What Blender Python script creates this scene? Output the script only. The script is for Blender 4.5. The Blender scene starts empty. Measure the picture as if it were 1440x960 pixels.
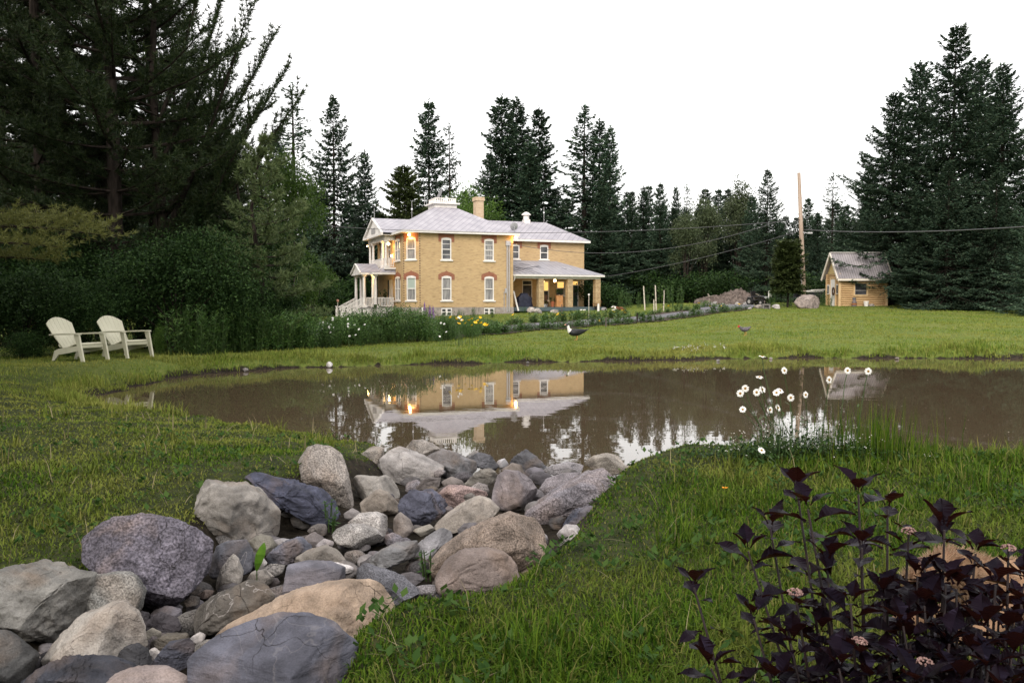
import bpy, math, random
import numpy as np
from mathutils import Vector, Matrix, noise as mnoise

# ------------------------------------------------------------------ camera, world, sun, exposure
SC = bpy.context.scene
COL = SC.collection
F, CAMZ, HOR = 1170.0, 1.75, 424.0
PITCH = math.atan((480 - HOR) / F)
cam_data = bpy.data.cameras.new('camera')
cam = bpy.data.objects.new('camera', cam_data)
COL.objects.link(cam)
cam.location = (0, 0, CAMZ)
cam.rotation_euler = (math.pi / 2 - PITCH, 0, 0)
cam_data.sensor_width = 36.0
cam_data.lens = 36.0 * F / 1440.0
cam_data.clip_start = 0.05
cam_data.clip_end = 6000
SC.camera = cam

SUN_EL, SUN_AZ = math.radians(34), math.radians(198)      # azimuth clockwise from +Y: low in the west, behind the camera to the left
world = bpy.data.worlds.new('World')
SC.world = world
world.use_nodes = True
wn, wl = world.node_tree.nodes, world.node_tree.links
bg = wn['Background']
sky = wn.new('ShaderNodeTexSky')
sky.sky_type = 'NISHITA'
sky.sun_disc = False
sky.sun_elevation = SUN_EL
sky.sun_rotation = SUN_AZ
sky.dust_density = 2.0
tc = wn.new('ShaderNodeTexCoord')
cl = wn.new('ShaderNodeTexNoise')
cl.inputs['Scale'].default_value = 2.2
cl.inputs['Detail'].default_value = 5
cr = wn.new('ShaderNodeValToRGB')
cr.color_ramp.elements[0].color = (7.6, 7.2, 6.9, 1)
cr.color_ramp.elements[1].color = (9.2, 8.9, 8.5, 1)
mx = wn.new('ShaderNodeMix')
mx.data_type = 'RGBA'
mx.inputs[0].default_value = 0.82                            # a high, thin overcast over the blue
wl.new(tc.outputs['Generated'], cl.inputs['Vector'])
wl.new(cl.outputs['Fac'], cr.inputs['Fac'])
wl.new(sky.outputs['Color'], mx.inputs[6])
wl.new(cr.outputs['Color'], mx.inputs[7])
wl.new(mx.outputs[2], bg.inputs['Color'])
bg.inputs['Strength'].default_value = 0.11

sun_d = bpy.data.lights.new('sun', 'SUN')
sun_d.energy = 1.35
sun_d.angle = math.radians(30)
sun_d.color = (1.0, 0.93, 0.84)
sun = bpy.data.objects.new('sun', sun_d)
COL.objects.link(sun)
sdir = Vector((math.sin(SUN_AZ) * math.cos(SUN_EL), math.cos(SUN_AZ) * math.cos(SUN_EL), math.sin(SUN_EL)))
sun.rotation_euler = sdir.to_track_quat('Z', 'Y').to_euler()
sun.location = sdir * 100

vs = SC.view_settings
vs.view_transform = 'Standard'
vs.look = 'None'
vs.exposure = 1.15
vs.gamma = 1.0
vs.use_curve_mapping = False
SC.render.engine = 'CYCLES'
SC.cycles.max_bounces = 6
SC.cycles.diffuse_bounces = 3
SC.cycles.glossy_bounces = 3
SC.cycles.transmission_bounces = 3
SC.cycles.transparent_max_bounces = 8
SC.cycles.use_denoising = True
SC.cycles.sample_clamp_indirect = 6.0

# ------------------------------------------------------------------ pixel rays
_fw = np.array([0, math.cos(PITCH), -math.sin(PITCH)])
_up = np.array([0, math.sin(PITCH), math.cos(PITCH)])
_rt = np.array([1.0, 0, 0])
_o = np.array([0, 0, CAMZ])
def ray(px, py):
    return _fw + _rt * ((px - 720) / F) + _up * ((480 - py) / F)
def at(px, py, Y):
    r = ray(px, py)
    return _o + r * (Y / r[1])
def on_z(px, py, z):
    r = ray(px, py)
    return _o + r * ((z - CAMZ) / r[2])
def smooth(t):
    t = np.clip(t, 0, 1)
    return t * t * (3 - 2 * t)

# ------------------------------------------------------------------ mesh helpers
def np_mesh(name, V, T, attrs=None):
    """V (n,3), T (m,k): a mesh of k-gons from arrays."""
    me = bpy.data.meshes.new(name)
    V = np.ascontiguousarray(V, np.float32)
    T = np.ascontiguousarray(T, np.int32)
    m, k = T.shape
    me.vertices.add(len(V))
    me.vertices.foreach_set('co', V.ravel())
    me.loops.add(m * k)
    me.loops.foreach_set('vertex_index', T.ravel())
    me.polygons.add(m)
    me.polygons.foreach_set('loop_start', np.arange(0, m * k, k, dtype=np.int32))
    me.polygons.foreach_set('loop_total', np.full(m, k, np.int32))
    me.update(calc_edges=True)
    if attrs:
        for an, av in attrs.items():
            a = me.attributes.new(an, 'FLOAT', 'POINT')
            a.data.foreach_set('value', np.ascontiguousarray(av, np.float32))
    return me

def link(name, data, mat=None, parent=None, loc=None):
    o = bpy.data.objects.new(name, data)
    COL.objects.link(o)
    if mat is not None and data is not None and len(data.materials) == 0:
        for m in (mat if isinstance(mat, (list, tuple)) else [mat]):
            data.materials.append(m)
    if parent is not None:
        o.parent = parent
    if loc is not None:
        o.location = loc
    return o

def tag(o, label=None, cat=None, group=None, kind=None):
    if label: o['label'] = label
    if cat: o['category'] = cat
    if group: o['group'] = group
    if kind: o['kind'] = kind
    return o

def empty(name, loc, rz=0.0, label=None, cat=None, group=None, scale=None):
    o = bpy.data.objects.new(name, None)
    COL.objects.link(o)
    o.location = loc
    o.rotation_euler = (0, 0, rz)
    o.empty_display_size = 0.2
    if scale is not None:
        o.scale = scale if hasattr(scale, '__len__') else (scale,) * 3
    return tag(o, label, cat, group)

def copy_tree(o, parent=None):
    c = o.copy()
    COL.objects.link(c)
    if parent is not None:
        c.parent = parent
    for ch in list(o.children):
        copy_tree(ch, c)
    return c

class MB:
    def __init__(s):
        s.v, s.f, s.uv, s.mi = [], [], [], []
    def add(s, vs, fs, mi=0, uvs=None):
        b = len(s.v)
        s.v += [tuple(p) for p in vs]
        for i, f in enumerate(fs):
            s.f.append(tuple(b + j for j in f))
            s.mi.append(mi)
            s.uv.append(uvs[i] if uvs else None)
        return s
    def quad(s, a, b, c, d, mi=0, uv=None):
        return s.add([a, b, c, d], [(0, 1, 2, 3)], mi, [uv] if uv else None)
    def tri(s, a, b, c, mi=0, uv=None):
        return s.add([a, b, c], [(0, 1, 2)], mi, [uv] if uv else None)
    def box(s, x0, y0, z0, x1, y1, z1, mi=0):
        v = [(x, y, z) for z in (z0, z1) for y in (y0, y1) for x in (x0, x1)]
        return s.add(v, [(0, 2, 3, 1), (4, 5, 7, 6), (0, 1, 5, 4), (2, 6, 7, 3), (0, 4, 6, 2), (1, 3, 7, 5)], mi)
    def obox(s, c, ux, uy, uz, mi=0):
        """box from centre and three half-extent vectors"""
        c, ux, uy, uz = map(Vector, (c, ux, uy, uz))
        v = [c + ux * i + uy * j + uz * k for k in (-1, 1) for j in (-1, 1) for i in (-1, 1)]
        return s.add(v, [(0, 2, 3, 1), (4, 5, 7, 6), (0, 1, 5, 4), (2, 6, 7, 3), (0, 4, 6, 2), (1, 3, 7, 5)], mi)
    def bar(s, p, q, w, h, mi=0):
        """rectangular bar from p to q, w across, h thick (up-ish)"""
        p, q = Vector(p), Vector(q)
        d = (q - p)
        up = Vector((0, 0, 1)) if abs(d.normalized().z) < 0.95 else Vector((0, 1, 0))
        sd = d.cross(up).normalized()
        u2 = sd.cross(d).normalized()
        return s.obox((p + q) / 2, d / 2, sd * (w / 2), u2 * (h / 2), mi)
    def tube(s, pts, radii, n=8, mi=0, cap=True):
        pts = [Vector(p) for p in pts]
        if not hasattr(radii, '__len__'):
            radii = [radii] * len(pts)
        b = len(s.v)
        ref = None
        for i, p in enumerate(pts):
            t = (pts[min(i + 1, len(pts) - 1)] - pts[max(i - 1, 0)]).normalized()
            if ref is None:
                ref = Vector((1, 0, 0)) if abs(t.x) < 0.8 else Vector((0, 1, 0))
            u = t.cross(ref).normalized()
            w = t.cross(u).normalized()
            ref = -t.cross(u).cross(t).normalized() if False else ref
            for k in range(n):
                a = 2 * math.pi * k / n
                s.v.append(tuple(p + (u * math.cos(a) + w * math.sin(a)) * radii[i]))
        for i in range(len(pts) - 1):
            for k in range(n):
                k2 = (k + 1) % n
                s.f.append((b + i * n + k, b + i * n + k2, b + (i + 1) * n + k2, b + (i + 1) * n + k))
                s.mi.append(mi); s.uv.append(None)
        if cap:
            s.f.append(tuple(b + k for k in reversed(range(n)))); s.mi.append(mi); s.uv.append(None)
            s.f.append(tuple(b + (len(pts) - 1) * n + k for k in range(n))); s.mi.append(mi); s.uv.append(None)
        return s
    def lathe(s, prof, c=(0, 0, 0), n=16, mi=0):
        """prof [(r,z)]"""
        b = len(s.v)
        for r, z in prof:
            for k in range(n):
                a = 2 * math.pi * k / n
                s.v.append((c[0] + r * math.cos(a), c[1] + r * math.sin(a), c[2] + z))
        for i in range(len(prof) - 1):
            for k in range(n):
                k2 = (k + 1) % n
                s.f.append((b + i * n + k, b + i * n + k2, b + (i + 1) * n + k2, b + (i + 1) * n + k))
                s.mi.append(mi); s.uv.append(None)
        s.f.append(tuple(b + k for k in reversed(range(n)))); s.mi.append(mi); s.uv.append(None)
        s.f.append(tuple(b + (len(prof) - 1) * n + k for k in range(n))); s.mi.append(mi); s.uv.append(None)
        return s
    def slab(s, poly, off, mi=0):
        """extrude polygon (list of 3D points) by vector off"""
        n = len(poly)
        p = [Vector(q) for q in poly]
        o = Vector(off)
        v = p + [q + o for q in p]
        fs = [tuple(reversed(range(n))), tuple(range(n, 2 * n))] + [(i, (i + 1) % n, n + (i + 1) % n, n + i) for i in range(n)]
        return s.add(v, fs, mi)
    def loft(s, rings, n=14, caps=True):
        """rings [(x,z,ry,rt,mi)]: spine in the xz plane, ry = half width along y, rt = half thickness across the spine"""
        b = len(s.v)
        P = [Vector((r[0], 0, r[1])) for r in rings]
        for i, r in enumerate(rings):
            t = (P[min(i + 1, len(P) - 1)] - P[max(i - 1, 0)]).normalized()
            nn = Vector((-t.z, 0, t.x))
            for k in range(n):
                a = 2 * math.pi * k / n
                s.v.append(tuple(P[i] + Vector((0, 1, 0)) * (r[2] * math.cos(a)) + nn * (r[3] * math.sin(a))))
        for i in range(len(rings) - 1):
            for k in range(n):
                k2 = (k + 1) % n
                s.f.append((b + i * n + k, b + i * n + k2, b + (i + 1) * n + k2, b + (i + 1) * n + k))
                s.mi.append(rings[i][4]); s.uv.append(None)
        for e, mi in ((0, rings[0][4]), (len(rings) - 1, rings[-1][4])):
            s.f.append(tuple(b + e * n + k for k in range(n))); s.mi.append(mi); s.uv.append(None)
        return s
    def build(s, name, mats, parent=None, smooth=False, loc=None, subsurf=0, bevel=0.0):
        me = bpy.data.meshes.new(name)
        me.from_pydata(s.v, [], s.f)
        if not isinstance(mats, (list, tuple)):
            mats = [mats]
        for m in mats:
            me.materials.append(m)
        if len(mats) > 1:
            me.polygons.foreach_set('material_index', s.mi)
        if any(u is not None for u in s.uv):
            ul = me.uv_layers.new(name='UVMap')
            k = 0
            for f, u in zip(s.f, s.uv):
                for j in range(len(f)):
                    ul.data[k].uv = u[j] if u else (0, 0)
                    k += 1
        if smooth:
            me.polygons.foreach_set('use_smooth', [True] * len(me.polygons))
        me.update()
        o = link(name, me, None, parent, loc)
        if bevel:
            m = o.modifiers.new('soft', 'BEVEL'); m.width = bevel; m.segments = 2
        if subsurf:
            m = o.modifiers.new('sub', 'SUBSURF'); m.levels = subsurf; m.render_levels = subsurf
        return o

# ------------------------------------------------------------------ materials
def new_mat(name):
    m = bpy.data.materials.new(name)
    m.use_nodes = True
    n, l = m.node_tree.nodes, m.node_tree.links
    return m, n, l, n['Principled BSDF']

def setspec(b, v):
    b.inputs['Specular IOR Level'].default_value = v

def pmat(name, c1, c2=None, scale=5.0, rough=0.7, bump=0.0, bscale=None, spec=0.3, metal=0.0, detail=4.0, stretch=None, contrast=(0.35, 0.65)):
    m, n, l, b = new_mat(name)
    b.inputs['Roughness'].default_value = rough
    b.inputs['Metallic'].default_value = metal
    setspec(b, spec)
    b.inputs['Base Color'].default_value = (*c1, 1)
    if c2 is not None or bump:
        t = n.new('ShaderNodeTexCoord')
        vec = t.outputs['Object']
        if stretch:
            mp = n.new('ShaderNodeMapping'); mp.inputs['Scale'].default_value = stretch
            l.new(vec, mp.inputs['Vector']); vec = mp.outputs['Vector']
        if c2 is not None:
            no = n.new('ShaderNodeTexNoise'); no.inputs['Scale'].default_value = scale; no.inputs['Detail'].default_value = detail
            l.new(vec, no.inputs['Vector'])
            rp = n.new('ShaderNodeValToRGB')
            rp.color_ramp.elements[0].position, rp.color_ramp.elements[1].position = contrast
            rp.color_ramp.elements[0].color = (*c1, 1); rp.color_ramp.elements[1].color = (*c2, 1)
            l.new(no.outputs['Fac'], rp.inputs['Fac']); l.new(rp.outputs['Color'], b.inputs['Base Color'])
        if bump:
            n2 = n.new('ShaderNodeTexNoise'); n2.inputs['Scale'].default_value = bscale or scale * 4; n2.inputs['Detail'].default_value = 6
            l.new(vec, n2.inputs['Vector'])
            bp = n.new('ShaderNodeBump'); bp.inputs['Strength'].default_value = bump; bp.inputs['Distance'].default_value = 0.02
            l.new(n2.outputs['Fac'], bp.inputs['Height']); l.new(bp.outputs['Normal'], b.inputs['Normal'])
    return m

def leafmat(name, cols, trans=0.25, rough=0.55, spec=0.25, objvar=0.25):
    """colour varies leaf by leaf (mesh island) and plant by plant"""
    m, n, l, b = new_mat(name)
    g = n.new('ShaderNodeNewGeometry')
    rp = n.new('ShaderNodeValToRGB')
    els = rp.color_ramp.elements
    while len(els) < len(cols): els.new(0.5)
    for i, c in enumerate(cols):
        els[i].position = i / (len(cols) - 1); els[i].color = (*c, 1)
    l.new(g.outputs['Random Per Island'], rp.inputs['Fac'])
    oi = n.new('ShaderNodeObjectInfo')
    mr = n.new('ShaderNodeMapRange'); mr.inputs[3].default_value = 1 - objvar; mr.inputs[4].default_value = 1 + objvar
    l.new(oi.outputs['Random'], mr.inputs[0])
    mu = n.new('ShaderNodeMix'); mu.data_type = 'RGBA'; mu.blend_type = 'MULTIPLY'; mu.inputs[0].default_value = 1
    l.new(rp.outputs['Color'], mu.inputs[6]); l.new(mr.outputs[0], mu.inputs[7])
    l.new(mu.outputs[2], b.inputs['Base Color'])
    b.inputs['Roughness'].default_value = rough
    setspec(b, spec)
    if trans:
        tr = n.new('ShaderNodeBsdfTranslucent'); l.new(mu.outputs[2], tr.inputs['Color'])
        ms = n.new('ShaderNodeMixShader'); ms.inputs[0].default_value = trans
        l.new(b.outputs[0], ms.inputs[1]); l.new(tr.outputs[0], ms.inputs[2])
        l.new(ms.outputs[0], n['Material Output'].inputs['Surface'])
    return m

def glow(name, col, strength):
    m, n, l, b = new_mat(name)
    b.inputs['Base Color'].default_value = (*col, 1)
    b.inputs['Emission Color'].default_value = (*col, 1)
    b.inputs['Emission Strength'].default_value = strength
    return m

# ------------------------------------------------------------------ terrain
rng = np.random.default_rng(7)
pond_px = [(128, 562), (150, 553), (182, 545), (230, 535), (300, 525), (400, 518), (460, 517), (520, 514), (620, 512), (720, 510), (850, 508), (950, 506), (1050, 504), (1150, 503), (1250, 504), (1350, 504), (1440, 504), (1560, 505), (1700, 508)]
near_px = [(540, 634), (470, 623), (400, 611), (300, 597), (200, 582), (150, 571)]
pond = [on_z(x, y, 0)[:2] for x, y in pond_px]
pond += [np.array([18.5, 18.0]), np.array([14.0, 11.5]), np.array([8.5, 8.6]), np.array([5.5, 8.2]), np.array([3.0, 8.25]), np.array([1.9, 8.5]), np.array([1.1, 8.75]), np.array([0.3, 8.75]), np.array([-0.6, 9.2])]
pond += [on_z(x, y, 0)[:2] for x, y in near_px]
pond = np.array(pond)
chan_px = [(-160, 830), (0, 812), (110, 800), (150, 770), (230, 740), (262, 715), (330, 690), (400, 672), (440, 648), (500, 632), (520, 600), (560, 566), (900, 566), (990, 628), (905, 652), (862, 690), (850, 728), (822, 762), (782, 795), (748, 832), (690, 856), (590, 866), (545, 890), (530, 915), (540, 1010), (520, 1200), (-100, 1200)]
chan = np.array([on_z(x, y, 0.42)[:2] for x, y in chan_px])

def sdist(x, y, poly):
    """signed distance, positive inside"""
    x = np.asarray(x, float); y = np.asarray(y, float)
    best = np.full(x.shape, 1e9); ins = np.zeros(x.shape, bool)
    n = len(poly)
    for i in range(n):
        ax, ay = poly[i]; bx, by = poly[(i + 1) % n]
        dx, dy = bx - ax, by - ay
        t = np.clip(((x - ax) * dx + (y - ay) * dy) / (dx * dx + dy * dy + 1e-12), 0, 1)
        best = np.minimum(best, (x - ax - t * dx) ** 2 + (y - ay - t * dy) ** 2)
        cond = (ay > y) != (by > y)
        with np.errstate(divide='ignore', invalid='ignore'):
            xi = (bx - ax) * (y - ay) / (by - ay + 1e-12) + ax
        ins ^= cond & (x < xi)
    return np.where(ins, 1, -1) * np.sqrt(best)

def fields(x, y):
    x = np.asarray(x, float); y = np.asarray(y, float)
    S = np.interp(x, [-40, -8, 0, 8, 14, 22, 200], [.002, .004, .0107, .017, .031, .032, .032])
    H = np.interp(y, [14, 25], [.46, .31]) + S * (np.clip(y, 25, 66) - 25)
    H = H + .02 * np.sin(x * 1.3 + y * .7) + .015 * np.sin(x * .5 - y * 1.9 + 2) + .01 * np.sin(x * 4.1 + 1.3) * np.sin(y * 3.7)
    jit = .13 * np.sin(x * 1.9 + y * 1.1 + np.sin(x * .7)) + .10 * np.sin(x * 4.7 - y * 3.3) + .06 * np.sin(x * 10.3 + y * 7)
    dp = sdist(x, y, pond) + jit * np.clip(1.2 - np.abs(x) * 0.0, 0, 1)
    w_left = np.interp(y, [10, 15, 18, 21], [3.0, 2.6, 2.0, 1.5])
    w = np.where(x < -0.5, w_left, np.where(y < 14, 1.25, 1.35))
    s = np.clip(-dp, 0, None)
    e_ = np.where(y > 19, .52, .28)
    up = smooth(s / w) * (1 - e_) + smooth(s / .40) * e_
    z = np.where(dp > 0, -np.minimum(.5, .04 + dp * .35), H * up - .012)
    dc = sdist(x, y, chan)
    k = smooth(dc / .4)
    floor_ = np.minimum(.14, -.06 + .08 * np.clip(s, 0, 9))
    z = np.where(dp < 0.25, np.minimum(z, z * (1 - k) + floor_ * k), z)
    return z, dp, dc, H
def gz(x, y):
    return float(fields(np.array([x]), np.array([y]))[0][0])
def on_ground(px, py, dmin=2.0, dmax=140.0):
    r = ray(px, py)
    ts = np.concatenate([np.arange(dmin, 40, .05), np.arange(40, dmax, .25)]) / r[1]
    P = _o[None] + r[None] * ts[:, None]
    z = fields(P[:, 0], P[:, 1])[0]
    idx = np.nonzero(P[:, 2] <= z)[0]
    i = idx[0] if len(idx) else len(ts) - 1
    return np.array([P[i, 0], P[i, 1], z[i]])

def axis(*segs):
    out = []
    for a, b, st in segs:
        out.append(np.arange(a, b, st))
    return np.concatenate(out)
xs = axis((-3000, -400, 400), (-400, -60, 34), (-60, -22, 2), (-22, -8, .3), (-8, 8, .11), (8, 22, .3), (22, 60, 2), (60, 400, 34), (400, 3001, 400))
ys = axis((-60, -4, 8), (-4, 1.5, .5), (1.5, 13, .1), (13, 32, .2), (32, 70, 1), (70, 160, 6), (160, 3001, 300))
GX, GY = np.meshgrid(xs, ys)
gzv, gdp, gdc, _ = fields(GX.ravel(), GY.ravel())
nx, ny = len(xs), len(ys)
ii = (np.arange(ny - 1)[:, None] * nx + np.arange(nx - 1)[None]).ravel()
T = np.stack([ii, ii + 1, ii + 1 + nx, ii + nx], 1)
mud = np.clip(1 - np.clip(-gdp, 0, 9) / (.30 + .22 * np.sin(GX.ravel() * 1.7 + 2 * np.sin(GX.ravel() * .6))), 0, 1)
mud = np.maximum(mud, smooth((gdc + .05) / .25))
# bare earth along the planted strip beside the path and under the dark woods
me = np_mesh('ground', np.stack([GX.ravel(), GY.ravel(), gzv], 1), T, {'mud': mud, 'mown': smooth((GY.ravel() - 13) / 8)})
me.polygons.foreach_set('use_smooth', [True] * len(me.polygons))

def ground_mat():
    m, n, l, b = new_mat('lawn_soil')
    t = n.new('ShaderNodeTexCoord')
    at_ = n.new('ShaderNodeAttribute'); at_.attribute_name = 'mud'
    def nz(scale, det=5, stretch=None):
        q = n.new('ShaderNodeTexNoise'); q.inputs['Scale'].default_value = scale; q.inputs['Detail'].default_value = det
        if stretch:
            mp = n.new('ShaderNodeMapping'); mp.inputs['Scale'].default_value = stretch
            l.new(t.outputs['Object'], mp.inputs['Vector']); l.new(mp.outputs['Vector'], q.inputs['Vector'])
        else:
            l.new(t.outputs['Object'], q.inputs['Vector'])
        return q
    def ramp(fac, cs, ps):
        r = n.new('ShaderNodeValToRGB')
        while len(r.color_ramp.elements) < len(cs): r.color_ramp.elements.new(.5)
        for e, c, p in zip(r.color_ramp.elements, cs, ps):
            e.color = (*c, 1); e.position = p
        l.new(fac, r.inputs['Fac']); return r.outputs['Color']
    g1 = ramp(nz(.35, 6).outputs['Fac'], [(.06, .10, .018), (.11, .145, .030), (.16, .165, .050)], [.3, .5, .72])
    g2 = ramp(nz(9, 6, (1, .6, 1)).outputs['Fac'], [(.035, .06, .010), (.095, .13, .026), (.18, .175, .055)], [.3, .52, .75])
    mi = n.new('ShaderNodeMix'); mi.data_type = 'RGBA'; mi.inputs[0].default_value = .5
    l.new(g1, mi.inputs[6]); l.new(g2, mi.inputs[7])
    soil = ramp(nz(14, 6).outputs['Fac'], [(.010, .008, .006), (.022, .018, .013), (.05, .04, .03)], [.3, .55, .8])
    g3 = ramp(nz(7, 6).outputs['Fac'], [(.014, .018, .006), (.028, .036, .011), (.055, .055, .022)], [.3, .52, .75])  # rough near ground painted darker, as shade in the gaps between blades
    am = n.new('ShaderNodeAttribute'); am.attribute_name = 'mown'
    m0 = n.new('ShaderNodeMix'); m0.data_type = 'RGBA'
    l.new(am.outputs['Fac'], m0.inputs[0]); l.new(g3, m0.inputs[6]); l.new(mi.outputs[2], m0.inputs[7])
    m2 = n.new('ShaderNodeMix'); m2.data_type = 'RGBA'
    ad = n.new('ShaderNodeMath'); ad.operation = 'MULTIPLY_ADD'; ad.use_clamp = True
    sb = n.new('ShaderNodeMath'); sb.operation = 'SUBTRACT'; sb.inputs[1].default_value = .5
    l.new(nz(6, 5).outputs['Fac'], sb.inputs[0])
    l.new(sb.outputs[0], ad.inputs[0]); ad.inputs[1].default_value = .9
    l.new(at_.outputs['Fac'], ad.inputs[2])
    st = n.new('ShaderNodeMapRange'); st.inputs[1].default_value = .35; st.inputs[2].default_value = .6
    l.new(ad.outputs[0], st.inputs[0])
    l.new(st.outputs[0], m2.inputs[0]); l.new(m0.outputs[2], m2.inputs[6]); l.new(soil, m2.inputs[7])
    l.new(m2.outputs[2], b.inputs['Base Color'])
    b.inputs['Roughness'].default_value = .9; setspec(b, .1)
    bp = n.new('ShaderNodeBump'); bp.inputs['Strength'].default_value = .7; bp.inputs['Distance'].default_value = .05
    l.new(nz(22, 6).outputs['Fac'], bp.inputs['Height']); l.new(bp.outputs['Normal'], b.inputs['Normal'])
    return m
tag(link('ground', me, ground_mat()), kind='structure')

# pond water
def water_mat():
    m, n, l, b = new_mat('muddy_water')
    t = n.new('ShaderNodeTexCoord')
    b.inputs['Base Color'].default_value = (.075, .055, .034, 1)
    b.inputs['Roughness'].default_value = .012
    b.inputs['IOR'].default_value = 1.42
    setspec(b, .62)
    mp = n.new('ShaderNodeMapping'); mp.inputs['Scale'].default_value = (1.0, 2.2, 1)
    l.new(t.outputs['Object'], mp.inputs['Vector'])
    no = n.new('ShaderNodeTexNoise'); no.inputs['Scale'].default_value = 1.6; no.inputs['Detail'].default_value = 3
    l.new(mp.outputs['Vector'], no.inputs['Vector'])
    bp = n.new('ShaderNodeBump'); bp.inputs['Strength'].default_value = .012; bp.inputs['Distance'].default_value = .05
    l.new(no.outputs['Fac'], bp.inputs['Height']); l.new(bp.outputs['Normal'], b.inputs['Normal'])
    return m
w = MB()
w.quad((-13, 7.5, 0), (30, 7.5, 0), (30, 33, 0), (-13, 33, 0))
tag(w.build('water', water_mat()), 'still brown pond water mirroring the house and the woods', 'pond', kind='structure')
# ------------------------------------------------------------------ the house
HA = math.atan2(.371, .929)
HO = np.array([-8.54, 67.6])
HZ = 0.40                                            # ground under the house
ZS = -0.07 - HZ                                      # heights below are above the pond; the root stands at HZ
U2, V2 = np.array([math.cos(HA), math.sin(HA)]), np.array([-math.sin(HA), math.cos(HA)])
def hw(a, b):
    return HO + U2 * a + V2 * b
def Z(z): return z + ZS

def brick_mat(name, c1, c2, c3, mortar, w=.22, h=.072):
    m, n, l, b = new_mat(name)
    uv = n.new('ShaderNodeUVMap')
    br = n.new('ShaderNodeTexBrick')
    br.inputs['Scale'].default_value = 1
    br.inputs['Brick Width'].default_value = w; br.inputs['Row Height'].default_value = h
    br.inputs['Mortar Size'].default_value = .008; br.inputs['Bias'].default_value = .1
    br.inputs['Color1'].default_value = (*c1, 1); br.inputs['Color2'].default_value = (*c2, 1); br.inputs['Mortar'].default_value = (*mortar, 1)
    l.new(uv.outputs[0], br.inputs['Vector'])
    mp = n.new('ShaderNodeMapping'); mp.inputs['Scale'].default_value = (1.3, 5.5, 1)
    l.new(uv.outputs[0], mp.inputs['Vector'])
    no = n.new('ShaderNodeTexNoise'); no.inputs['Scale'].default_value = 1.5; no.inputs['Detail'].default_value = 5
    l.new(mp.outputs[0], no.inputs['Vector'])
    mr = n.new('ShaderNodeMapRange'); mr.inputs[1].default_value = .53; mr.inputs[2].default_value = .72; mr.inputs[4].default_value = .75
    l.new(no.outputs['Fac'], mr.inputs[0])
    mx = n.new('ShaderNodeMix'); mx.data_type = 'RGBA'; mx.inputs[7].default_value = (*c3, 1)
    l.new(mr.outputs[0], mx.inputs[0]); l.new(br.outputs['Color'], mx.inputs[6])
    n3 = n.new('ShaderNodeTexNoise'); n3.inputs['Scale'].default_value = .7; n3.inputs['Detail'].default_value = 3
    l.new(uv.outputs[0], n3.inputs['Vector'])
    m3 = n.new('ShaderNodeMapRange'); m3.inputs[3].default_value = .86; m3.inputs[4].default_value = 1.12
    l.new(n3.outputs['Fac'], m3.inputs[0])
    m4 = n.new('ShaderNodeMix'); m4.data_type = 'RGBA'; m4.blend_type = 'MULTIPLY'; m4.inputs[0].default_value = 1
    l.new(mx.outputs[2], m4.inputs[6]); l.new(m3.outputs[0], m4.inputs[7])
    l.new(m4.outputs[2], b.inputs['Base Color'])
    b.inputs['Roughness'].default_value = .85; setspec(b, .2)
    bp = n.new('ShaderNodeBump'); bp.inputs['Strength'].default_value = .5; bp.inputs['Distance'].default_value = .01
    l.new(br.outputs['Fac'], bp.inputs['Height']); bp.invert = True
    l.new(bp.outputs['Normal'], b.inputs['Normal'])
    return m

def tin_mat(name, c1, c2, line, pitch, ang, lw=.06, cross=None):
    """painted metal roofing: seams every pitch metres at angle ang to the eave, in UV metres"""
    m, n, l, b = new_mat(name)
    uv = n.new('ShaderNodeUVMap')
    no = n.new('ShaderNodeTexNoise'); no.inputs['Scale'].default_value = 1.1; no.inputs['Detail'].default_value = 6
    l.new(uv.outputs[0], no.inputs['Vector'])
    rp = n.new('ShaderNodeValToRGB')
    rp.color_ramp.elements[0].color = (*c1, 1); rp.color_ramp.elements[1].color = (*c2, 1)
    rp.color_ramp.elements[0].position = .35; rp.color_ramp.elements[1].position = .68
    l.new(no.outputs['Fac'], rp.inputs['Fac'])
    prev = rp.outputs['Color']
    hs = None
    for (pt, an, wd, amt) in [(pitch, ang, lw, .8)] + ([cross] if cross else []):
        mp = n.new('ShaderNodeMapping'); mp.inputs['Rotation'].default_value = (0, 0, an)
        l.new(uv.outputs[0], mp.inputs['Vector'])
        sp = n.new('ShaderNodeSeparateXYZ'); l.new(mp.outputs[0], sp.inputs[0])
        dv = n.new('ShaderNodeMath'); dv.operation = 'DIVIDE'; dv.inputs[1].default_value = pt; l.new(sp.outputs['X'], dv.inputs[0])
        fr = n.new('ShaderNodeMath'); fr.operation = 'FRACT'; l.new(dv.outputs[0], fr.inputs[0])
        lt = n.new('ShaderNodeMath'); lt.operation = 'LESS_THAN'; lt.inputs[1].default_value = wd / pt; l.new(fr.outputs[0], lt.inputs[0])
        ml = n.new('ShaderNodeMath'); ml.operation = 'MULTIPLY'; ml.inputs[1].default_value = amt; l.new(lt.outputs[0], ml.inputs[0])
        mx = n.new('ShaderNodeMix'); mx.data_type = 'RGBA'; mx.inputs[7].default_value = (*line, 1)
        l.new(ml.outputs[0], mx.inputs[0]); l.new(prev, mx.inputs[6]); prev = mx.outputs[2]
    l.new(prev, b.inputs['Base Color'])
    b.inputs['Roughness'].default_value = .45; setspec(b, .35)
    return m

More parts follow.
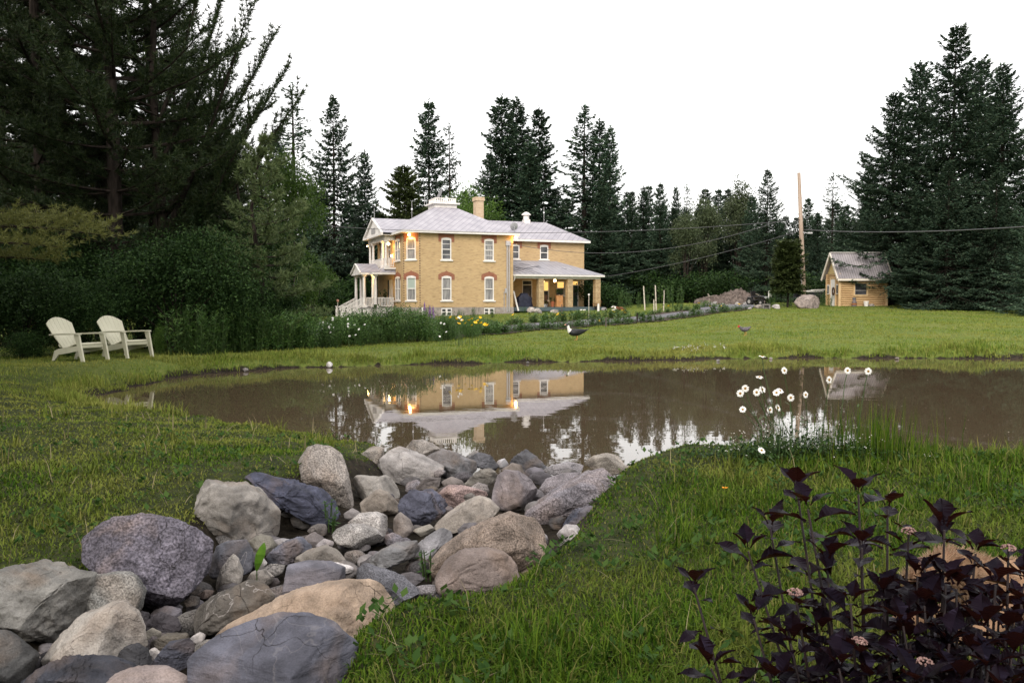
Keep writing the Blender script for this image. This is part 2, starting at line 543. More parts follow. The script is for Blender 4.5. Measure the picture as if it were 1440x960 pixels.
M_brick = brick_mat('buff_brick', (.54, .385, .205), (.47, .32, .165), (.27, .175, .095), (.45, .35, .22))
M_red = brick_mat('red_brick', (.33, .11, .055), (.25, .085, .05), (.2, .08, .05), (.3, .2, .15))
M_chim = brick_mat('pale_brick', (.52, .40, .27), (.46, .33, .21), (.36, .26, .18), (.5, .42, .32))
M_quoin = pmat('dark_quoin_brick', (.09, .06, .045), (.16, .1, .07), 8)
M_found = pmat('grey_stone_foundation', (.24, .21, .19), (.34, .30, .27), 3, .9, .6, 12)
M_roof = tin_mat('painted_tin_shingles', (.27, .26, .295), (.37, .355, .39), (.15, .145, .18), .42, math.radians(38), .05, (.42, math.radians(-38), .03, .4))
M_seam = tin_mat('standing_seam_tin', (.25, .25, .285), (.34, .335, .37), (.14, .14, .17), .42, 0.0, .05)
M_white = pmat('white_paint', (.66, .63, .60), (.76, .73, .70), 3, .5)
M_cream = pmat('cream_paint', (.62, .56, .48), (.70, .65, .58), 3, .5)
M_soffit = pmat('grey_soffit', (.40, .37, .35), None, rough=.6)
M_glass = pmat('window_glass', (.03, .032, .036), (.10, .10, .11), 1.2, .06, spec=.6)
M_curtain = pmat('curtained_glass', (.12, .12, .12), (.30, .29, .28), 3.5, .12, spec=.55, stretch=(3, 3, .4))
M_blind = pmat('pale_blind', (.34, .40, .36), None, rough=.3)
M_dark = pmat('dark_interior', (.012, .011, .011), None, rough=.5)
M_teal = pmat('teal_grey_boards', (.06, .085, .095), (.09, .12, .13), 2, .6)
M_green = pmat('dark_green_door', (.02, .055, .05), None, rough=.5)
M_metal = pmat('galvanised_pipe', (.42, .41, .42), (.5, .49, .5), 5, .4, metal=.4)
M_grey = pmat('weathered_grey', (.26, .25, .25), (.36, .34, .33), 6, .6)
M_lampw = glow('lamp_warm', (1.0, .66, .28), 9)
M_lampo = glow('lamp_amber', (1.0, .48, .10), 18)
M_litwin = glow('lit_window', (.9, .55, .16), .55)

house = empty('brick_house', (HO[0], HO[1], HZ), HA, 'two storey buff brick farmhouse with pale tin roofs, white porches and lamps lit', 'house')

def wall(mb, p0, p1, z0, z1, openings=(), depth=.14, tooth=None):
    """brick wall from p0 to p1 (a,b), outward normal to the right of p0->p1, with openings (u0,u1,z0,z1) and reveals"""
    p0, p1 = Vector((*p0, 0)), Vector((*p1, 0))
    L = (p1 - p0).length
    t = (p1 - p0) / L
    nrm = Vector((t.y, -t.x, 0))
    us = sorted({0, L, *[o[0] for o in openings], *[o[1] for o in openings]})
    zs = sorted({z0, z1, *[o[2] for o in openings], *[o[3] for o in openings]})
    P = lambda u, z, dd=0: tuple(p0 + t * u - nrm * dd + Vector((0, 0, z)))
    for i in range(len(us) - 1):
        for j in range(len(zs) - 1):
            um, zm = (us[i] + us[i + 1]) / 2, (zs[j] + zs[j + 1]) / 2
            if any(o[0] < um < o[1] and o[2] < zm < o[3] for o in openings):
                continue
            q = [(us[i], zs[j]), (us[i + 1], zs[j]), (us[i + 1], zs[j + 1]), (us[i], zs[j + 1])]
            mb.quad(*[P(*k) for k in q], uv=q)
    for (a, b_, c, d) in openings:
        mb.quad(P(a, c), P(a, d), P(a, d, depth), P(a, c, depth), uv=[(0, c), (0, d), (depth, d), (depth, c)])
        mb.quad(P(b_, d), P(b_, c), P(b_, c, depth), P(b_, d, depth), uv=[(0, d), (0, c), (depth, c), (depth, d)])
        mb.quad(P(a, d), P(b_, d), P(b_, d, depth), P(a, d, depth), uv=[(a, 0), (b_, 0), (b_, depth), (a, depth)])
        mb.quad(P(b_, c), P(a, c), P(a, c, depth), P(b_, c, depth), uv=[(b_, 0), (a, 0), (a, depth), (b_, depth)])
    return p0, t, nrm

def window(p0, t, nrm, u, w, z0, z1, glass=None, mull=False, arch='flat', rails=1, curtain=None, sill=True, parent=None, label=None):
    """sash window filling an opening centred at u; > pane, sill, brick_arch"""
    parent = parent or house
    B = lambda uu, zz, dd: p0 + t * uu + nrm * dd + Vector((0, 0, zz))
    def bar(mb, u0, u1, za, zb, d0, d1):
        c = B((u0 + u1) / 2, (za + zb) / 2, (d0 + d1) / 2)
        mb.obox(c, t * ((u1 - u0) / 2), nrm * ((d1 - d0) / 2), Vector((0, 0, (zb - za) / 2)))
    f = MB()
    h = w / 2
    fw = .085
    bar(f, u - h, u - h + fw, z0, z1, -.10, .025)
    bar(f, u + h - fw, u + h, z0, z1, -.10, .025)
    bar(f, u - h + fw, u + h - fw, z1 - .10, z1, -.10, .022)
    bar(f, u - h + fw, u + h - fw, z0, z0 + .07, -.10, .022)
    zm = (z0 + z1) / 2
    bar(f, u - h + fw, u + h - fw, zm - .035, zm + .035, -.09, .0)
    if rails > 1:
        for zq in ((z0 + zm) / 2, (z1 + zm) / 2):
            bar(f, u - h + fw, u + h - fw, zq - .018, zq + .018, -.09, -.02)
    if mull:
        bar(f, u - .075, u + .075, z0 + .07, z1 - .10, -.095, .024)
    fo = f.build('window', M_white, parent)
    if label: fo['label'] = label
    def pane(a0, a1, za, zb, m, d):
        g = MB(); q = [B(a0, za, d), B(a1, za, d), B(a1, zb, d), B(a0, zb, d)]
        g.quad(*q); g.build('pane', m, fo)
    g0 = glass or M_glass
    for (a0, a1) in ([(u - h + fw, u - .075), (u + .075, u + h - fw)] if mull else [(u - h + fw, u + h - fw)]):
        pane(a0, a1, zm + .035, z1 - .10, curtain or g0, -.055)
        pane(a0, a1, z0 + .07, zm - .035, g0, -.065)
    if sill:
        s = MB(); bar(s, u - h - .13, u + h + .13, z0 - .11, z0 - .003, -.02, .10); s.build('sill', M_white, fo)
    if arch == 'peak':
        # segmental brick hood with ears and a raised centre
        k = MB()
        N = 10
        lo, hi = [], []
        for i in range(N + 1):
            v = i / N * 2 - 1
            lo.append((u + v * h, z1 - .10 * 0 + .004 + .10 * (1 - v * v)))
            hi.append((u + v * (h + .28), z1 + .20 + .24 * (1 - v * v) + (.10 if abs(v) < .12 else 0)))
        for i in range(N):
            q = [lo[i], lo[i + 1], hi[i + 1], hi[i]]
            k.quad(*[tuple(B(a, z, .028)) for a, z in q], uv=q)
        for s_ in (-1, 1):
            q = [(u + s_ * h, z1 + .004), (u + s_ * (h + .28), z1 - .22), (u + s_ * (h + .28), z1 + .20)]
            q2 = [(u + s_ * h, z1 - .22), (u + s_ * (h + .28), z1 - .22), (u + s_ * (h + .28), z1 + .20), (u + s_ * h, z1 + .004)]
            if s_ < 0: q2 = q2[::-1]
            k.quad(*[tuple(B(a, z, .028)) for a, z in q2], uv=q2)
        # white arched head board filling the segment
        hb = MB()
        for i in range(N):
            v0, v1 = i / N * 2 - 1, (i + 1) / N * 2 - 1
            q = [(u + v0 * h, z1 - .02), (u + v1 * h, z1 - .02), lo[i + 1], lo[i]]
            hb.quad(*[tuple(B(a, z, .030)) for a, z in q])
        hb.build('arch_head', M_white, fo)
        k.build('brick_arch', M_red, fo)
    elif arch == 'band':
        k = MB()
        zt = Z(7.44)
        for q in ([(u - h - .26, z1 - .25), (u - h - .002, z1 - .25), (u - h - .002, zt), (u - h - .26, zt)],
                  [(u + h + .002, z1 - .25), (u + h + .26, z1 - .25), (u + h + .26, zt), (u + h + .002, zt)],
                  [(u - h - .002, z1 + .10), (u + h + .002, z1 + .10), (u + h + .002, zt), (u - h - .002, zt)]):
            k.quad(*[tuple(B(a, z, .026)) for a, z in q], uv=q)
        k.build('brick_arch', M_red, fo)
        hb = MB(); N = 8
        for i in range(N):
            v0, v1 = i / N * 2 - 1, (i + 1) / N * 2 - 1
            q = [(u + v0 * h, z1 - .02), (u + v1 * h, z1 - .02), (u + v1 * h, z1 + .10 * (1 - v1 * v1) + .002), (u + v0 * h, z1 + .10 * (1 - v0 * v0) + .002)]
            hb.quad(*[tuple(B(a, z, .031)) for a, z in q])
        hb.build('arch_head', M_white, fo)
    return fo

WW = 10.5
ZF, ZT = Z(1.36), Z(7.62)              # top of foundation, top of wall
# ---- walls (one mesh: side wall, canted corner, front, back and the wing)
wb = MB()
A1 = 9.3; B1 = 5.0; A2 = 18.55
UZ = (Z(5.26), Z(6.98)); LZ = (Z(1.92), Z(3.84))
side = [(3.37, .84), (7.12, .84)]
op = [(c - w / 2 - 1.06, c + w / 2 - 1.06, *zz) for c, w in side for zz in (UZ, LZ)]
ws = wall(wb, (1.06, 0), (A1, 0), ZF, ZT, op)
cw = .86; cl_ = 1.06 * math.sqrt(2)
wc = wall(wb, (0, 1.06), (1.06, 0), ZF, ZT, [(cl_ / 2 - cw / 2 , cl_ / 2 + cw / 2, *zz) for zz in (UZ, LZ)])
fr_op = [(WW - 2.95 - .85, WW - 2.95 + .85, *UZ), (WW - 2.95 - .85, WW - 2.95 + .85, *LZ), (WW - 8.9 - .5, WW - 8.9 + .5, *UZ), (WW - 6.0 - .5, WW - 6.0 + .5, Z(4.72), Z(6.9))]
wf = wall(wb, (0, WW), (0, 1.06), ZF, ZT, fr_op)
wall(wb, (A1, 0), (A1, B1), ZF, ZT)
VWZ = (Z(1.9), Z(3.75))
wop = [(14.4 - .42 - A1, 14.4 + .42 - A1, Z(5.72), Z(6.98)), (11.5 - .42 - A1, 11.5 + .42 - A1, Z(5.72), Z(6.98)),
       (12.7 - .5 - A1, 12.7 + .5 - A1, Z(1.38), Z(3.8)), (14.5 - .42 - A1, 14.5 + .42 - A1, *VWZ), (16.1 - .42 - A1, 16.1 + .42 - A1, Z(2.4), Z(3.75)), (17.5 - .46 - A1, 17.5 + .46 - A1, Z(1.38), Z(3.8))]
ww_ = wall(wb, (A1, B1), (A2, B1), Z(1.36), Z(7.5), wop)
wall(wb, (A2, B1), (A2, WW), Z(1.36), Z(7.5))
wall(wb, (A2, WW), (0, WW), ZF, Z(7.5))
wb.build('wall', M_brick, house)
# toothed dark quoin lines at the two edges of the canted corner
q = MB()
for (pa, pt_, pn) in ((ws[0], ws[1], ws[2]), (wc[0] , wc[1], wc[2])):
    z = ZF + .03; k = 0
    while z < ZT - .25:
        ln = .10 if k % 2 else .06
        c = pa + pt_ * (ln / 2 + .003) + pn * .008 + Vector((0, 0, z + .04))
        if k % 2: q.obox(c, pt_ * (ln / 2), pn * .008, Vector((0, 0, .045)))
        z += .10; k += 1
q.build('quoin_line', M_quoin, house)
# foundation
f = MB()
def fwall(p0, p1, z0, z1, out=.06):
    p0, p1 = Vector((*p0, 0)), Vector((*p1, 0)); t = (p1 - p0).normalized(); nr = Vector((t.y, -t.x, 0))
    c = (p0 + p1) / 2 + nr * (out / 2 - .1) + Vector((0, 0, (z0 + z1) / 2))
    f.obox(c, (p1 - p0) / 2 + t * out * .4, nr * (out / 2 + .1), Vector((0, 0, (z1 - z0) / 2)))
FZ0 = -1.0
for a0, a1 in ((1.06, 2.87), (3.87, 6.62), (7.62, A1)):
    fwall((a0, 0), (a1, 0), FZ0, ZF - .003)
for a0, a1 in ((2.9, 3.84), (6.65, 7.59)):
    fwall((a0, 0), (a1, 0), FZ0, Z(.62), .055)
fwall((0, 1.06), (1.06, 0), FZ0, ZF - .004, .058)
fwall((0, WW), (0, 1.06), FZ0, ZF - .005, .056)
fwall((A1, 0), (A1, B1), FZ0, ZF - .006, .05)
fwall((A1, B1), (A2, B1), FZ0, Z(1.355), .05)
fwall((A2, B1), (A2, WW), FZ0, Z(1.355), .05)
f.build('foundation', M_found, house)
for c in (3.37, 7.12):
    window(ws[0], ws[1], ws[2], c - 1.06, .94, Z(.62), Z(1.30), arch='', mull=True, sill=False)
# windows
for c, w in side:
    window(*ws, c - 1.06, w, *UZ, arch='band', rails=2, glass=M_curtain if c > 5 else M_glass, curtain=None if c < 5 else M_curtain)
    window(*ws, c - 1.06, w, *LZ, arch='peak', glass=M_curtain)
window(*wc, cl_ / 2, cw, *UZ, arch='band', glass=M_curtain)
window(*wc, cl_ / 2, cw, *LZ, arch='peak', glass=M_curtain, curtain=M_blind)
window(*wf, WW - 2.95, 1.7, *UZ, arch='band', mull=True)
window(*wf, WW - 2.95, 1.7, *LZ, arch='peak', mull=True)
window(*wf, WW - 8.9, 1.0, *UZ, arch='')
window(*ww_, 14.4 - A1, .84, Z(5.72), Z(6.98), arch='band')
window(*ww_, 11.5 - A1, .84, Z(5.72), Z(6.98), arch='band')
window(*ww_, 14.5 - A1, .84, *VWZ, arch='', curtain=M_litwin)
window(*ww_, 16.1 - A1, .84, Z(2.4), Z(3.75), arch='', curtain=M_litwin)
def door(p0, t, nrm, u, w, z0, z1, m, transom=None, pm=M_white, glass=True, label=None):
    B = lambda uu, zz, dd: p0 + t * uu + nrm * dd + Vector((0, 0, zz))
    d = MB()
    d.obox(B(u, (z0 + z1 - .45) / 2, -.07), t * (w / 2 - .07), nrm * .03, Vector((0, 0, (z1 - z0 - .45) / 2)))
    o = d.build('door', m, house)
    if label: o['label'] = label
    fr = MB()
    for s_ in (-1, 1):
        fr.obox(B(u + s_ * (w / 2 - .035), (z0 + z1) / 2, -.04), t * .035, nrm * .06, Vector((0, 0, (z1 - z0) / 2)))
    fr.obox(B(u, z1 - .04, -.04), t * (w / 2 - .072), nrm * .058, Vector((0, 0, .04)))
    fr.obox(B(u, z1 - .44, -.04), t * (w / 2 - .072), nrm * .056, Vector((0, 0, .035)))
    fr.build('frame', pm, o)
    if transom:
        g = MB(); q = [B(u - w / 2 + .07, z1 - .4, -.06), B(u + w / 2 - .07, z1 - .4, -.06), B(u + w / 2 - .07, z1 - .08, -.06), B(u - w / 2 + .07, z1 - .08, -.06)]
        g.quad(*q).build('transom', transom, o)
    if glass:
        g = MB(); a, b_ = z0 + .9, z1 - .6
        q = [B(u - w / 2 + .17, a, -.036), B(u + w / 2 - .17, a, -.036), B(u + w / 2 - .17, b_, -.036), B(u - w / 2 + .17, b_, -.036)]
        g.quad(*q).build('pane', M_glass, o)
    k = MB(); k.lathe([(.012, -.04), (.035, -.02), (.035, .02), (.012, .04)], B(u + w / 2 - .14, z0 + 1.0, .0), 8)
    k.build('handle', M_metal, o)
    return o
door(*ww_, 12.7 - A1, 1.0, Z(1.38), Z(3.8), M_dark, M_glass)
door(*ww_, 17.5 - A1, .92, Z(1.38), Z(3.8), M_green, M_litwin, label='dark green screen door under a lit transom')
door(*wf, WW - 6.0, 1.0, Z(4.72), Z(6.9), M_white, M_glass)

# ---- roofs
EZ = Z(7.60)
def roof_face(mb, pts, eave0, eave1):
    """quad/tri with UV: u along the eave, v up the slope"""
    e0, e1 = Vector(eave0), Vector(eave1)
    t = (e1 - e0).normalized()
    P = [Vector(p) for p in pts]
    nr = (P[1] - P[0]).cross(P[2] - P[0]).normalized()
    v = nr.cross(t)
    if v.z < 0: v = -v
    mb.add(P, [tuple(range(len(P)))], 0, [[((p - e0).dot(t), (p - e0).dot(v)) for p in P]])
def hip(name, a0, a1, b0, b1, ze, zt, ra0, ra1, rb0, rb1, mat, skip=(), th=.24):
    mb = MB()
    E = [(a0, b0, ze), (a1, b0, ze), (a1, b1, ze), (a0, b1, ze)]
    R = [(ra0, rb0, zt), (ra1, rb0, zt), (ra1, rb1, zt), (ra0, rb1, zt)]
    for i in range(4):
        if i in skip: continue
        j = (i + 1) % 4
        pts = [E[i], E[j], R[j], R[i]]
        u = []
        for p in pts:
            if p not in u: u.append(p)
        roof_face(mb, u, E[i], E[j])
    return mb.build(name, mat, house), E
def eave(a0, a1, b0, b1, ze, ins, sides=(0, 1, 2, 3), th=.20):
    """fascia boards and soffit round a rectangular eave"""
    m = MB()
    z0 = ze - th
    w = .05
    if 0 in sides: m.box(a0, b0, z0, a1, b0 + w, ze - .012)
    if 2 in sides: m.box(a0, b1 - w, z0, a1, b1, ze - .012)
    if 3 in sides: m.box(a0 + .002, b0 + w, z0, a0 + w, b1 - w, ze - .014)
    if 1 in sides: m.box(a1 - w, b0 + w, z0, a1 - .002, b1 - w, ze - .014)
    o = m.build('eave', M_white, house)
    s = MB()
    i = ins
    zz = z0 + .03
    if 0 in sides: s.box(a0 + w, b0 + w, zz - .02, a1 - w, b0 + i, zz)
    if 2 in sides: s.box(a0 + w, b1 - i, zz - .02, a1 - w, b1 - w, zz)
    if 3 in sides: s.box(a0 + w, b0 + i, zz - .021, a0 + i, b1 - i, zz - .001)
    if 1 in sides: s.box(a1 - i, b0 + i, zz - .021, a1 - w, b1 - i, zz - .001)
    # frieze board against the wall
    s.build('soffit', M_soffit, o)
    return o
OV = .45
ca, cb = A1 / 2, WW / 2
main_roof, _ = hip('roof', -OV, A1 + OV, -OV, WW + OV, EZ, Z(10.05), ca - .95, ca + .95, cb - 1.0, cb + 1.0, M_roof)
eave(-OV, A1 + OV, -OV, WW + OV, EZ, 1.35)
fz = MB()     # frieze under the eave on the side and front
fz.box(1.0, -.035, Z(7.10) + .30, A1 + .035, -.004, Z(7.40))
fz.build('frieze', M_cream, house)
# widow's walk
ck = MB()
ck.box(ca - 1.0, cb - 1.05, Z(9.98), ca + 1.0, cb + 1.05, Z(10.32))
ck.box(ca - 1.22, cb - 1.27, Z(10.32) , ca + 1.22, cb + 1.27, Z(10.44))
co = ck.build('roof_deck', M_white, house)
rl = MB()
zq0, zq1 = Z(10.44), Z(10.86)
for s_ in (-1, 1):
    rl.box(ca - .95, cb + s_ * 1.0 - .03, zq1 - .07, ca + .95, cb + s_ * 1.0 + .03, zq1)
    rl.box(ca + s_ * .95 - .03, cb - .97, zq1 - .072, ca + s_ * .95 + .03, cb + .97, zq1 - .002)
    for k in range(11):
        v = -1 + 2 * k / 10
        rl.box(ca + v * .9 - .035, cb + s_ * 1.0 - .02, zq0, ca + v * .9 + .035, cb + s_ * 1.0 + .02, zq1 - .07)
        rl.box(ca + s_ * .95 - .02, cb + v * .9 - .035, zq0, ca + s_ * .95 + .02, cb + v * .9 + .035, zq1 - .07)
rl.build('railing', M_white, co)
# wing roof
hip('roof', A1 - 4, A2 + OV, B1 - OV, WW + OV - .03, Z(7.52), Z(9.42), A1 - 4, A2 - 2.75, 7.75, 7.75, M_roof, skip=(3,))
eave(A1 + .1, A2 + OV, B1 - OV, WW + OV - .03, Z(7.52), .5, sides=(0, 1, 2))
# portico gable over the balcony
g = MB()
gb0, gb1, gc, gz0, gz1, ga = 3.2, 10.5, 6.85, Z(7.62), Z(9.13), -1.25
roof_face(g, [(ga, gb0, gz0), (3.2, gb0, gz0), (3.2, gc, gz1), (ga, gc, gz1)], (ga, gb0, gz0), (3.2, gb0, gz0))
roof_face(g, [(3.2, gb1, gz0), (ga, gb1, gz0), (ga, gc, gz1), (3.2, gc, gz1)], (3.2, gb1, gz0), (ga, gb1, gz0))
g.build('roof', M_roof, house)
pd = MB()
pd.slab([(ga + .06, gb0 + .15, gz0 - .03), (ga + .06, gb1 - .15, gz0 - .03), (ga + .06, gc, gz1 - .12)], (.12, 0, 0))
pdo = pd.build('pediment', M_white, house)
tr = MB()
for (ba, bb) in ((gb0, gc), (gb1, gc)):
    tr.bar((ga - .02, ba, gz0 - .06), (ga - .02, bb, gz1 - .06), .16, .16)
tr.box(ga - .12, gb0 - .1, gz0 - .22, ga + .05, gb1 + .1, gz0 - .055)
tr.build('cornice', M_white, pdo)
vt = MB(); vt.box(ga + .03, gc - .75, gz0 + .12, ga + .058, gc + .75, gz0 + .62)
vt.build('vent', M_grey, pdo)
be = MB()
be.box(-.95, 3.6, Z(7.0), -.65, 10.2, Z(7.4)); be.box(-.65, 3.6, Z(7.0), 0, 3.85, Z(7.38)); be.box(-.65, 9.95, Z(7.0), 0, 10.2, Z(7.38))
be.box(ga + .06, gb0 + .1, Z(7.41), -.02, gb1 - .1, Z(7.46))
be.build('entablature', M_cream, house)
# balcony
bl = MB()
bl.box(-1.0, 3.6, Z(4.55), -.003, 10.2, Z(4.72))
bal = bl.build('balcony', M_white, house)
def col(a, b, z0, z1, r=.13, parent=None):
    m = MB()
    m.box(a - r * 1.5, b - r * 1.5, z0, a + r * 1.5, b + r * 1.5, z0 + .16)
    m.lathe([(r * 1.25, .16), (r * 1.25, .24), (r, .28), (r * .98, (z1 - z0) * .4), (r * .82, z1 - z0 - .22), (r * 1.15, z1 - z0 - .18), (r * 1.2, z1 - z0 - .12)], (a, b, z0), 14)
    m.box(a - r * 1.45, b - r * 1.45, z1 - .12, a + r * 1.45, b + r * 1.45, z1)
    return m.build('column', M_white, parent or house)
def rail(p, q, zr, h, n, parent, mat=M_white, solid=False):
    """balustrade from p(a,b) at zr[0] to q at zr[1]"""
    m = MB()
    P0, P1 = Vector((*p, zr[0])), Vector((*q, zr[1]))
    up = Vector((0, 0, 1))
    m.bar(P0 + up * h, P1 + up * h, .08, .07)
    m.bar(P0 + up * .10, P1 + up * .10, .06, .05)
    for k in range(n):
        c = P0.lerp(P1, (k + .5) / n)
        m.box(c.x - .03, c.y - .03, c.z + .125, c.x + .03, c.y + .03, c.z + h - .035)
    return m.build('balustrade', mat, parent)
for a, b in ((-.8, 3.8), (-.8, 5.0), (-.8, 8.7), (-.8, 10.0)):
    col(a, b, Z(4.72), Z(7.0), .12)
rail((-.8, 3.95), (-.8, 4.85), (Z(4.72),) * 2, .78, 6, bal)
rail((-.8, 5.15), (-.8, 8.55), (Z(4.72),) * 2, .78, 22, bal)
rail((-.8, 8.85), (-.8, 9.85), (Z(4.72),) * 2, .78, 6, bal)
rail((-.66, 3.8), (-.08, 3.8), (Z(4.72),) * 2, .78, 4, bal)
# lower porch
PZ = Z(1.34)
pf = MB()
pf.box(-1.85, 3.75, PZ - .12, -.08, 10.25, PZ)
pf.box(-2.65, 4.75, PZ - .121, -1.852, 8.65, PZ - .001)
porch = pf.build('porch_floor', M_grey, house)
sk = MB()
def boards(p, q, z0, z1, wd=.14):
    P0, P1 = Vector((*p, 0)), Vector((*q, 0)); L = (P1 - P0).length; n = max(1, int(L / wd)); t = (P1 - P0) / L; nr = Vector((t.y, -t.x, 0))
    for k in range(n):
        c = P0 + t * (L * (k + .5) / n) + Vector((0, 0, (z0 + z1) / 2))
        sk.obox(c, t * (L / n / 2 - .012), nr * .02, Vector((0, 0, (z1 - z0) / 2)))
boards((-1.8, 3.8), (-.06, 3.8), -.35, PZ - .125)
boards((-1.8, 10.2), (-1.8, 8.6), -.35, PZ - .125); boards((-1.8, 4.8), (-1.8, 3.85), -.35, PZ - .125)
boards((-2.6, 4.8), (-1.85, 4.8), -.35, PZ - .126)
sk.build('skirting', M_white, porch)
PT = Z(4.12)
for a, b in ((-1.68, 3.95), (-1.68, 10.0), (-2.45, 4.98), (-2.45, 8.4), (-1.68, 5.0), (-1.68, 8.4)):
    col(a, b, PZ, PT, .13)
rail((-1.52, 3.95), (-.1, 3.95), (PZ,) * 2, .80, 11, porch)
rail((-1.68, 4.12), (-1.68, 4.85), (PZ,) * 2, .80, 5, porch)
rail((-2.28, 4.98), (-1.82, 4.98), (PZ,) * 2, .80, 4, porch)
rail((-1.68, 8.55), (-1.68, 9.85), (PZ,) * 2, .80, 9, porch)
# stairs with sloping balustrades and newels
st = MB()
for k in range(5):
    st.box(-2.66 - .32 * (k + 1), 5.2, -.3, -2.66 - .32 * k - .002, 8.2, PZ - .17 * (k + 1))
sto = st.build('stairs', M_white, house)
for b in (5.15, 8.25):
    rail((-2.55, b), (-4.15, b), (PZ, PZ - .85), .80, 13, sto)
    nb = MB(); nb.box(-4.32, b - .11, -.3, -4.12, b + .11, PZ + .05); nb.box(-4.35, b - .14, PZ + .05, -4.09, b + .14, PZ + .12)
    nb.build('newel_post', M_white, sto)
# lower porch roof
lr = MB()
e0 = Z(4.30)
roof_face(lr, [(-2.1, 3.5, e0), (-.02, 3.5, e0), (-.02, 3.9, Z(4.62)), (-1.02, 3.9, Z(4.62))], (-2.1, 3.5, e0), (-.02, 3.5, e0))
roof_face(lr, [(-2.1, 10.4, e0), (-2.1, 3.5, e0), (-1.02, 3.9, Z(4.62)), (-1.02, 10.1, Z(4.62))], (-2.1, 10.4, e0), (-2.1, 3.5, e0))
roof_face(lr, [(-.02, 10.4, e0), (-2.1, 10.4, e0), (-1.02, 10.1, Z(4.62)), (-.02, 10.1, Z(4.62))], (-.02, 10.4, e0), (-2.1, 10.4, e0))
roof_face(lr, [(-2.85, 4.6, e0), (-1.0, 4.6, e0), (-1.0, 6.7, Z(5.12)), (-2.85, 6.7, Z(5.12))], (-2.85, 4.6, e0), (-1, 4.6, e0))
roof_face(lr, [(-1.0, 8.8, e0), (-2.85, 8.8, e0), (-2.85, 6.7, Z(5.12)), (-1.0, 6.7, Z(5.12))], (-1, 8.8, e0), (-2.85, 8.8, e0))
lro = lr.build('roof', M_roof, house)
le = MB()
le.box(-2.08, 3.52, PT, -.05, 3.62, e0 - .015); le.box(-2.08, 3.62, PT + .002, -1.98, 4.58, e0 - .017); le.box(-2.08, 8.82, PT + .002, -1.98, 10.38, e0 - .017)
le.box(-2.8, 4.62, PT - .002, -2.7, 8.78, e0 - .02); le.box(-2.7, 4.62, PT + .001, -2.0, 4.72, e0 - .02); le.box(-2.7, 8.68, PT + .001, -2.0, 8.78, e0 - .02)
le.box(-1.98, 3.62, PT + .05, -.05, 10.3, PT + .08)
le.slab([(-2.78, 4.75, e0 - .02), (-2.78, 8.65, e0 - .02), (-2.78, 6.7, Z(5.04))], (.08, 0, 0))
for ba in (4.6, 8.8):
    le.bar((-2.84, ba, e0 - .04), (-2.84, 6.7, Z(5.08)), .12, .12)
le.build('eave', M_white, lro)
# front door (pale) behind the lower porch, proud of the wall
fd = MB(); fd.box(-.06, 4.75, PZ + .01, -.01, 5.85, Z(3.7))
fdo = fd.build('door', M_cream, house); fdo['label'] = 'pale front door behind the lower porch'
fg = MB(); fg.box(-.07, 5.95, PZ + .2, -.012, 6.35, Z(3.7)); fg.build('side_light', M_glass, fdo)
hb = MB(); hb.lathe([(.012, -.04), (.04, -.02), (.04, .02), (.012, .04)], (-.09, 4.9, PZ + 1.0), 8); hb.build('handle', M_metal, fdo)

# veranda of the wing
vz, vt_ = Z(4.18), Z(5.58)
vr = MB()
roof_face(vr, [(A1 + .05, .3, vz), (18.3, .3, vz), (15.65, B1, vt_), (A1 + .05, B1, vt_)], (A1, .3, vz), (18.3, .3, vz))
roof_face(vr, [(18.3, .3, vz), (18.3, B1, vz), (15.65, B1, vt_)], (18.3, .3, vz), (18.3, B1, vz))
vro = vr.build('roof', M_seam, house); vro['label'] = 'low standing seam veranda roof with dark tar streaks'
ve = MB()
ve.box(A1 + .05, .32, vz - .17, 18.28, .40, vz - .012); ve.box(18.2, .40, vz - .172, 18.28, B1, vz - .014)
ve.box(A1 + .05, .62, vz - .36, 18.0, .95, vz - .175); ve.box(17.7, .95, vz - .361, 18.02, B1 - .02, vz - .18)
ve.box(A1 + .05, .40, vz - .19, 18.2, B1 - .02, vz - .176)
ve.build('eave', M_white, vro)
# dark repair streaks, laid on the roof
vs_ = MB()
sl = (vt_ - vz) / (B1 - .3)
def onv(a, b, e=.02): return Vector((a, b, vz + (b - .3) * sl + e))
for (p, q, wd) in (((9.5, 4.8), (12.1, .5), .07), ((9.5, 4.1), (11.5, .5), .06), ((9.5, 3.3), (10.8, .5), .06), ((9.5, 2.4), (10.2, .5), .05), ((9.4, 2.6), (12.0, 2.0), .06), ((11.2, 2.1), (13.1, 3.2), .07), ((12.6, 2.9), (13.0, 2.6), .14), ((9.5, 1.6), (11.0, 1.8), .05), ((11.5, 3.9), (12.3, 3.3), .05), ((15.0, 2.5), (15.4, 2.2), .08)):
    vs_.bar(onv(*p), onv(*q), wd, .012)
vs_.build('tar_streak', pmat('roof_tar', (.06, .06, .07), None, rough=.6), vro)
vf = MB()
vf.box(A1 + .06, .55, Z(1.0), 18.3, B1 - .06, Z(1.34))
vfo = vf.build('veranda_floor', M_teal, house)
def bcol(a, b, z0, z1, s=.25):
    m = MB()
    for (x0, y0, x1, y1) in ((a - s, b - s, a + s, b - s), (a + s, b - s, a + s, b + s), (a + s, b + s, a - s, b + s), (a - s, b + s, a - s, b - s)):
        L = 2 * s
        m.quad((x0, y0, z0), (x1, y1, z0), (x1, y1, z1), (x0, y0, z1), uv=[(0, z0), (L, z0), (L, z1), (0, z1)])
    return m.build('column', M_colb, house)
M_colb = brick_mat('veranda_column_brick', (.50, .38, .22), (.40, .28, .15), (.12, .08, .05), (.3, .24, .16), .25, .12)
for a in (12.2, 15.0, 17.75):
    bcol(a, .85, Z(1.34), vz - .36)
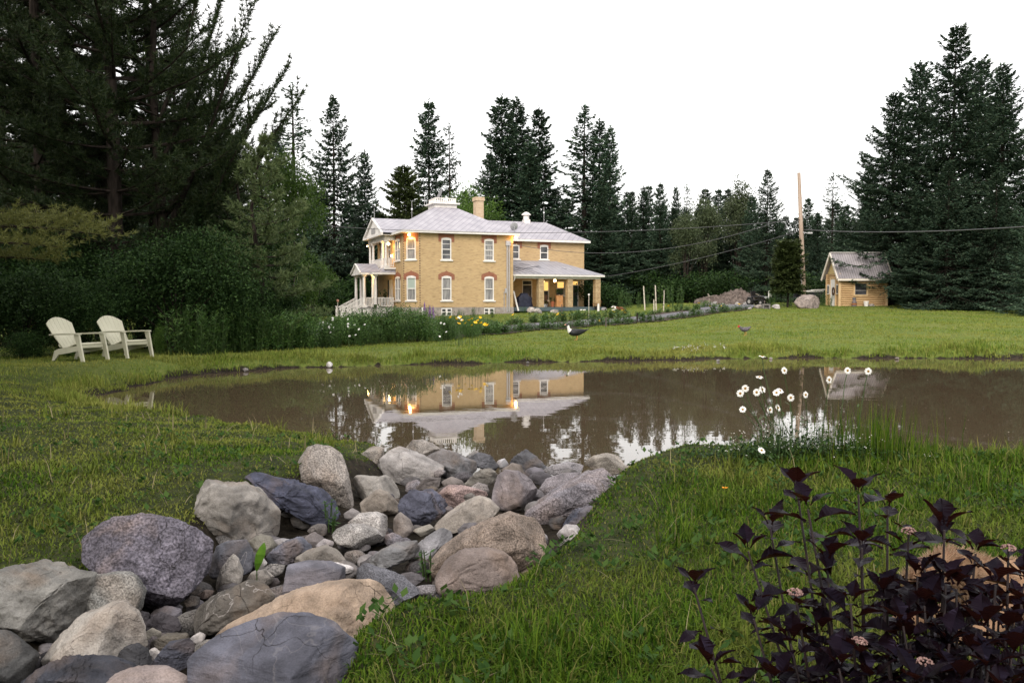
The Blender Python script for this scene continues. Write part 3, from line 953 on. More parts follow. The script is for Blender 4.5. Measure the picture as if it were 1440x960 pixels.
# back posts and conduits
cd = MB()
for a in (8.72, 8.9):
    cd.tube([(a, -.09, Z(.95)), (a, -.09, Z(6.9))], .055, 8)
cd.box(8.6, -.2, Z(6.55), 9.02, -.005, Z(6.95)); cd.box(8.52, -.16, Z(2.55), 8.66, -.004, Z(2.95))
cd.tube([(8.45, -.07, Z(.9)), (8.45, -.07, Z(2.7))], .03, 6)
cd.build('conduit', M_metal, house)
dp_ = MB(); dp_.tube([(9.62, .34, vz - .1), (9.62, .5, vz - .5), (9.5, .62, vz - .7), (9.5, .62, Z(1.05))], .05, 8)
dp_.build('downpipe', M_white, house)
# chimney, ventilator, lightning rods, dishes
ch = MB()
def bbox_uv(mb, x0, y0, x1, y1, z0, z1):
    for (xa, ya, xb, yb) in ((x0, y0, x1, y0), (x1, y0, x1, y1), (x1, y1, x0, y1), (x0, y1, x0, y0)):
        L = abs(xb - xa) + abs(yb - ya)
        mb.quad((xa, ya, z0), (xb, yb, z0), (xb, yb, z1), (xa, ya, z1), uv=[(0, z0), (L, z0), (L, z1), (0, z1)])
    mb.quad((x0, y0, z1), (x1, y0, z1), (x1, y1, z1), (x0, y1, z1), uv=[(0, 0), (1, 0), (1, 1), (0, 1)])
bbox_uv(ch, 8.55, 7.35, 9.3, 8.15, Z(7.6), Z(11.15))
bbox_uv(ch, 8.48, 7.28, 9.37, 8.22, Z(11.15), Z(11.5))
cho = ch.build('chimney', M_chim, house)
fl = MB(); fl.box(8.7, 7.5, Z(11.5) + .003, 9.15, 8.0, Z(11.5) + .02); fl.build('flue', M_dark, cho)
vn = MB()
vn.box(13.45, 7.45, Z(9.2), 14.05, 8.05, Z(9.62))
vn.lathe([(.36, 9.62), (.28, 9.66), (.28, 10.0), (.46, 10.05), (.44, 10.12), (.2, 10.3), (.05, 10.36)], (13.75, 7.75, ZS), 14)
vn.build('roof_ventilator', M_white, house)
M_glassball = pmat('white_glass_ball', (.7, .72, .75), None, rough=.2)
for (a, b, z0, z1) in ((-1.1, 6.85, Z(9.1), Z(10.0)), (2.3, 6.85, Z(9.1), Z(10.75)), (3.4, 6.6, Z(10.4), Z(11.6)), (15.6, 7.75, Z(9.4), Z(10.9))):
    m = MB(); m.tube([(a, b, z0), (a, b, z1)], .018, 6)
    ro = m.build('lightning_rod', M_metal, house)
    if z1 - z0 > 1.3:
        k = MB(); zc = z0 + .95; k.lathe([(.02, zc - .09), (.075, zc - .05), (.09, zc), (.075, zc + .05), (.02, zc + .09)], (a, b, 0), 10); k.build('glass_ball', M_glassball, ro, smooth=True)
M_dish = pmat('grey_dish', (.30, .30, .32), (.38, .38, .40), 4, .5)
def dish(c, az, tilt, r):
    m = MB()
    prof = [(.02, 0)] + [(r * k / 6, .22 * r * (k / 6) ** 2) for k in range(1, 7)] + [(r * 1.02, .22 * r + .01), (r * .98, .22 * r + .03)]
    n = 18
    rot = Matrix.Rotation(az, 3, 'Z') @ Matrix.Rotation(tilt, 3, 'Y')
    base = len(m.v)
    for rr, zz in prof[:7]:
        for k in range(n):
            a = 2 * math.pi * k / n
            m.v.append(tuple(Vector(c) + rot @ Vector((rr * math.cos(a), rr * math.sin(a) * .92, zz))))
    for i in range(6):
        for k in range(n):
            k2 = (k + 1) % n
            m.f.append((i * n + k, i * n + k2, (i + 1) * n + k2, (i + 1) * n + k)); m.mi.append(0); m.uv.append(None)
    m.tube([Vector(c) + rot @ Vector((r * .8, 0, .15)), Vector(c) + rot @ Vector((r * .3, 0, r * .95))], .014, 6)
    m.tube([Vector(c), Vector(c) + rot @ Vector((0, 0, -.14)), Vector(c) + Vector((0, 0, -.6))], .03, 6)
    return m.build('satellite_dish', M_dish, house, smooth=False)
dish((ca - .2, cb - .1, Z(11.2)), math.radians(150), math.radians(62), .55)
dish((9.35, -.1, Z(8.15)), math.radians(-100), math.radians(-62), .36)
# lamps on the house
def lamp(c, r, name='lamp', power=25, mat=None, col_=(1, .58, .2), shade=False):
    m = MB(); k = 6
    m.lathe([(max(.004, r * math.sin(math.pi * i / k)), -r * math.cos(math.pi * i / k)) for i in range(k + 1)], c, 10)
    o = m.build(name, mat or M_lampw, house, smooth=True)
    ld = bpy.data.lights.new('lamp_light', 'POINT'); ld.energy = power * .62; ld.color = col_; ld.shadow_soft_size = r
    l = bpy.data.objects.new('lamp_light', ld); COL.objects.link(l); l.parent = o
    off = Vector((c[0], c[1], c[2]))
    l.location = off + Vector((-.05, -.05, -r - .12))
    return o
lamp((.32, .32, Z(7.24)), .12, power=24, mat=M_lampw, col_=(1, .5, .12))
lamp((9.48, -.2, Z(7.26)), .12, power=24, col_=(1, .5, .12))
lamp((-.45, 4.35, Z(6.75)), .13, power=22)
lamp((-.12, 4.6, Z(5.75)), .10, power=8)
lamp((-1.0, 10.35, Z(6.9)), .07, power=5)
lamp((-1.6, 4.4, PT - .14), .14, power=14)
lamp((12.95, 2.0, Z(3.62)), .13, power=8)
lo = lamp((14.4, 2.6, Z(3.70)), .13, power=8)
# ------------------------------------------------------------------ trees and shrubs
M_bark = pmat('dark_bark', (.014, .011, .009), (.038, .030, .025), 9, .9, .6, 20, spec=.1, stretch=(1, 1, .25))
M_barkg = pmat('grey_bark', (.07, .058, .05), (.13, .11, .095), 9, .9, .5, 20, spec=.1, stretch=(1, 1, .25))
L_spruce = leafmat('spruce_needles', [(.022, .046, .030), (.046, .080, .050), (.085, .122, .072)], .15, .7, .1)
L_cedar = leafmat('cedar_sprays', [(.030, .046, .014), (.046, .066, .020), (.066, .084, .026)], .2)
L_pine = leafmat('pine_needles', [(.011, .024, .008), (.022, .040, .012), (.048, .066, .020)], .2, objvar=.15)
L_pine2 = leafmat('soft_pine_needles', [(.060, .092, .034), (.095, .132, .050), (.14, .175, .070)], .25, objvar=.1)
L_plume = leafmat('pale_pine_needles', [(.075, .088, .022), (.115, .125, .032), (.16, .165, .045)], .25, objvar=.1)
L_dark = leafmat('dark_leaves', [(.008, .021, .006), (.018, .042, .011), (.050, .092, .026)], .2, .6, .12)
L_bright = leafmat('bright_leaves', [(.040, .085, .014), (.068, .13, .020), (.11, .19, .032)], .35, .5, .3)
L_birch = leafmat('pale_leaves', [(.05, .075, .035), (.075, .10, .045), (.10, .125, .06)], .3)

def rhombs(B, D, S, L, W):
    n = len(B)
    L = np.asarray(L)[:, None]; W = np.asarray(W)[:, None]
    V = np.empty((n, 4, 3))
    V[:, 0] = B; V[:, 1] = B + D * L * .45 + S * W * .5; V[:, 2] = B + D * L; V[:, 3] = B + D * L * .45 - S * W * .5
    return V.reshape(-1, 3), np.arange(n * 4).reshape(n, 4)
def unit(a):
    return a / (np.linalg.norm(a, axis=-1, keepdims=True) + 1e-9)

def gen_spruce(seed, H=18.0, R=3.4, low=.6, gap=.06, dens=1.0, spray=.34, power=.85, droop=.35, dead=0):
    r = np.random.default_rng(seed)
    tm = MB()
    tm.tube([(0, 0, -.4), (.02, 0, H * .3), (-.03, .02, H * .65), (0, 0, H)], [H * .013, H * .010, H * .006, .015], 8)
    Bs, Ds, Ss, Ls, Ws = [], [], [], [], []
    z = low
    while z < H - .12:
        fr = z / H
        nb = 7 if fr < .8 else 5
        base = r.uniform(0, 6.28)
        Lmid = R * (1 - fr) ** power + .16
        if fr < .12: Lmid *= .85
        Lmid *= 1 + .10 * math.sin(z * 1.9 + seed) + .08 * math.sin(z * .77 + seed * 2)
        for k in range(nb):
            if r.random() < gap: continue
            az = base + 6.283 * k / nb + r.normal(0, .22)
            L = Lmid * r.choice([.55, .8, .95, 1.05, 1.2]) * r.uniform(.9, 1.12)
            o = np.array([math.cos(az), math.sin(az), 0]); s = np.array([-math.sin(az), math.cos(az), 0])
            rise = (fr - .45) * .9 + r.normal(0, .07)             # lower boughs hang, upper ones climb
            def P(t):
                t = np.asarray(t)[..., None]
                return o * L * t + np.array([0, 0, 1.0]) * (rise * L * t - droop * L * t * (1 - t) * 1.2 + .10 * L * t * t) + np.array([0, 0, z])
            if L > 1.0:
                tt = np.linspace(0, .85, 4)
                tm.tube(P(tt), [.012 * L + .008, .010 * L, .006 * L, .004], 4, cap=False)
            n = int((14 + L * 42) * dens)
            t = r.uniform(.08 if fr > .7 else .15, 1, n) ** .9
            wid = .33 * L * np.sin(np.pi * np.clip(t, 0, 1) ** .75) * (.7 + .3 * np.sin(t * 19 + k)) + .05
            off = r.uniform(-1, 1, n)
            B = P(t) + s * (off * wid)[:, None] + np.array([0, 0, 1.0]) * (r.normal(0, .05, n) - .10 * np.abs(off) * wid)[:, None]
            D = unit(o * r.uniform(.5, 1.1, n)[:, None] + s * (np.sign(off) * r.uniform(.1, .9, n))[:, None] + np.array([0, 0, 1.0]) * r.normal(-.12 + rise * .5, .28, n)[:, None])
            S = unit(np.cross(D, np.array([0, 0, 1.0])) + r.normal(0, .45, (n, 3)))
            Bs.append(B); Ds.append(D); Ss.append(S)
            Ls.append(spray * r.uniform(.6, 1.25, n)); Ws.append(spray * .46 * r.uniform(.7, 1.3, n))
        z += (.40 if fr < .75 else .30) * r.uniform(.75, 1.25) * (H / 18)
    # leader
    n = 40
    zz = r.uniform(H - 1.0, H + .1, n)
    B = np.stack([r.normal(0, .03, n), r.normal(0, .03, n), zz], 1)
    D = unit(np.stack([r.normal(0, .6, n), r.normal(0, .6, n), r.uniform(.3, 1.2, n)], 1))
    Bs.append(B); Ds.append(D); Ss.append(unit(np.cross(D, r.normal(0, 1, (n, 3))))); Ls.append(np.full(n, spray * .8)); Ws.append(np.full(n, spray * .3))
    V, T = rhombs(*map(np.concatenate, (Bs, Ds, Ss, Ls, Ws)))
    crown = np_mesh('crown', V, T)
    return tm, crown, H

def needles(r, C, D, n, L, W, spread=.55):
    """tufts: n thin triangles about direction D at each centre C"""
    m = len(C)
    B = np.repeat(C, n, 0) + r.normal(0, .015, (m * n, 3))
    d = unit(np.repeat(D, n, 0) + r.normal(0, spread, (m * n, 3)))
    s = unit(np.cross(d, r.normal(0, 1, (m * n, 3))))
    l = L * r.uniform(.7, 1.2, m * n)[:, None]
    V = np.empty((m * n, 3, 3))
    V[:, 0] = B + s * W * .5; V[:, 1] = B - s * W * .5; V[:, 2] = B + d * l
    return V.reshape(-1, 3)

def pine_branch(r, tm, path, L, tl, tw, twd=4.6, tuftn=9, spread=.6, t0=.22):
    """a limb along path (function of t) with side twigs that end in plumes of needles"""
    tt = np.linspace(0, 1, 6)
    pp = path(tt)
    tm.tube(pp, [.013 * L + .012, .011 * L + .008, .009 * L + .006, .006 * L + .005, .004 * L + .004, .006], 5, cap=False)
    out = []
    nt = max(3, int(L * twd))
    for k in range(nt):
        t = t0 + (1 - t0) * (k + r.uniform(.2, .8)) / nt
        p = path(np.array([t]))[0]
        d0 = unit(path(np.array([min(1.0, t + .02)]))[0] - path(np.array([t - .02]))[0])
        sd = unit(np.cross(d0, [0, 0, 1.0])) * (1 if k % 2 else -1)
        td = unit(d0 * r.uniform(.6, 1.0) + sd * r.uniform(.45, 1.0) + np.array([0, 0, r.uniform(-.02, .5)]))
        tlen = (1.25 - .5 * t) * r.uniform(.5, 1.0) * min(1.0, L / 3.2)
        nn = max(3, int(tlen * 9))
        u = np.linspace(.12, 1, nn)[:, None]
        C = p + td * tlen * u + np.array([0, 0, .12]) * u ** 2
        out.append(needles(r, C, np.repeat(unit(td + np.array([0, 0, .35]))[None], nn, 0), tuftn, tl, tw, spread))
    C = path(np.linspace(.8, 1.0, 4))
    out.append(needles(r, C, np.repeat(unit(path(np.array([1.0])) - path(np.array([.9]))), 4, 0), tuftn + 3, tl, tw, spread))
    return out

def gen_pine(seed, H=24.0, low=3.0, Lmax=5.5, step=.85, nb=5, tl=.24, tw=.030, lift=0.0, tuftn=12, rad=.27, shape='round', azs=None, spread=.75, twd=4.6):
    r = np.random.default_rng(seed)
    tm = MB()
    wob = [r.normal(0, .12) for _ in range(6)]
    tp = [(wob[0] * 0, 0, -.4), (wob[1], wob[2] * .5, H * .33), (wob[3] * 1.3, wob[4], H * .66), (0, 0, H)]
    tm.tube(tp, [rad, rad * .8, rad * .5, .03], 10)
    out = []
    z = low
    while z < H - .3:
        fr = (z - low) / (H - low)
        prof = (.62 + .38 * math.sin(min(1, fr * 2.2) * math.pi / 2)) * (1 - fr ** 2.2) + .10 if shape == 'round' else (1 - fr) ** .8 + .10
        a0 = r.uniform(0, 6.28)
        for k in range(nb):
            az = a0 + 6.283 * k / nb + r.normal(0, .3)
            if azs is not None and not azs(az, z): continue
            L = Lmax * prof * r.uniform(.55, 1.15)
            if L < .35: continue
            el = -.10 + .75 * fr ** 1.4 + lift + r.normal(0, .10)
            o = np.array([math.cos(az), math.sin(az), 0])
            def path(t, L=L, el=el, o=o, z=z):
                t = np.asarray(t)[:, None]
                return np.array([0, 0, z]) + o * L * math.cos(el) * t + np.array([0, 0, 1.0]) * (L * math.sin(el) * t - .10 * L * t * (1 - t) + .16 * L * t ** 3)
            out += pine_branch(r, tm, path, L, tl, tw, tuftn=tuftn, spread=spread, twd=twd)
        z += step * r.uniform(.7, 1.3)
    V = np.concatenate(out)
    return tm, np_mesh('crown', V, np.arange(len(V)).reshape(-1, 3)), H

def gen_leafy(seed, H=4.0, R=2.0, n=9000, leaf=.10, low=.1, lobes=11, trunk=True, gaps=.5, asp=.55):
    """shrub or broadleaf tree: stems, then leaf clumps at the ends of twigs inside several uneven lobes"""
    r = np.random.default_rng(seed)
    tm = MB()
    cs, rs = [], []
    for k in range(lobes):
        a = r.uniform(0, 6.28); rr = R * r.uniform(.15, .72) ** .8
        zc = low * H + (1 - low) * H * r.uniform(.18 if trunk else .08, .80)
        sh = math.sin(math.pi * min(1, max(.08, (zc / H - low) / (1.02 - low)))) ** .6
        cs.append((rr * math.cos(a) * sh, rr * math.sin(a) * sh, zc)); rs.append(R * r.uniform(.32, .55) * (1 if trunk else 1.15))
    cs.append((0, 0, H - R * .32)); rs.append(R * .36)
    for i, c in enumerate(cs):
        b0 = (r.normal(0, .06 * R), r.normal(0, .06 * R), -.2) if not trunk else (0, 0, -.3)
        mid = (c[0] * .35, c[1] * .35, c[2] * .55)
        tm.tube([b0, mid, c], [(.035 if trunk else .018) * H ** .8 * .6, .015 * H ** .8 * .6, .006], 6, cap=False)
    Bs, Ds, Ls = [], [], []
    tot = sum(q ** 2 for q in rs)
    for c, q in zip(cs, rs):
        m = max(6, int(n * q * q / tot / 26))
        d = unit(r.normal(0, 1, (m, 3)))
        d[:, 2] = np.where(r.random(m) < .6, np.abs(d[:, 2]), d[:, 2])
        rad = q * r.uniform(.45, 1.12, m)[:, None]
        C = np.array(c) + d * rad * np.array([1, 1, .85])
        keep = C[:, 2] > low * H * .4
        C, d = C[keep], d[keep]
        k = 26
        B = np.repeat(C, k, 0) + r.normal(0, leaf * 1.5, (len(C) * k, 3))
        D = unit(np.repeat(d, k, 0) * .6 + r.normal(0, .8, (len(C) * k, 3)))
        Bs.append(B); Ds.append(D)
    B = np.concatenate(Bs); D = np.concatenate(Ds)
    up = np.array([0, 0, 1.0]) + r.normal(0, .6, B.shape)
    S = unit(np.cross(D, up))
    L = leaf * r.uniform(.65, 1.3, len(B))
    V, T = rhombs(B, D, S, L, L * asp)
    return tm, np_mesh('crown', V, T), H

PROTO = {}
def proto(key, gen):
    tm, crown, H = gen
    me = bpy.data.meshes.new('trunk'); me.from_pydata(tm.v, [], tm.f); me.update()
    PROTO[key] = (me, crown, H)
proto('spruce1', gen_spruce(1, R=4.2, gap=.10))
proto('spruce2', gen_spruce(2, R=3.4, power=.8, gap=.16))
proto('spruce3', gen_spruce(3, R=5.4, power=.85, gap=.12, dens=.85))
proto('spruce4', gen_spruce(4, R=3.2, power=.75, gap=.36, dens=.7))
proto('sparse', gen_spruce(5, R=2.2, power=.6, gap=.45, dens=.42, low=3.0, spray=.30))
proto('bigspruce', gen_spruce(6, H=18, R=5.9, power=.80, gap=.12, dens=1.7, low=2.5, spray=.26, droop=.45))
proto('bigspruce2', gen_spruce(16, H=18, R=5.2, power=.80, gap=.14, dens=1.7, low=1.5, spray=.26, droop=.45))
proto('cedar', gen_spruce(7, H=12, R=2.9, power=.55, gap=0, dens=1.8, spray=.26, droop=0))
proto('smallcedar', gen_spruce(8, H=4.2, R=.95, power=.5, gap=0, dens=3.2, spray=.15, low=1.1, droop=0))
proto('pine1', gen_pine(11, H=25, low=4, Lmax=5.6, lift=.08))
proto('pine2', gen_pine(12, H=24, low=3, Lmax=5.2, lift=.2, nb=5))
proto('pine3', gen_pine(13, H=26, low=7, Lmax=4.6, lift=.1, nb=4))
proto('softpine', gen_pine(14, H=9.5, low=1.2, Lmax=2.6, step=.5, nb=5, tl=.22, tw=.045, lift=-.02, rad=.13, shape='cone', tuftn=10, spread=.7, twd=4.2))
proto('birch', gen_leafy(21, H=12, R=3.0, n=9000, leaf=.24, low=.25, lobes=12))
proto('leafytree', gen_leafy(22, H=9, R=3.0, n=16000, leaf=.17, low=.12, lobes=14))
proto('bush1', gen_leafy(23, H=3.4, R=2.0, n=22000, leaf=.085, low=.02, lobes=14, trunk=False))
proto('bush2', gen_leafy(24, H=2.4, R=1.6, n=16000, leaf=.08, low=.02, lobes=11, trunk=False))
proto('bush3', gen_leafy(25, H=1.2, R=1.1, n=7000, leaf=.07, low=.0, lobes=8, trunk=False))
proto('farbush', gen_leafy(26, H=3.0, R=2.4, n=5000, leaf=.20, low=.0, lobes=10, trunk=False))

def tree(key, x, y, name, label, cat, leaf, bark, h=None, wx=1.0, group=None, rz=None, z=None):
    tr_, cr_, H = PROTO[key]
    s = (h / H) if h else 1.0
    r = random.Random(hash((round(x, 2), round(y, 2))) & 0xffff)
    e = empty(name, (x, y, (gz(x, y) if z is None else z) - .03), r.uniform(0, 6.28) if rz is None else rz, label, cat, group, (s * wx, s * wx, s))
    a = link('trunk', tr_, None, e); b = link('crown', cr_, None, e)
    for o, m in ((a, bark), (b, leaf)):
        if len(o.data.materials) == 0: o.data.materials.append(m)
        o.material_slots[0].link = 'OBJECT'; o.material_slots[0].material = m
    return e
def tree_px(key, px, ytop, d, name, label, cat, leaf, bark, wx=1.0, group=None, rz=None):
    p = at(px, ytop, d)
    x, y = p[0], p[1]
    h = p[2] - gz(x, y)
    return tree(key, x, y, name, label, cat, leaf, bark, h, wx, group, rz)

SP = dict(name='spruce_tree', cat='spruce tree', leaf=L_spruce, bark=M_bark)
def sp(key, px, yt, d, label, wx=1.0, **k):
    a = dict(SP); a.update(k)
    return tree_px(key, px, yt, d, a['name'], label, a['cat'], a['leaf'], a['bark'], wx, a.get('group'), a.get('rz'))
sp('sparse', 411, 118, 60, 'thin ragged spruce top at the edge of the tall pines, taller than its neighbour', 1.2)
sp('spruce3', 468, 135, 84, 'tall dark spruce with open boughs standing alone left of the house', .82)
sp('spruce2', 513, 212, 88, 'slim spruce just behind the front gable, beside the taller open spruce', .85)
sp('spruce1', 440, 262, 86, 'short dark spruce filling the gap left of the tall open spruce', 1.0)
sp('spruce1', 603, 142, 95, 'narrow tall spruce rising straight behind the roof deck', .85)
sp('sparse', 632, 175, 93, 'half bare spindly spruce beside the narrow one behind the roof deck', .9)
sp('cedar', 568, 236, 88, 'broad olive green cedar directly behind the front gable roof', .95, name='cedar_tree', cat='cedar tree', leaf=L_cedar)
sp('cedar', 534, 300, 92, 'low olive cedar mostly hidden behind the front gable', 1.0, name='cedar_tree', cat='cedar tree', leaf=L_cedar)
sp('spruce1', 706, 135, 92, 'tallest spruce of the clump behind the brick chimney', 1.05)
sp('spruce2', 727, 138, 96, 'second spruce of the clump behind the chimney, close beside the tallest', 1.0)
sp('spruce1', 758, 152, 93, 'third and lowest spruce of the clump behind the white roof ventilator', .98)
sp('spruce3', 690, 215, 90, 'wide low spruce filling the foot of the clump behind the chimney', .9)
sp('spruce2', 745, 200, 89, 'dark spruce in front of the clump behind the house', 1.2)
sp('spruce4', 822, 150, 90, 'tall open spruce with bare gaps behind the right end of the house roof', 1.25)
sp('spruce2', 843, 168, 93, 'middle spruce of the trio behind the right end of the house', .9)
sp('spruce2', 858, 178, 88, 'dense spruce at the outer side of the trio behind the house', .78)
sp('spruce1', 846, 262, 84, 'bushy blue green spruce low behind the veranda roof', 1.2)
sp('spruce1', 889, 268, 88, 'mid height spruce just past the veranda, twin of the one beside it', .8)
sp('spruce2', 905, 262, 90, 'pointed spruce second past the veranda', .85)
sp('spruce1', 929, 257, 86, 'pointed spruce in the middle of the distant row, tallest there', .8)
sp('spruce2', 951, 262, 92, 'narrow spruce behind the middle of the distant row', .7)
sp('sparse', 966, 260, 89, 'thin feathery spruce over the pale birches', .9)
tree_px('birch', 992, 280, 84, 'birch_tree', 'pale leafed birch between the distant spruces and the clearing', 'birch tree', L_birch, M_bark, .8)
tree_px('birch', 965, 300, 82, 'birch_tree', 'pale green leafy tree lower than the birch beside it', 'birch tree', L_birch, M_bark, .85)
tree_px('birch', 1040, 256, 88, 'birch_tree', 'thin leafed pale tree beside the wide spruce near the pole', 'birch tree', L_birch, M_bark, .72)
sp('spruce3', 1080, 238, 76, 'wide dark spruce behind the utility pole with long boughs', .86)
sp('spruce1', 1058, 275, 84, 'spruce half hidden behind the wide one near the pole', .9)
sp('smallcedar', 1109, 338, 58, 'small olive cedar with a bare stem beside the utility pole', 1.25, name='cedar_tree', cat='cedar tree', leaf=L_cedar)
sp('sparse', 1172, 244, 78, 'sparse topped spruce standing behind the log shed', 1.2)
sp('spruce1', 1150, 298, 84, 'dark spruce behind the shed, next to the pole', .9)
sp('spruce1', 1190, 288, 72, 'full spruce rising behind the shed roof', 1.1)
BIG = dict(name='spruce_tree')
sp('bigspruce2', 1294, 88, 65, 'tall spruce left of the highest one in the big clump right of the shed', .95)
sp('bigspruce', 1345, 36, 58, 'highest spruce of all, rising from the middle of the big clump', .88)
sp('bigspruce2', 1412, 90, 60, 'tall spruce right of the highest one in the big clump', .9)
sp('bigspruce', 1259, 131, 61.5, 'spruce with long boughs hanging over the shed roof', 1.02)
sp('bigspruce', 1381, 84, 66, 'spruce standing close behind the highest one of the big clump', .9)
sp('bigspruce', 1225, 232, 70, 'shorter spruce at the shed side of the big clump', 1.0)
sp('bigspruce2', 1478, 120, 58, 'spruce cut by the right edge of the picture', .95)
sp('bigspruce', 1545, 70, 56, 'big spruce wholly past the clump at the right edge', .95)
sp('spruce3', 1335, 225, 54, 'low skirted spruce in front of the big clump right of the shed', 1.0)
sp('spruce3', 1402, 240, 53, 'second low skirted spruce in front of the big clump', 1.0)
sp('spruce1', 1292, 282, 56, 'young spruce crowding the side of the log shed', 1.15)
sp('spruce3', 1470, 230, 47, 'low dark spruce at the edge of the lawn on the far right', 1.0)
# deep woods: what nobody can tell apart
rw = random.Random(5)
for px in range(-60, 1560, 21):
    yt = 285 + rw.uniform(-30, 45)
    if px < 400: yt -= 70
    d = rw.uniform(98, 122) if px > 400 else rw.uniform(58, 85)
    tree_px(rw.choice(['spruce1', 'spruce3', 'spruce1']), px + rw.uniform(-8, 8), yt, d, 'spruce_tree', 'dark spruce deep in the woods that close the view', 'spruce tree', L_spruce, M_bark, rw.uniform(.9, 1.3), 'spruces deep in the woods')
for px in range(862, 1240, 17):
    tree_px(rw.choice(['spruce1', 'spruce3', 'spruce2']), px + rw.uniform(-6, 6), rw.uniform(285, 335), rw.uniform(90, 97), 'spruce_tree', 'dark spruce deep in the woods that close the view', 'spruce tree', L_spruce, M_bark, rw.uniform(1.0, 1.4), 'spruces deep in the woods')
for px in list(range(385, 520, 26)) + list(range(855, 1060, 24)) + list(range(1140, 1240, 26)):
    d = rw.uniform(76, 90)
    p = at(px + rw.uniform(-6, 6), 395 + rw.uniform(-12, 10), d)
    tree('farbush', p[0], p[1], 'shrub', 'dark shrub in the undergrowth at the foot of the woods', 'shrub', L_dark, M_bark, p[2] - gz(p[0], p[1]), 1.3, 'shrubs at the foot of the woods')

# the tall white pines on the left
PN = dict(cat='pine tree', leaf=L_pine, bark=M_bark)
def pine(key, px, d, h, label, wx=1.0, rz=0.0, leaf=L_pine):
    p = at(px, 480, d)
    return tree(key, p[0], p[1], 'pine_tree', label, 'pine tree', leaf, M_bark, h, wx, None, rz)
pine('pine1', 143, 31, 24, 'tall pine with a straight dark trunk, second of the pines from the clearing', .95, .3)
pine('pine2', 168, 28, 20.5, 'pine with long rising limbs high in the corner of the sky', 1.12, 2.1)
pine('pine3', 212, 33, 21, 'pine with a slim trunk showing between limbs, first from the clearing', .95, 4.0)
pine('pine1', 60, 29, 22, 'heavy pine whose dark crown fills the upper corner', 1.0, 1.2)
pine('pine2', -20, 33, 24, 'pine at the very edge of the picture behind the heavy crown', 1.0, 5.0)
pine('pine3', 105, 38, 24, 'pine standing back between the two tall trunks', 1.0, .7)
pine('pine1', 250, 44, 17, 'shorter pine behind the slim trunked one', .9, 2.9)
pine('pine2', 15, 44, 22, 'pine far back in the dark stand', 1.0, 2.9)
pine('pine2', 310, 46, 14.5, 'thin pine with a bare stem behind the soft green one', .8, 1.0)
pine('softpine', 372, 26, 6.5, 'soft grey green young pine with drooping plumes at the edge of the clearing', 1.12, .5, L_pine2)
pine('softpine', 330, 29, 7.2, 'young pine standing close behind the soft grey green one', 1.0, 2.5, L_pine)
tree_px('leafytree', 402, 208, 39, 'leafy_tree', 'bright green broadleaf tree peeking out behind the young pine', 'tree', L_bright, M_barkg, .62)
tree_px('leafytree', 433, 352, 46, 'leafy_tree', 'small bright green leafy tree with a branch reaching toward the house', 'tree', L_bright, M_barkg, .9)
tree_px('leafytree', 657, 262, 86, 'leafy_tree', 'bright leafy tree behind the house roof beside the chimney', 'tree', L_bright, M_barkg, .9)
def steep_pine():
    r = np.random.default_rng(71)
    d0 = 29.0
    p = at(228, 480, d0); b = np.array([p[0], p[1], gz(p[0], p[1])])
    tm = MB(); tm.tube([(0, 0, -.4), (.1, 0, 4), (-.2, .1, 9), (.1, 0, 15)], [.22, .18, .12, .04], 9)
    out = []
    for (z0, px, py, dd) in ((3.4, 352, 8, -1.2), (4.2, 384, 50, .6), (2.9, 424, 132, -.6), (3.8, 405, 95, 1.5), (2.4, 362, 150, -1.5), (6.0, 318, -20, 1.0), (5.2, 335, 70, -.3), (3.2, 395, 190, .9), (7.5, 290, -60, .2), (4.8, 300, 60, 2.0), (2.0, 345, 215, -.8)):
        tip = np.array(at(px, py, d0 + dd)) - b
        s0 = np.array([0, 0, z0]); v = tip - s0; L = float(np.linalg.norm(v))
        def path(t, s0=s0, v=v, L=L):
            t = np.asarray(t)[:, None]
            return s0 + v * t + np.array([0, 0, -1.0]) * (.22 * L * t * (1 - t))
        out += pine_branch(r, tm, path, L, .24, .028, twd=5.5, tuftn=13, t0=.20, spread=.8)
    for k in range(14):
        az = r.uniform(1.9, 4.4); zz = r.uniform(4, 14); L = 3.4 * (1 - zz / 17) + .8; o = np.array([math.cos(az), math.sin(az), 0])
        def path(t, L=L, o=o, zz=zz):
            t = np.asarray(t)[:, None]
            return np.array([0, 0, zz]) + o * L * t + np.array([0, 0, 1.0]) * (L * .35 * t)
        out += pine_branch(r, tm, path, L, .26, .04)
    V = np.concatenate(out)
    e = empty('pine_tree', b, 0, 'pine whose steep bare limbs reach up over the open sky toward the house', 'pine tree')
    tm.build('trunk', M_bark, e)
    link('crown', np_mesh('crown', V, np.arange(len(V)).reshape(-1, 3)), L_pine, e)
steep_pine()
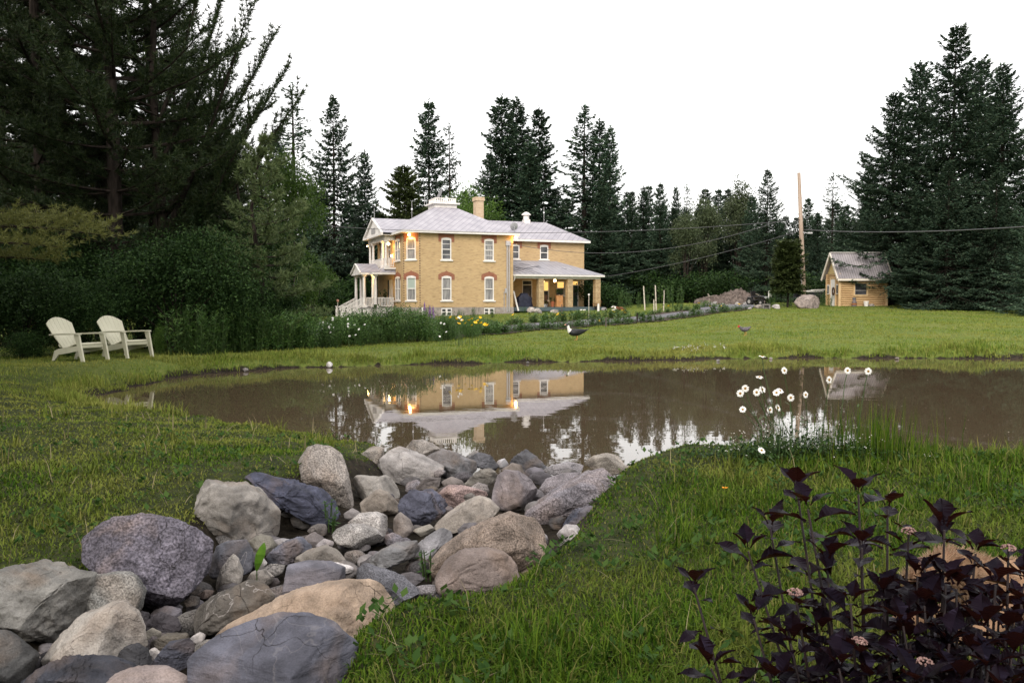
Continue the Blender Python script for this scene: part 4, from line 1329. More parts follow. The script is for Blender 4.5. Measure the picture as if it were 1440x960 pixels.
# a pine just outside the view whose one low limb reaches in
def limb_pine():
    r = np.random.default_rng(33)
    x, y = -13.2, 17.2
    b = Vector((x, y, gz(x, y)))
    tm = MB()
    tm.tube([(0, 0, -.4), (.1, 0, 6), (0, .1, 13), (0, 0, 18)], [.26, .22, .13, .03], 10)
    out = []
    for (zz, az, L, el) in ((2.55, .02, 4.7, .09), (2.35, -.12, 4.2, .06), (2.7, .18, 4.4, .10), (2.15, .10, 3.6, .05)):
        o = np.array([math.cos(az), math.sin(az), 0])
        def path(t, L=L, el=el, o=o, zz=zz):
            t = np.asarray(t)[:, None]
            return np.array([0, 0, zz]) + o * L * t + np.array([0, 0, 1.0]) * (L * el * 2.3 * t * (1.25 - t) - .02 * L * t)
        out += pine_branch(r, tm, path, L, .13, .016, twd=10, tuftn=17, t0=.03, spread=.9)
    for k in range(26):
        az = r.uniform(1.2, 5.1); zz = r.uniform(4.0, 17); L = 4.5 * (1 - zz / 19) + .5
        o = np.array([math.cos(az), math.sin(az), 0])
        def path(t, L=L, o=o, zz=zz):
            t = np.asarray(t)[:, None]
            return np.array([0, 0, zz]) + o * L * t + np.array([0, 0, 1.0]) * (L * .2 * t)
        out += pine_branch(r, tm, path, L, .24, .03)
    V = np.concatenate(out)
    e = empty('pine_tree', b, 0, 'pine just outside the picture with one pale olive limb reaching in over the chairs', 'pine tree')
    tm.build('trunk', M_bark, e)
    link('crown', np_mesh('crown', V, np.arange(len(V)).reshape(-1, 3)), L_plume, e)
limb_pine()
# unseen conifers added beside and behind the viewpoint to shade the near bank
for (x, y, k, h, lf) in ((-16, 9, 'pine1', 22, L_pine), (-19, 14, 'pine2', 22, L_pine), (-14.5, 3, 'pine1', 21, L_pine), (-12, -8, 'spruce1', 15, L_spruce), (-6, -14, 'spruce1', 15, L_spruce), (0, -15, 'spruce3', 15, L_spruce), (7, -14, 'spruce1', 14, L_spruce), (14, -12, 'spruce3', 13, L_spruce)):
    tree(k, x, y, 'pine_tree' if 'pine' in k else 'spruce_tree', 'unseen conifer added beside or behind the viewpoint to shade the near bank', 'conifer', lf, M_bark, h, 1.15, 'unseen conifers around the viewpoint')
# shrubs under the pines
def bush(key, px, ytop, d, label, leaf=None, wx=1.0, name='shrub', cat='shrub', group=None):
    p = at(px, ytop, d)
    return tree(key, p[0], p[1], name, label, cat, leaf or L_dark, M_bark, max(.3, p[2] - gz(p[0], p[1])), wx, group)
bush('bush1', 245, 325, 23.5, 'big dark glossy leaved shrub behind the second garden chair', wx=1.05)
bush('bush1', 320, 385, 24.5, 'dark leafy shrub between the garden chairs and the flower bed', wx=1.1)
bush('bush2', 375, 405, 26.5, 'dark shrub at the start of the flower bed')
bush('bush1', 120, 395, 22.5, 'black green shrub behind the two garden chairs', wx=1.2)
bush('bush1', 30, 380, 21.5, 'black green shrub at the left edge behind the lawn', wx=1.2)
bush('bush1', -70, 360, 21, 'tall dark shrub past the left edge of the lawn', wx=1.2)
bush('bush1', 190, 350, 26, 'tall shadowed shrub standing behind the dark glossy one', wx=1.2)
bush('bush1', 90, 330, 27, 'tall shadowed shrub under the pale pine limb', wx=1.2)
bush('bush1', 5, 320, 27, 'tall shadowed shrub in the darkest corner of the woods', wx=1.3)
bush('bush1', 300, 300, 29, 'tall dark shrub under the slim pines', wx=1.1)
bush('bush3', 30, 470, 20.3, 'low green shrub at the lawn edge, furthest from the chairs', leaf=L_dark, wx=1.2)
bush('bush3', 97, 487, 20.6, 'small bright yellow green plant behind the first garden chair', leaf=L_bright, wx=.7)
bush('bush3', 268, 478, 22.4, 'low light green plant in the grass beyond the second garden chair', leaf=L_bright, wx=.8)
bush('bush3', 222, 462, 22.2, 'spindly pale green sapling beyond the second garden chair', leaf=L_bright, wx=.35)
bush('farbush', 455, 408, 82, 'dark shrub left of the porch stairs', wx=1.0)
bush('farbush', 425, 392, 56, 'tall dark shrub behind the end of the flower bed', wx=.9)
# ------------------------------------------------------------------ the rock bed: every rock its own outline, size and thickness
def rock_mat(name, speck, scale, bump, layer=0.0, vein=0.0, lichen=0.2):
    """colour from the rock's own object colour; style from grain, layering and veins"""
    m, n, l, b = new_mat(name)
    oi = n.new('ShaderNodeObjectInfo')
    t = n.new('ShaderNodeTexCoord')
    mp = n.new('ShaderNodeMapping')
    l.new(t.outputs['Object'], mp.inputs['Vector'])
    ad = n.new('ShaderNodeVectorMath'); ad.operation = 'ADD'
    mu = n.new('ShaderNodeMath'); mu.operation = 'MULTIPLY'; mu.inputs[1].default_value = 60
    l.new(oi.outputs['Random'], mu.inputs[0])
    l.new(mp.outputs[0], ad.inputs[0]); l.new(mu.outputs[0], ad.inputs[1])
    vec = ad.outputs[0]
    def nz(sc, det, v=vec, dist=0.0):
        q = n.new('ShaderNodeTexNoise'); q.inputs['Scale'].default_value = sc; q.inputs['Detail'].default_value = det; q.inputs['Distortion'].default_value = dist
        l.new(v, q.inputs['Vector']); return q.outputs['Fac']
    def rng_(f, a, b_, c, d):
        q = n.new('ShaderNodeMapRange'); q.inputs[1].default_value = a; q.inputs[2].default_value = b_; q.inputs[3].default_value = c; q.inputs[4].default_value = d
        l.new(f, q.inputs[0]); return q.outputs[0]
    def mixc(f, a, b_, mode='MIX'):
        q = n.new('ShaderNodeMix'); q.data_type = 'RGBA'; q.blend_type = mode
        if hasattr(f, 'is_output'): l.new(f, q.inputs[0])
        else: q.inputs[0].default_value = f
        for i, v in ((6, a), (7, b_)):
            if isinstance(v, tuple): q.inputs[i].default_value = (*v, 1)
            else: l.new(v, q.inputs[i])
        return q.outputs[2]
    c = oi.outputs['Color']
    c = mixc(1.0, c, rng_(nz(3.5, 6, dist=.6), .3, .7, .62, 1.38), 'MULTIPLY')
    c = mixc(1.0, c, rng_(nz(11, 6), .3, .72, .70, 1.28), 'MULTIPLY')
    c = mixc(rng_(nz(2.3, 5, dist=1.2), .52, .70, 0, .32 + lichen), c, mixc(.5, c, (.30, .20, .13)))
    if speck:
        c = mixc(1.0, c, rng_(nz(scale, 3), .36, .64, 1 - speck, 1 + speck), 'MULTIPLY')
        vo = n.new('ShaderNodeTexVoronoi'); vo.inputs['Scale'].default_value = scale * 1.2; l.new(vec, vo.inputs['Vector'])
        c = mixc(rng_(vo.outputs['Distance'], .0, .22, speck * .8, 0), c, (.04, .035, .04))
    if layer:
        m2 = n.new('ShaderNodeMapping'); m2.inputs['Scale'].default_value = (1.2, 1.2, 9); m2.inputs['Rotation'].default_value = (.35, -.25, 0)
        l.new(vec, m2.inputs['Vector'])
        ly = nz(3.2, 6, m2.outputs[0])
        c = mixc(1.0, c, rng_(ly, .3, .7, 1 - layer, 1 + layer), 'MULTIPLY')
    if vein:
        v1 = nz(1.7, 4, dist=1.5)
        s1 = n.new('ShaderNodeMath'); s1.operation = 'SUBTRACT'; s1.inputs[1].default_value = .5; l.new(v1, s1.inputs[0])
        a1 = n.new('ShaderNodeMath'); a1.operation = 'ABSOLUTE'; l.new(s1.outputs[0], a1.inputs[0])
        c = mixc(rng_(a1.outputs[0], 0, .006, vein, 0), c, (.42, .39, .38))
    l.new(c, b.inputs['Base Color'])
    b.inputs['Roughness'].default_value = .82; setspec(b, .22)
    b1 = n.new('ShaderNodeBump'); b1.inputs['Strength'].default_value = bump; b1.inputs['Distance'].default_value = .05
    l.new(nz(10, 12), b1.inputs['Height'])
    b2 = n.new('ShaderNodeBump'); b2.inputs['Strength'].default_value = bump * .9; b2.inputs['Distance'].default_value = .006
    l.new(nz(scale if speck else 55, 4), b2.inputs['Height']); l.new(b1.outputs[0], b2.inputs['Normal'])
    last = b2
    if layer:
        b3 = n.new('ShaderNodeBump'); b3.inputs['Strength'].default_value = .9; b3.inputs['Distance'].default_value = .02
        l.new(ly, b3.inputs['Height']); l.new(b2.outputs[0], b3.inputs['Normal']); last = b3
    # a few dark cracks
    cv = n.new('ShaderNodeTexVoronoi'); cv.feature = 'DISTANCE_TO_EDGE'; cv.inputs['Scale'].default_value = 3.2
    wv = n.new('ShaderNodeVectorMath'); wv.operation = 'MULTIPLY_ADD'; wv.inputs[1].default_value = (.22, .22, .22)
    wn_ = n.new('ShaderNodeTexNoise'); wn_.inputs['Scale'].default_value = 5; wn_.inputs['Detail'].default_value = 5; l.new(vec, wn_.inputs['Vector'])
    l.new(wn_.outputs['Color'], wv.inputs[0]); l.new(vec, wv.inputs[2]); l.new(wv.outputs[0], cv.inputs['Vector'])
    ck1 = rng_(cv.outputs['Distance'], .0, .007, .6, 0)
    msk = rng_(nz(1.9, 2), .50, .58, 0, 1)
    mm = n.new('ShaderNodeMath'); mm.operation = 'MULTIPLY'; l.new(ck1, mm.inputs[0]); l.new(msk, mm.inputs[1])
    c = mixc(mm.outputs[0], c, (.03, .026, .024))
    l.new(c, b.inputs['Base Color'])
    b4 = n.new('ShaderNodeBump'); b4.invert = True; b4.inputs['Strength'].default_value = .8; b4.inputs['Distance'].default_value = .015
    l.new(mm.outputs[0], b4.inputs['Height']); l.new(last.outputs[0], b4.inputs['Normal']); last = b4
    l.new(last.outputs[0], b.inputs['Normal'])
    return m
RM = {'s': rock_mat('worn_stone', .14, 130, .9), 'g': rock_mat('grainy_granite', .45, 120, 1.0), 'c': rock_mat('coarse_granite', .5, 85, 1.2),
      'l': rock_mat('layered_slate', .1, 120, .9, .38, 0), 'v': rock_mat('veined_stone', .1, 120, .9, 0, .5), 'd': rock_mat('smooth_slate', .10, 140, .5, .16, .12, .05),
      'w': rock_mat('white_quartz', .15, 90, .7, 0, 0, -.25)}

def ico(sub):
    import bmesh
    bm = bmesh.new(); bmesh.ops.create_icosphere(bm, subdivisions=sub, radius=1)
    V = np.array([v.co[:] for v in bm.verts]); T = np.array([[v.index for v in f.verts] for f in bm.faces]); bm.free()
    return V, T
ICO = {k: ico(k) for k in (3, 4, 5, 6)}

def fbm(P, seed, octs, f0, gain=.5):
    out = np.zeros(len(P)); a, f = 1.0, f0
    off = Vector((seed * 7.31, seed * 3.17, seed * 1.93))
    for _ in range(octs):
        out += a * np.array([mnoise.noise(Vector(p) * f + off) for p in P])
        a *= gain; f *= 2.1
    return out

def rock(idx, pts, yb, col, style, label, cut=5, thick=.85, rough=.05, sub=None, name='rock', cat='rock', group=None, zb=None, d=None, smoothness=2.0, tilt=None):
    """solid whose silhouette seen from the path is pts; its depth is thick x its mean size"""
    pts = np.array(pts, float)
    x0, x1, y0, y1 = pts[:, 0].min(), pts[:, 0].max(), pts[:, 1].min(), pts[:, 1].max()
    cx, cy = (x0 + x1) / 2, (y0 + y1) / 2
    if zb is None: zb = float(np.interp(yb, [640, 690, 760, 900, 1100], [.0, .08, .17, .20, .20]))
    if d is None: d = on_z(cx, yb, zb)[1]
    wpx, hpx = x1 - x0, y1 - y0
    size = math.sqrt(wpx * hpx) * d / F
    dep = size * thick * .5
    Yc = d + dep * .55
    C = at(cx, cy, Yc)
    # polar outline in view plane
    sc = Yc / F
    ang = np.arctan2(-(pts[:, 1] - cy), pts[:, 0] - cx)
    rad = np.hypot(pts[:, 0] - cx, pts[:, 1] - cy) * sc
    o = np.argsort(ang); ang, rad = ang[o], rad[o]
    # resample straight edges between outline points
    A, Rr = [], []
    for i in range(len(ang)):
        j = (i + 1) % len(ang)
        p = np.array([math.cos(ang[i]), math.sin(ang[i])]) * rad[i]; q = np.array([math.cos(ang[j]), math.sin(ang[j])]) * rad[j]
        for t in np.linspace(0, 1, 6)[:-1]:
            v = p * (1 - t) + q * t
            A.append(math.atan2(v[1], v[0])); Rr.append(np.hypot(*v))
    A, Rr = np.array(A), np.array(Rr)
    o = np.argsort(A); A, Rr = A[o], Rr[o]
    if sub is None: sub = 6 if wpx > 160 else 5 if wpx > 45 else 4
    V, T = ICO[sub]
    r = np.random.default_rng(1000 + idx)
    N = V.copy()                                          # x right, y depth, z up
    pl = np.hypot(N[:, 0], N[:, 2])
    th = np.arctan2(N[:, 2], N[:, 0])
    Rt = np.interp(th, A, Rr, period=2 * math.pi)
    e = 1.0 / smoothness if smoothness < 2 else .80
    f = pl ** e
    P = np.stack([np.cos(th) * Rt * f, np.sign(N[:, 1]) * np.abs(N[:, 1]) ** .75 * dep, np.sin(th) * Rt * f], 1)
    # flat facets: planes that shave the front and the top without eating the outline
    for k in range(cut + 3):
        nv = unit(np.array([r.normal(0, .8), -abs(r.normal(.9, .5)), r.normal(.35, .6)]))
        S = np.array([size * .5, dep, size * .5])
        dd = P @ nv
        lim = dd.max() * r.uniform(.58, .86)
        over = np.clip(dd - lim, 0, None)
        P = P - over[:, None] * nv * .92
    n1 = fbm(N, idx + .5, 3 if sub < 6 else 4, 1.7)
    n2 = fbm(N, idx + 9.5, 3 if sub >= 5 else 2, 5.5)
    n2 = n2 - .9 * np.clip(np.abs(fbm(N, idx + 3.3, 2, 3.1)) * -3 + .35, 0, 1)
    P = P + N * (n1 * rough * size * .50 + n2 * max(rough, .035) * size * .30)[:, None]
    if style == 'l':
        # stepped layers
        q = P[:, 2] * .8 + P[:, 0] * .28 + n1 * size * .05
        st = size * .09
        P = P + N * ((((q / st) % 1) - .5) * st * .38)[:, None]
    # pitch follows the line of sight
    el = math.atan2(C[2] - CAMZ, C[1]) * .0
    me = np_mesh(name, P, T)
    me.polygons.foreach_set('use_smooth', [True] * len(me.polygons))
    o = link(name, me, RM[style], None, C)
    g_ = sum(col) / 3; col = tuple((c_ * .72 + g_ * .28) * .80 for c_ in col)
    o.color = (*col, 1)
    return tag(o, label, cat, group)

ROCKS = [
 ([(262,925),(285,903),(330,885),(385,868),(430,870),(470,888),(500,910),(525,935),(542,965),(540,1010),(400,1045),(290,1015),(268,960)],1050,(.105,.108,.15),'d','huge smooth slate blue boulder lying lowest in the rock bed',3,.9,.03,'boulder'),
 ([(262,925),(300,890),(370,855),(430,832),(480,822),(520,820),(548,832),(562,850),(560,872),(530,888),(470,900),(400,935),(300,965)],945,(.44,.31,.21),'s','long tan boulder behind the huge slate blue one',3,.9,.05,'boulder'),
 ([(-42,840),(-30,815),(0,800),(20,792),(40,787),(62,787),(80,796),(100,808),(114,811),(125,812),(106,902),(60,918),(10,908),(-30,880)],912,(.25,.24,.22),'s','pale mottled boulder at the left edge, merged with a lower hump',3,.9,.09,'boulder'),
 ([(98,812),(125,811),(150,806),(175,804),(190,812),(201,835),(196,858),(180,885),(120,900),(95,880),(92,835)],892,(.24,.235,.22),'g','low grey hump beside the pale mottled boulder',3,.85,.05,'boulder'),
 ([(118,752),(135,735),(170,726),(215,727),(245,735),(275,750),(292,770),(293,790),(285,815),(265,838),(250,855),(215,860),(188,850),(165,822),(148,797),(124,776)],870,(.135,.12,.16),'c','big rough purple grey boulder with a rusty pink patch',7,.9,.06,'boulder'),
 ([(245,738),(255,705),(268,683),(285,675),(315,677),(345,683),(370,702),(388,722),(393,745),(390,760),(350,770),(300,772),(262,766)],775,(.27,.245,.22),'s','folded grey boulder with a dark hollow near its top',5,.95,.10,'boulder'),
 ([(331,668),(345,663),(385,673),(430,685),(460,692),(478,705),(483,722),(465,737),(448,740),(430,729),(405,713),(385,706),(372,692),(350,683),(335,677)],748,(.065,.072,.125),'l','long dark blue slate block tilted over a black gap',7,.8,.06,'boulder'),
 ([(403,652),(410,640),(425,630),(445,625),(465,628),(480,640),(487,660),(493,690),(497,720),(480,722),(455,705),(425,690),(405,674)],722,(.29,.25,.22),'c','upright speckled granite boulder on the grass edge',3,.9,.03,'boulder'),
 ([(487,652),(505,638),(525,627),(541,630),(537,650),(534,672),(515,676),(495,674)],676,(.24,.215,.19),'g','grey brown rock wedged behind the speckled granite boulder',4,.9,.06,'rock'),
 ([(532,647),(545,633),(558,627),(575,632),(600,643),(625,657),(622,667),(595,677),(565,680),(540,668)],684,(.36,.33,.32),'s','pale sharp edged boulder near the water, with a flat lit top',7,.9,.03,'boulder'),
 ([(566,630),(578,619),(595,618),(612,625),(622,633),(605,645),(580,640)],648,(.32,.28,.25),'g','pinkish grey rock furthest back, touching the water',4,.9,.05,'rock'),
 ([(598,643),(622,631),(645,639),(668,650),(673,661),(660,674),(640,678),(618,672)],678,(.19,.19,.21),'s','grey blue boulder by the water behind the pink rocks',4,.9,.06,'boulder'),
 ([(490,679),(500,668),(530,671),(545,668),(557,675),(569,691),(560,706),(540,706),(505,706),(494,692)],710,(.33,.30,.27),'s','pale saddle backed rock beside the granite boulder',3,.9,.04,'rock'),
 ([(501,711),(515,697),(533,688),(545,692),(561,710),(562,723),(550,729),(520,726),(503,720)],730,(.32,.265,.215),'s','round tan grey rock under the saddle backed one',4,.9,.04,'rock'),
 ([(557,703),(572,688),(590,692),(605,687),(622,702),(634,713),(615,730),(598,737),(585,744),(575,732),(561,722)],748,(.085,.09,.14),'l','jagged blue black rock in the middle of the bed',8,.9,.08,'rock'),
 ([(548,731),(562,719),(575,730),(585,746),(570,758),(556,758)],760,(.25,.21,.19),'s','small brown wedge shaped rock beside the pale stacked slabs',4,.8,.04,'rock'),
 ([(466,751),(472,744),(485,738),(510,737),(530,745),(541,758),(530,768),(505,770),(475,764)],774,(.37,.345,.33),'g','pale flat topped slab, lower of the stacked pair',2,.95,.03,'rock'),
 ([(488,735),(505,722),(530,720),(548,727),(552,745),(545,762),(525,760),(505,748)],766,(.39,.36,.345),'g','pale slab, upper of the stacked pair',3,.9,.03,'rock'),
 ([(610,699),(630,682),(655,684),(685,692),(689,699),(665,706),(635,714),(618,708)],716,(.34,.225,.21),'g','flat pink rock in the middle of the bed',4,.9,.05,'rock'),
 ([(608,743),(630,717),(655,702),(675,697),(690,703),(705,717),(690,728),(670,738),(630,748)],752,(.35,.30,.255),'s','long pale tan wedge rock with a dark underside',5,.9,.05,'rock'),
 ([(690,692),(698,670),(710,660),(730,662),(748,675),(759,692),(752,707),(735,713),(710,718),(691,710)],724,(.24,.205,.225),'s','upright lilac grey block with flat faces',8,.9,.03,'rock'),
 ([(708,660),(725,641),(740,632),(755,642),(769,656),(766,672),(745,672),(725,664)],674,(.10,.10,.115),'l','black humped rock standing out against the water',5,.9,.05,'rock'),
 ([(735,722),(755,708),(775,694),(800,680),(825,665),(850,659),(865,671),(871,690),(862,710),(835,714),(800,722),(770,737),(748,735)],738,(.215,.195,.23),'c','big sloping lilac grey boulder with a finely pitted back',2,.9,.025,'boulder'),
 ([(755,692),(768,674),(790,666),(818,664),(803,680),(776,698),(760,702)],706,(.24,.21,.235),'g','rounded lilac rock behind the big sloping boulder',2,.9,.03,'rock'),
 ([(762,662),(775,655),(800,649),(824,655),(816,667),(785,670)],676,(.27,.25,.27),'g','flat lilac grey rock at the waterline',3,.9,.04,'rock'),
 ([(818,652),(835,641),(855,637),(875,642),(892,656),(870,666),(845,666)],670,(.32,.28,.235),'g','rounded tan rock at the waterline by the grass',2,.9,.03,'rock'),
 ([(860,662),(890,652),(925,645),(955,642),(940,654),(895,667)],670,(.33,.30,.285),'s','long flat pale slab along the water by the grass',3,.8,.02,'rock'),
 ([(604,792),(620,772),(650,752),(690,730),(720,721),(745,729),(770,735),(778,750),(773,777),(757,798),(735,804),(700,814),(640,820),(608,818)],822,(.27,.20,.155),'g','big brown boulder with a blue grey flank beside the grass',4,.9,.05,'boulder'),
 ([(610,814),(625,790),(650,775),(680,770),(710,777),(728,795),(733,813),(725,830),(690,840),(640,840),(616,832)],846,(.25,.19,.17),'s','rounded brown boulder in front of the big brown one',3,.9,.06,'boulder'),
 ([(780,737),(800,720),(830,712),(864,711),(858,728),(842,744),(820,752),(792,748)],756,(.075,.085,.13),'l','dark blue slate at the grass edge below the lilac boulder',6,.85,.06,'rock'),
 ([(780,755),(795,738),(812,740),(822,752),(852,758),(830,772),(795,776)],780,(.55,.50,.50),'w','white quartz topped rock in the grass edge',5,.9,.05,'rock'),
 ([(572,778),(600,755),(620,742),(646,745),(640,757),(618,767),(602,788),(580,798)],794,(.34,.33,.36),'s','pale blue grey wedge beside the big brown boulder',5,.8,.03,'rock'),
 ([(385,816),(400,797),(430,790),(465,792),(491,803),(492,824),(460,833),(430,838),(400,838)],842,(.15,.145,.185),'d','broad flat slate top beside the long tan boulder',4,1.0,.02,'boulder'),
 ([(402,792),(430,775),(458,767),(475,775),(489,793),(470,799),(440,797)],806,(.27,.235,.20),'s','low brown wedge behind the broad flat slate',4,.9,.03,'rock'),
 ([(372,783),(385,771),(400,762),(428,753),(440,765),(445,773),(420,784),(400,796),(380,794)],800,(.115,.12,.165),'l','broken blue slate with two stepped plates',7,.9,.05,'rock'),
 ([(285,792),(298,772),(315,762),(345,759),(354,775),(354,802),(335,814),(300,812)],818,(.125,.13,.165),'v','blue grey rock crossed by a white vein',6,.9,.05,'rock'),
 ([(301,822),(312,798),(325,777),(334,785),(341,805),(339,820),(318,830),(303,831)],834,(.47,.42,.375),'s','pale pointed stone like a small pyramid',5,.8,.03,'rock'),
 ([(343,817),(355,803),(372,801),(387,813),(381,822),(360,824)],826,(.40,.35,.31),'s','small pale stone with a dimple beside the pointed one',3,.9,.06,'rock'),
 ([(256,864),(280,850),(310,835),(345,818),(375,828),(387,840),(377,854),(340,872),(320,886),(290,892),(265,886)],896,(.125,.11,.095),'v','black and brown marbled rock in front of the pointed stone',6,.9,.07,'boulder'),
 ([(40,945),(60,915),(85,890),(110,868),(150,850),(172,847),(190,865),(200,890),(204,918),(160,926),(110,935),(70,945)],950,(.41,.365,.32),'s','pale cracked boulder with a rounded top near the left edge',4,.85,.04,'boulder'),
 ([(-6,965),(30,950),(70,935),(110,927),(150,929),(188,941),(178,975),(90,990),(5,992)],1005,(.055,.06,.085),'l','black blue slate under the pale cracked boulder',5,.9,.06,'boulder'),
 ([(112,968),(150,952),(195,941),(230,942),(264,959),(258,990),(170,1000),(118,995)],1020,(.31,.245,.235),'s','pinkish rock cut by the bottom edge beside the slate blue boulder',4,.9,.04,'boulder'),
 ([(-45,885),(0,890),(22,906),(49,930),(38,955),(5,968),(-45,960)],972,(.10,.10,.10),'s','dark grey rock in the lower left corner',4,.9,.04,'boulder'),
 ([(160,914),(190,906),(206,915),(212,936),(190,942),(170,934)],948,(.065,.065,.075),'l','black rock tucked under the pale cracked boulder',5,.9,.05,'rock'),
 ([(208,938),(235,905),(265,899),(274,912),(264,938),(240,946),(215,948)],954,(.085,.09,.13),'l','dark blue angular rock beside the tan boulder tip',7,.9,.04,'rock'),
 ([(203,919),(215,910),(226,918),(221,930),(207,930)],934,(.50,.45,.42),'w','small white stone beside the pale cracked boulder',4,.9,.05,'rock'),
 ([(198,892),(212,883),(227,890),(224,900),(206,904)],908,(.27,.24,.19),'s','small olive tan stone behind the pale cracked boulder',3,.9,.04,'rock'),
 ([(203,908),(230,892),(262,892),(267,906),(232,918),(206,920)],922,(.165,.14,.11),'l','flat rusty brown slate between the marbled rock and the blue one',5,.9,.05,'rock'),
 ([(198,878),(222,862),(248,872),(254,888),(225,896),(202,892)],900,(.08,.068,.08),'l','dark purple rock in the hollow below the purple grey boulder',6,.9,.05,'rock'),
 ([(267,897),(278,888),(289,893),(286,904),(271,905)],908,(.52,.47,.45),'w','small white stone by the tip of the tan boulder',5,.9,.05,'rock'),
 ([(276,837),(288,829),(301,831),(297,839),(283,842)],846,(.21,.15,.125),'s','small red brown oval pebble below the purple grey boulder',2,.9,.03,'rock'),
 ([(257,846),(268,837),(281,840),(280,850),(264,853)],858,(.11,.095,.09),'s','small dark oval pebble below the purple grey boulder',2,.9,.03,'rock'),
 ([(290,759),(305,750),(322,751),(331,759),(318,768),(298,773)],778,(.145,.135,.135),'g','dark oval stone at the foot of the folded grey boulder',2,.9,.03,'rock'),
 ([(322,755),(335,740),(350,748),(352,760),(335,765)],772,(.24,.21,.21),'s','small grey block at the foot of the folded grey boulder',5,.9,.03,'rock'),
 ([(349,760),(365,751),(380,754),(389,768),(380,780),(360,778)],786,(.24,.22,.175),'s','mottled tan grey stone behind the green leaf',3,.9,.05,'rock'),
 ([(376,762),(395,757),(414,760),(397,772),(384,774)],780,(.35,.33,.35),'s','pale slab edge behind the broken blue slate',3,.9,.03,'rock'),
 ([(354,797),(368,782),(376,792),(367,804)],808,(.46,.43,.41),'w','white shard behind the green leaf',5,.8,.04,'rock'),
 ([(363,803),(380,793),(401,795),(397,810),(375,814)],816,(.21,.19,.18),'c','small speckled stone between the blue slate and the dimpled stone',3,.9,.05,'rock'),
 ([(453,797),(465,790),(497,797),(497,807),(475,803)],810,(.52,.48,.48),'w','white quartz strip above the broad flat slate',4,.8,.04,'rock'),
 ([(490,802),(510,794),(540,803),(570,815),(592,836),(588,854),(555,856),(520,834),(496,818)],858,(.125,.125,.15),'g','curved dark grey boulder behind the long tan one',3,.9,.03,'boulder'),
 ([(503,798),(530,778),(555,765),(586,761),(594,776),(565,790),(530,800)],806,(.175,.175,.185),'l','dark grey slab leaning over a black gap in the middle',6,.85,.04,'rock'),
 ([(368,858),(378,845),(400,836),(429,832),(414,848),(387,862)],864,(.32,.275,.25),'s','pale crust of rock peeping over the long tan boulder',4,.9,.05,'rock'),
 ([(572,692),(600,671),(621,672),(617,686),(590,698)],706,(.13,.11,.105),'l','dark brown flat rock under the pale sharp edged boulder',5,.9,.04,'rock'),
 ([(653,647),(672,636),(690,640),(703,656),(696,666),(675,656)],672,(.09,.09,.105),'l','small black layered rock by the water',6,.9,.05,'rock'),
 ([(653,643),(668,633),(682,640),(677,652),(658,653)],660,(.25,.25,.26),'s','small grey stone at the water behind the black layered rock',3,.9,.04,'rock'),
 ([(650,683),(675,660),(691,658),(702,669),(692,684),(670,694)],696,(.23,.205,.175),'l','brown layered rock left of the upright lilac block',6,.9,.05,'rock'),
 ([(658,688),(672,678),(685,682),(690,694),(668,698)],702,(.25,.215,.21),'g','small round lilac stone above the flat pink rock',2,.9,.03,'rock'),
 ([(620,677),(635,670),(650,676),(658,686),(640,690),(625,686)],696,(.24,.20,.185),'s','small rounded brown grey stone above the flat pink rock',2,.9,.03,'rock'),
 ([(703,661),(720,651),(740,655),(744,667),(722,670)],676,(.26,.21,.18),'s','brown capped rock just behind the upright lilac block',4,.9,.05,'rock'),
 ([(743,673),(757,667),(761,679),(750,684)],690,(.36,.29,.27),'s','small pinkish stone between the lilac block and the sloping boulder',3,.9,.03,'rock'),
 ([(693,650),(710,644),(716,653),(706,661)],668,(.36,.35,.38),'s','small pale blue stone beside the black humped rock',3,.9,.03,'rock'),
 ([(871,692),(885,677),(906,678),(902,692),(880,698)],702,(.30,.29,.30),'s','pale stone half buried in grass beside the sloping boulder',3,.9,.04,'rock'),
 ([(683,850),(710,838),(746,832),(754,843),(720,852),(695,856)],858,(.115,.12,.16),'l','flat blue slate sunk in the grass below the brown boulder',5,.7,.04,'rock'),
 ([(612,888),(640,872),(654,868),(642,884)],892,(.29,.28,.27),'s','thin grey stone edge showing through the grass',3,.6,.03,'rock'),
 ([(523,909),(535,900),(548,905),(546,916),(529,917)],918,(.55,.50,.49),'w','small white stone in the grass beside the slate blue boulder',5,.9,.05,'rock'),
 ([(497,916),(510,909),(521,918),(516,927),(502,926)],930,(.22,.215,.21),'s','small grey stone touching the slate blue boulder in the grass',3,.9,.04,'rock'),
 ([(441,768),(455,757),(471,762),(463,774)],780,(.29,.26,.27),'s','small grey flake beside the flat topped slab',4,.8,.03,'rock'),
 ([(422,759),(440,747),(456,757),(447,770)],776,(.19,.16,.16),'s','dark grey stone in the gap under the tilted slate block',4,.9,.04,'rock'),
 ([(483,722),(495,714),(506,720),(500,733),(487,732)],738,(.29,.26,.26),'s','small grey stone between the granite boulder and the stacked slabs',3,.9,.03,'rock'),
 ([(580,745),(605,737),(614,745),(592,754)],762,(.30,.27,.225),'s','small tan flake under the jagged blue black rock',4,.8,.03,'rock'),
]
for i, (pts, yb, c, stl, lab, cut, th, rg, nm) in enumerate(ROCKS):
    rock(i, pts, yb, c, stl, lab, cut, th, rg, name=nm, cat=nm)
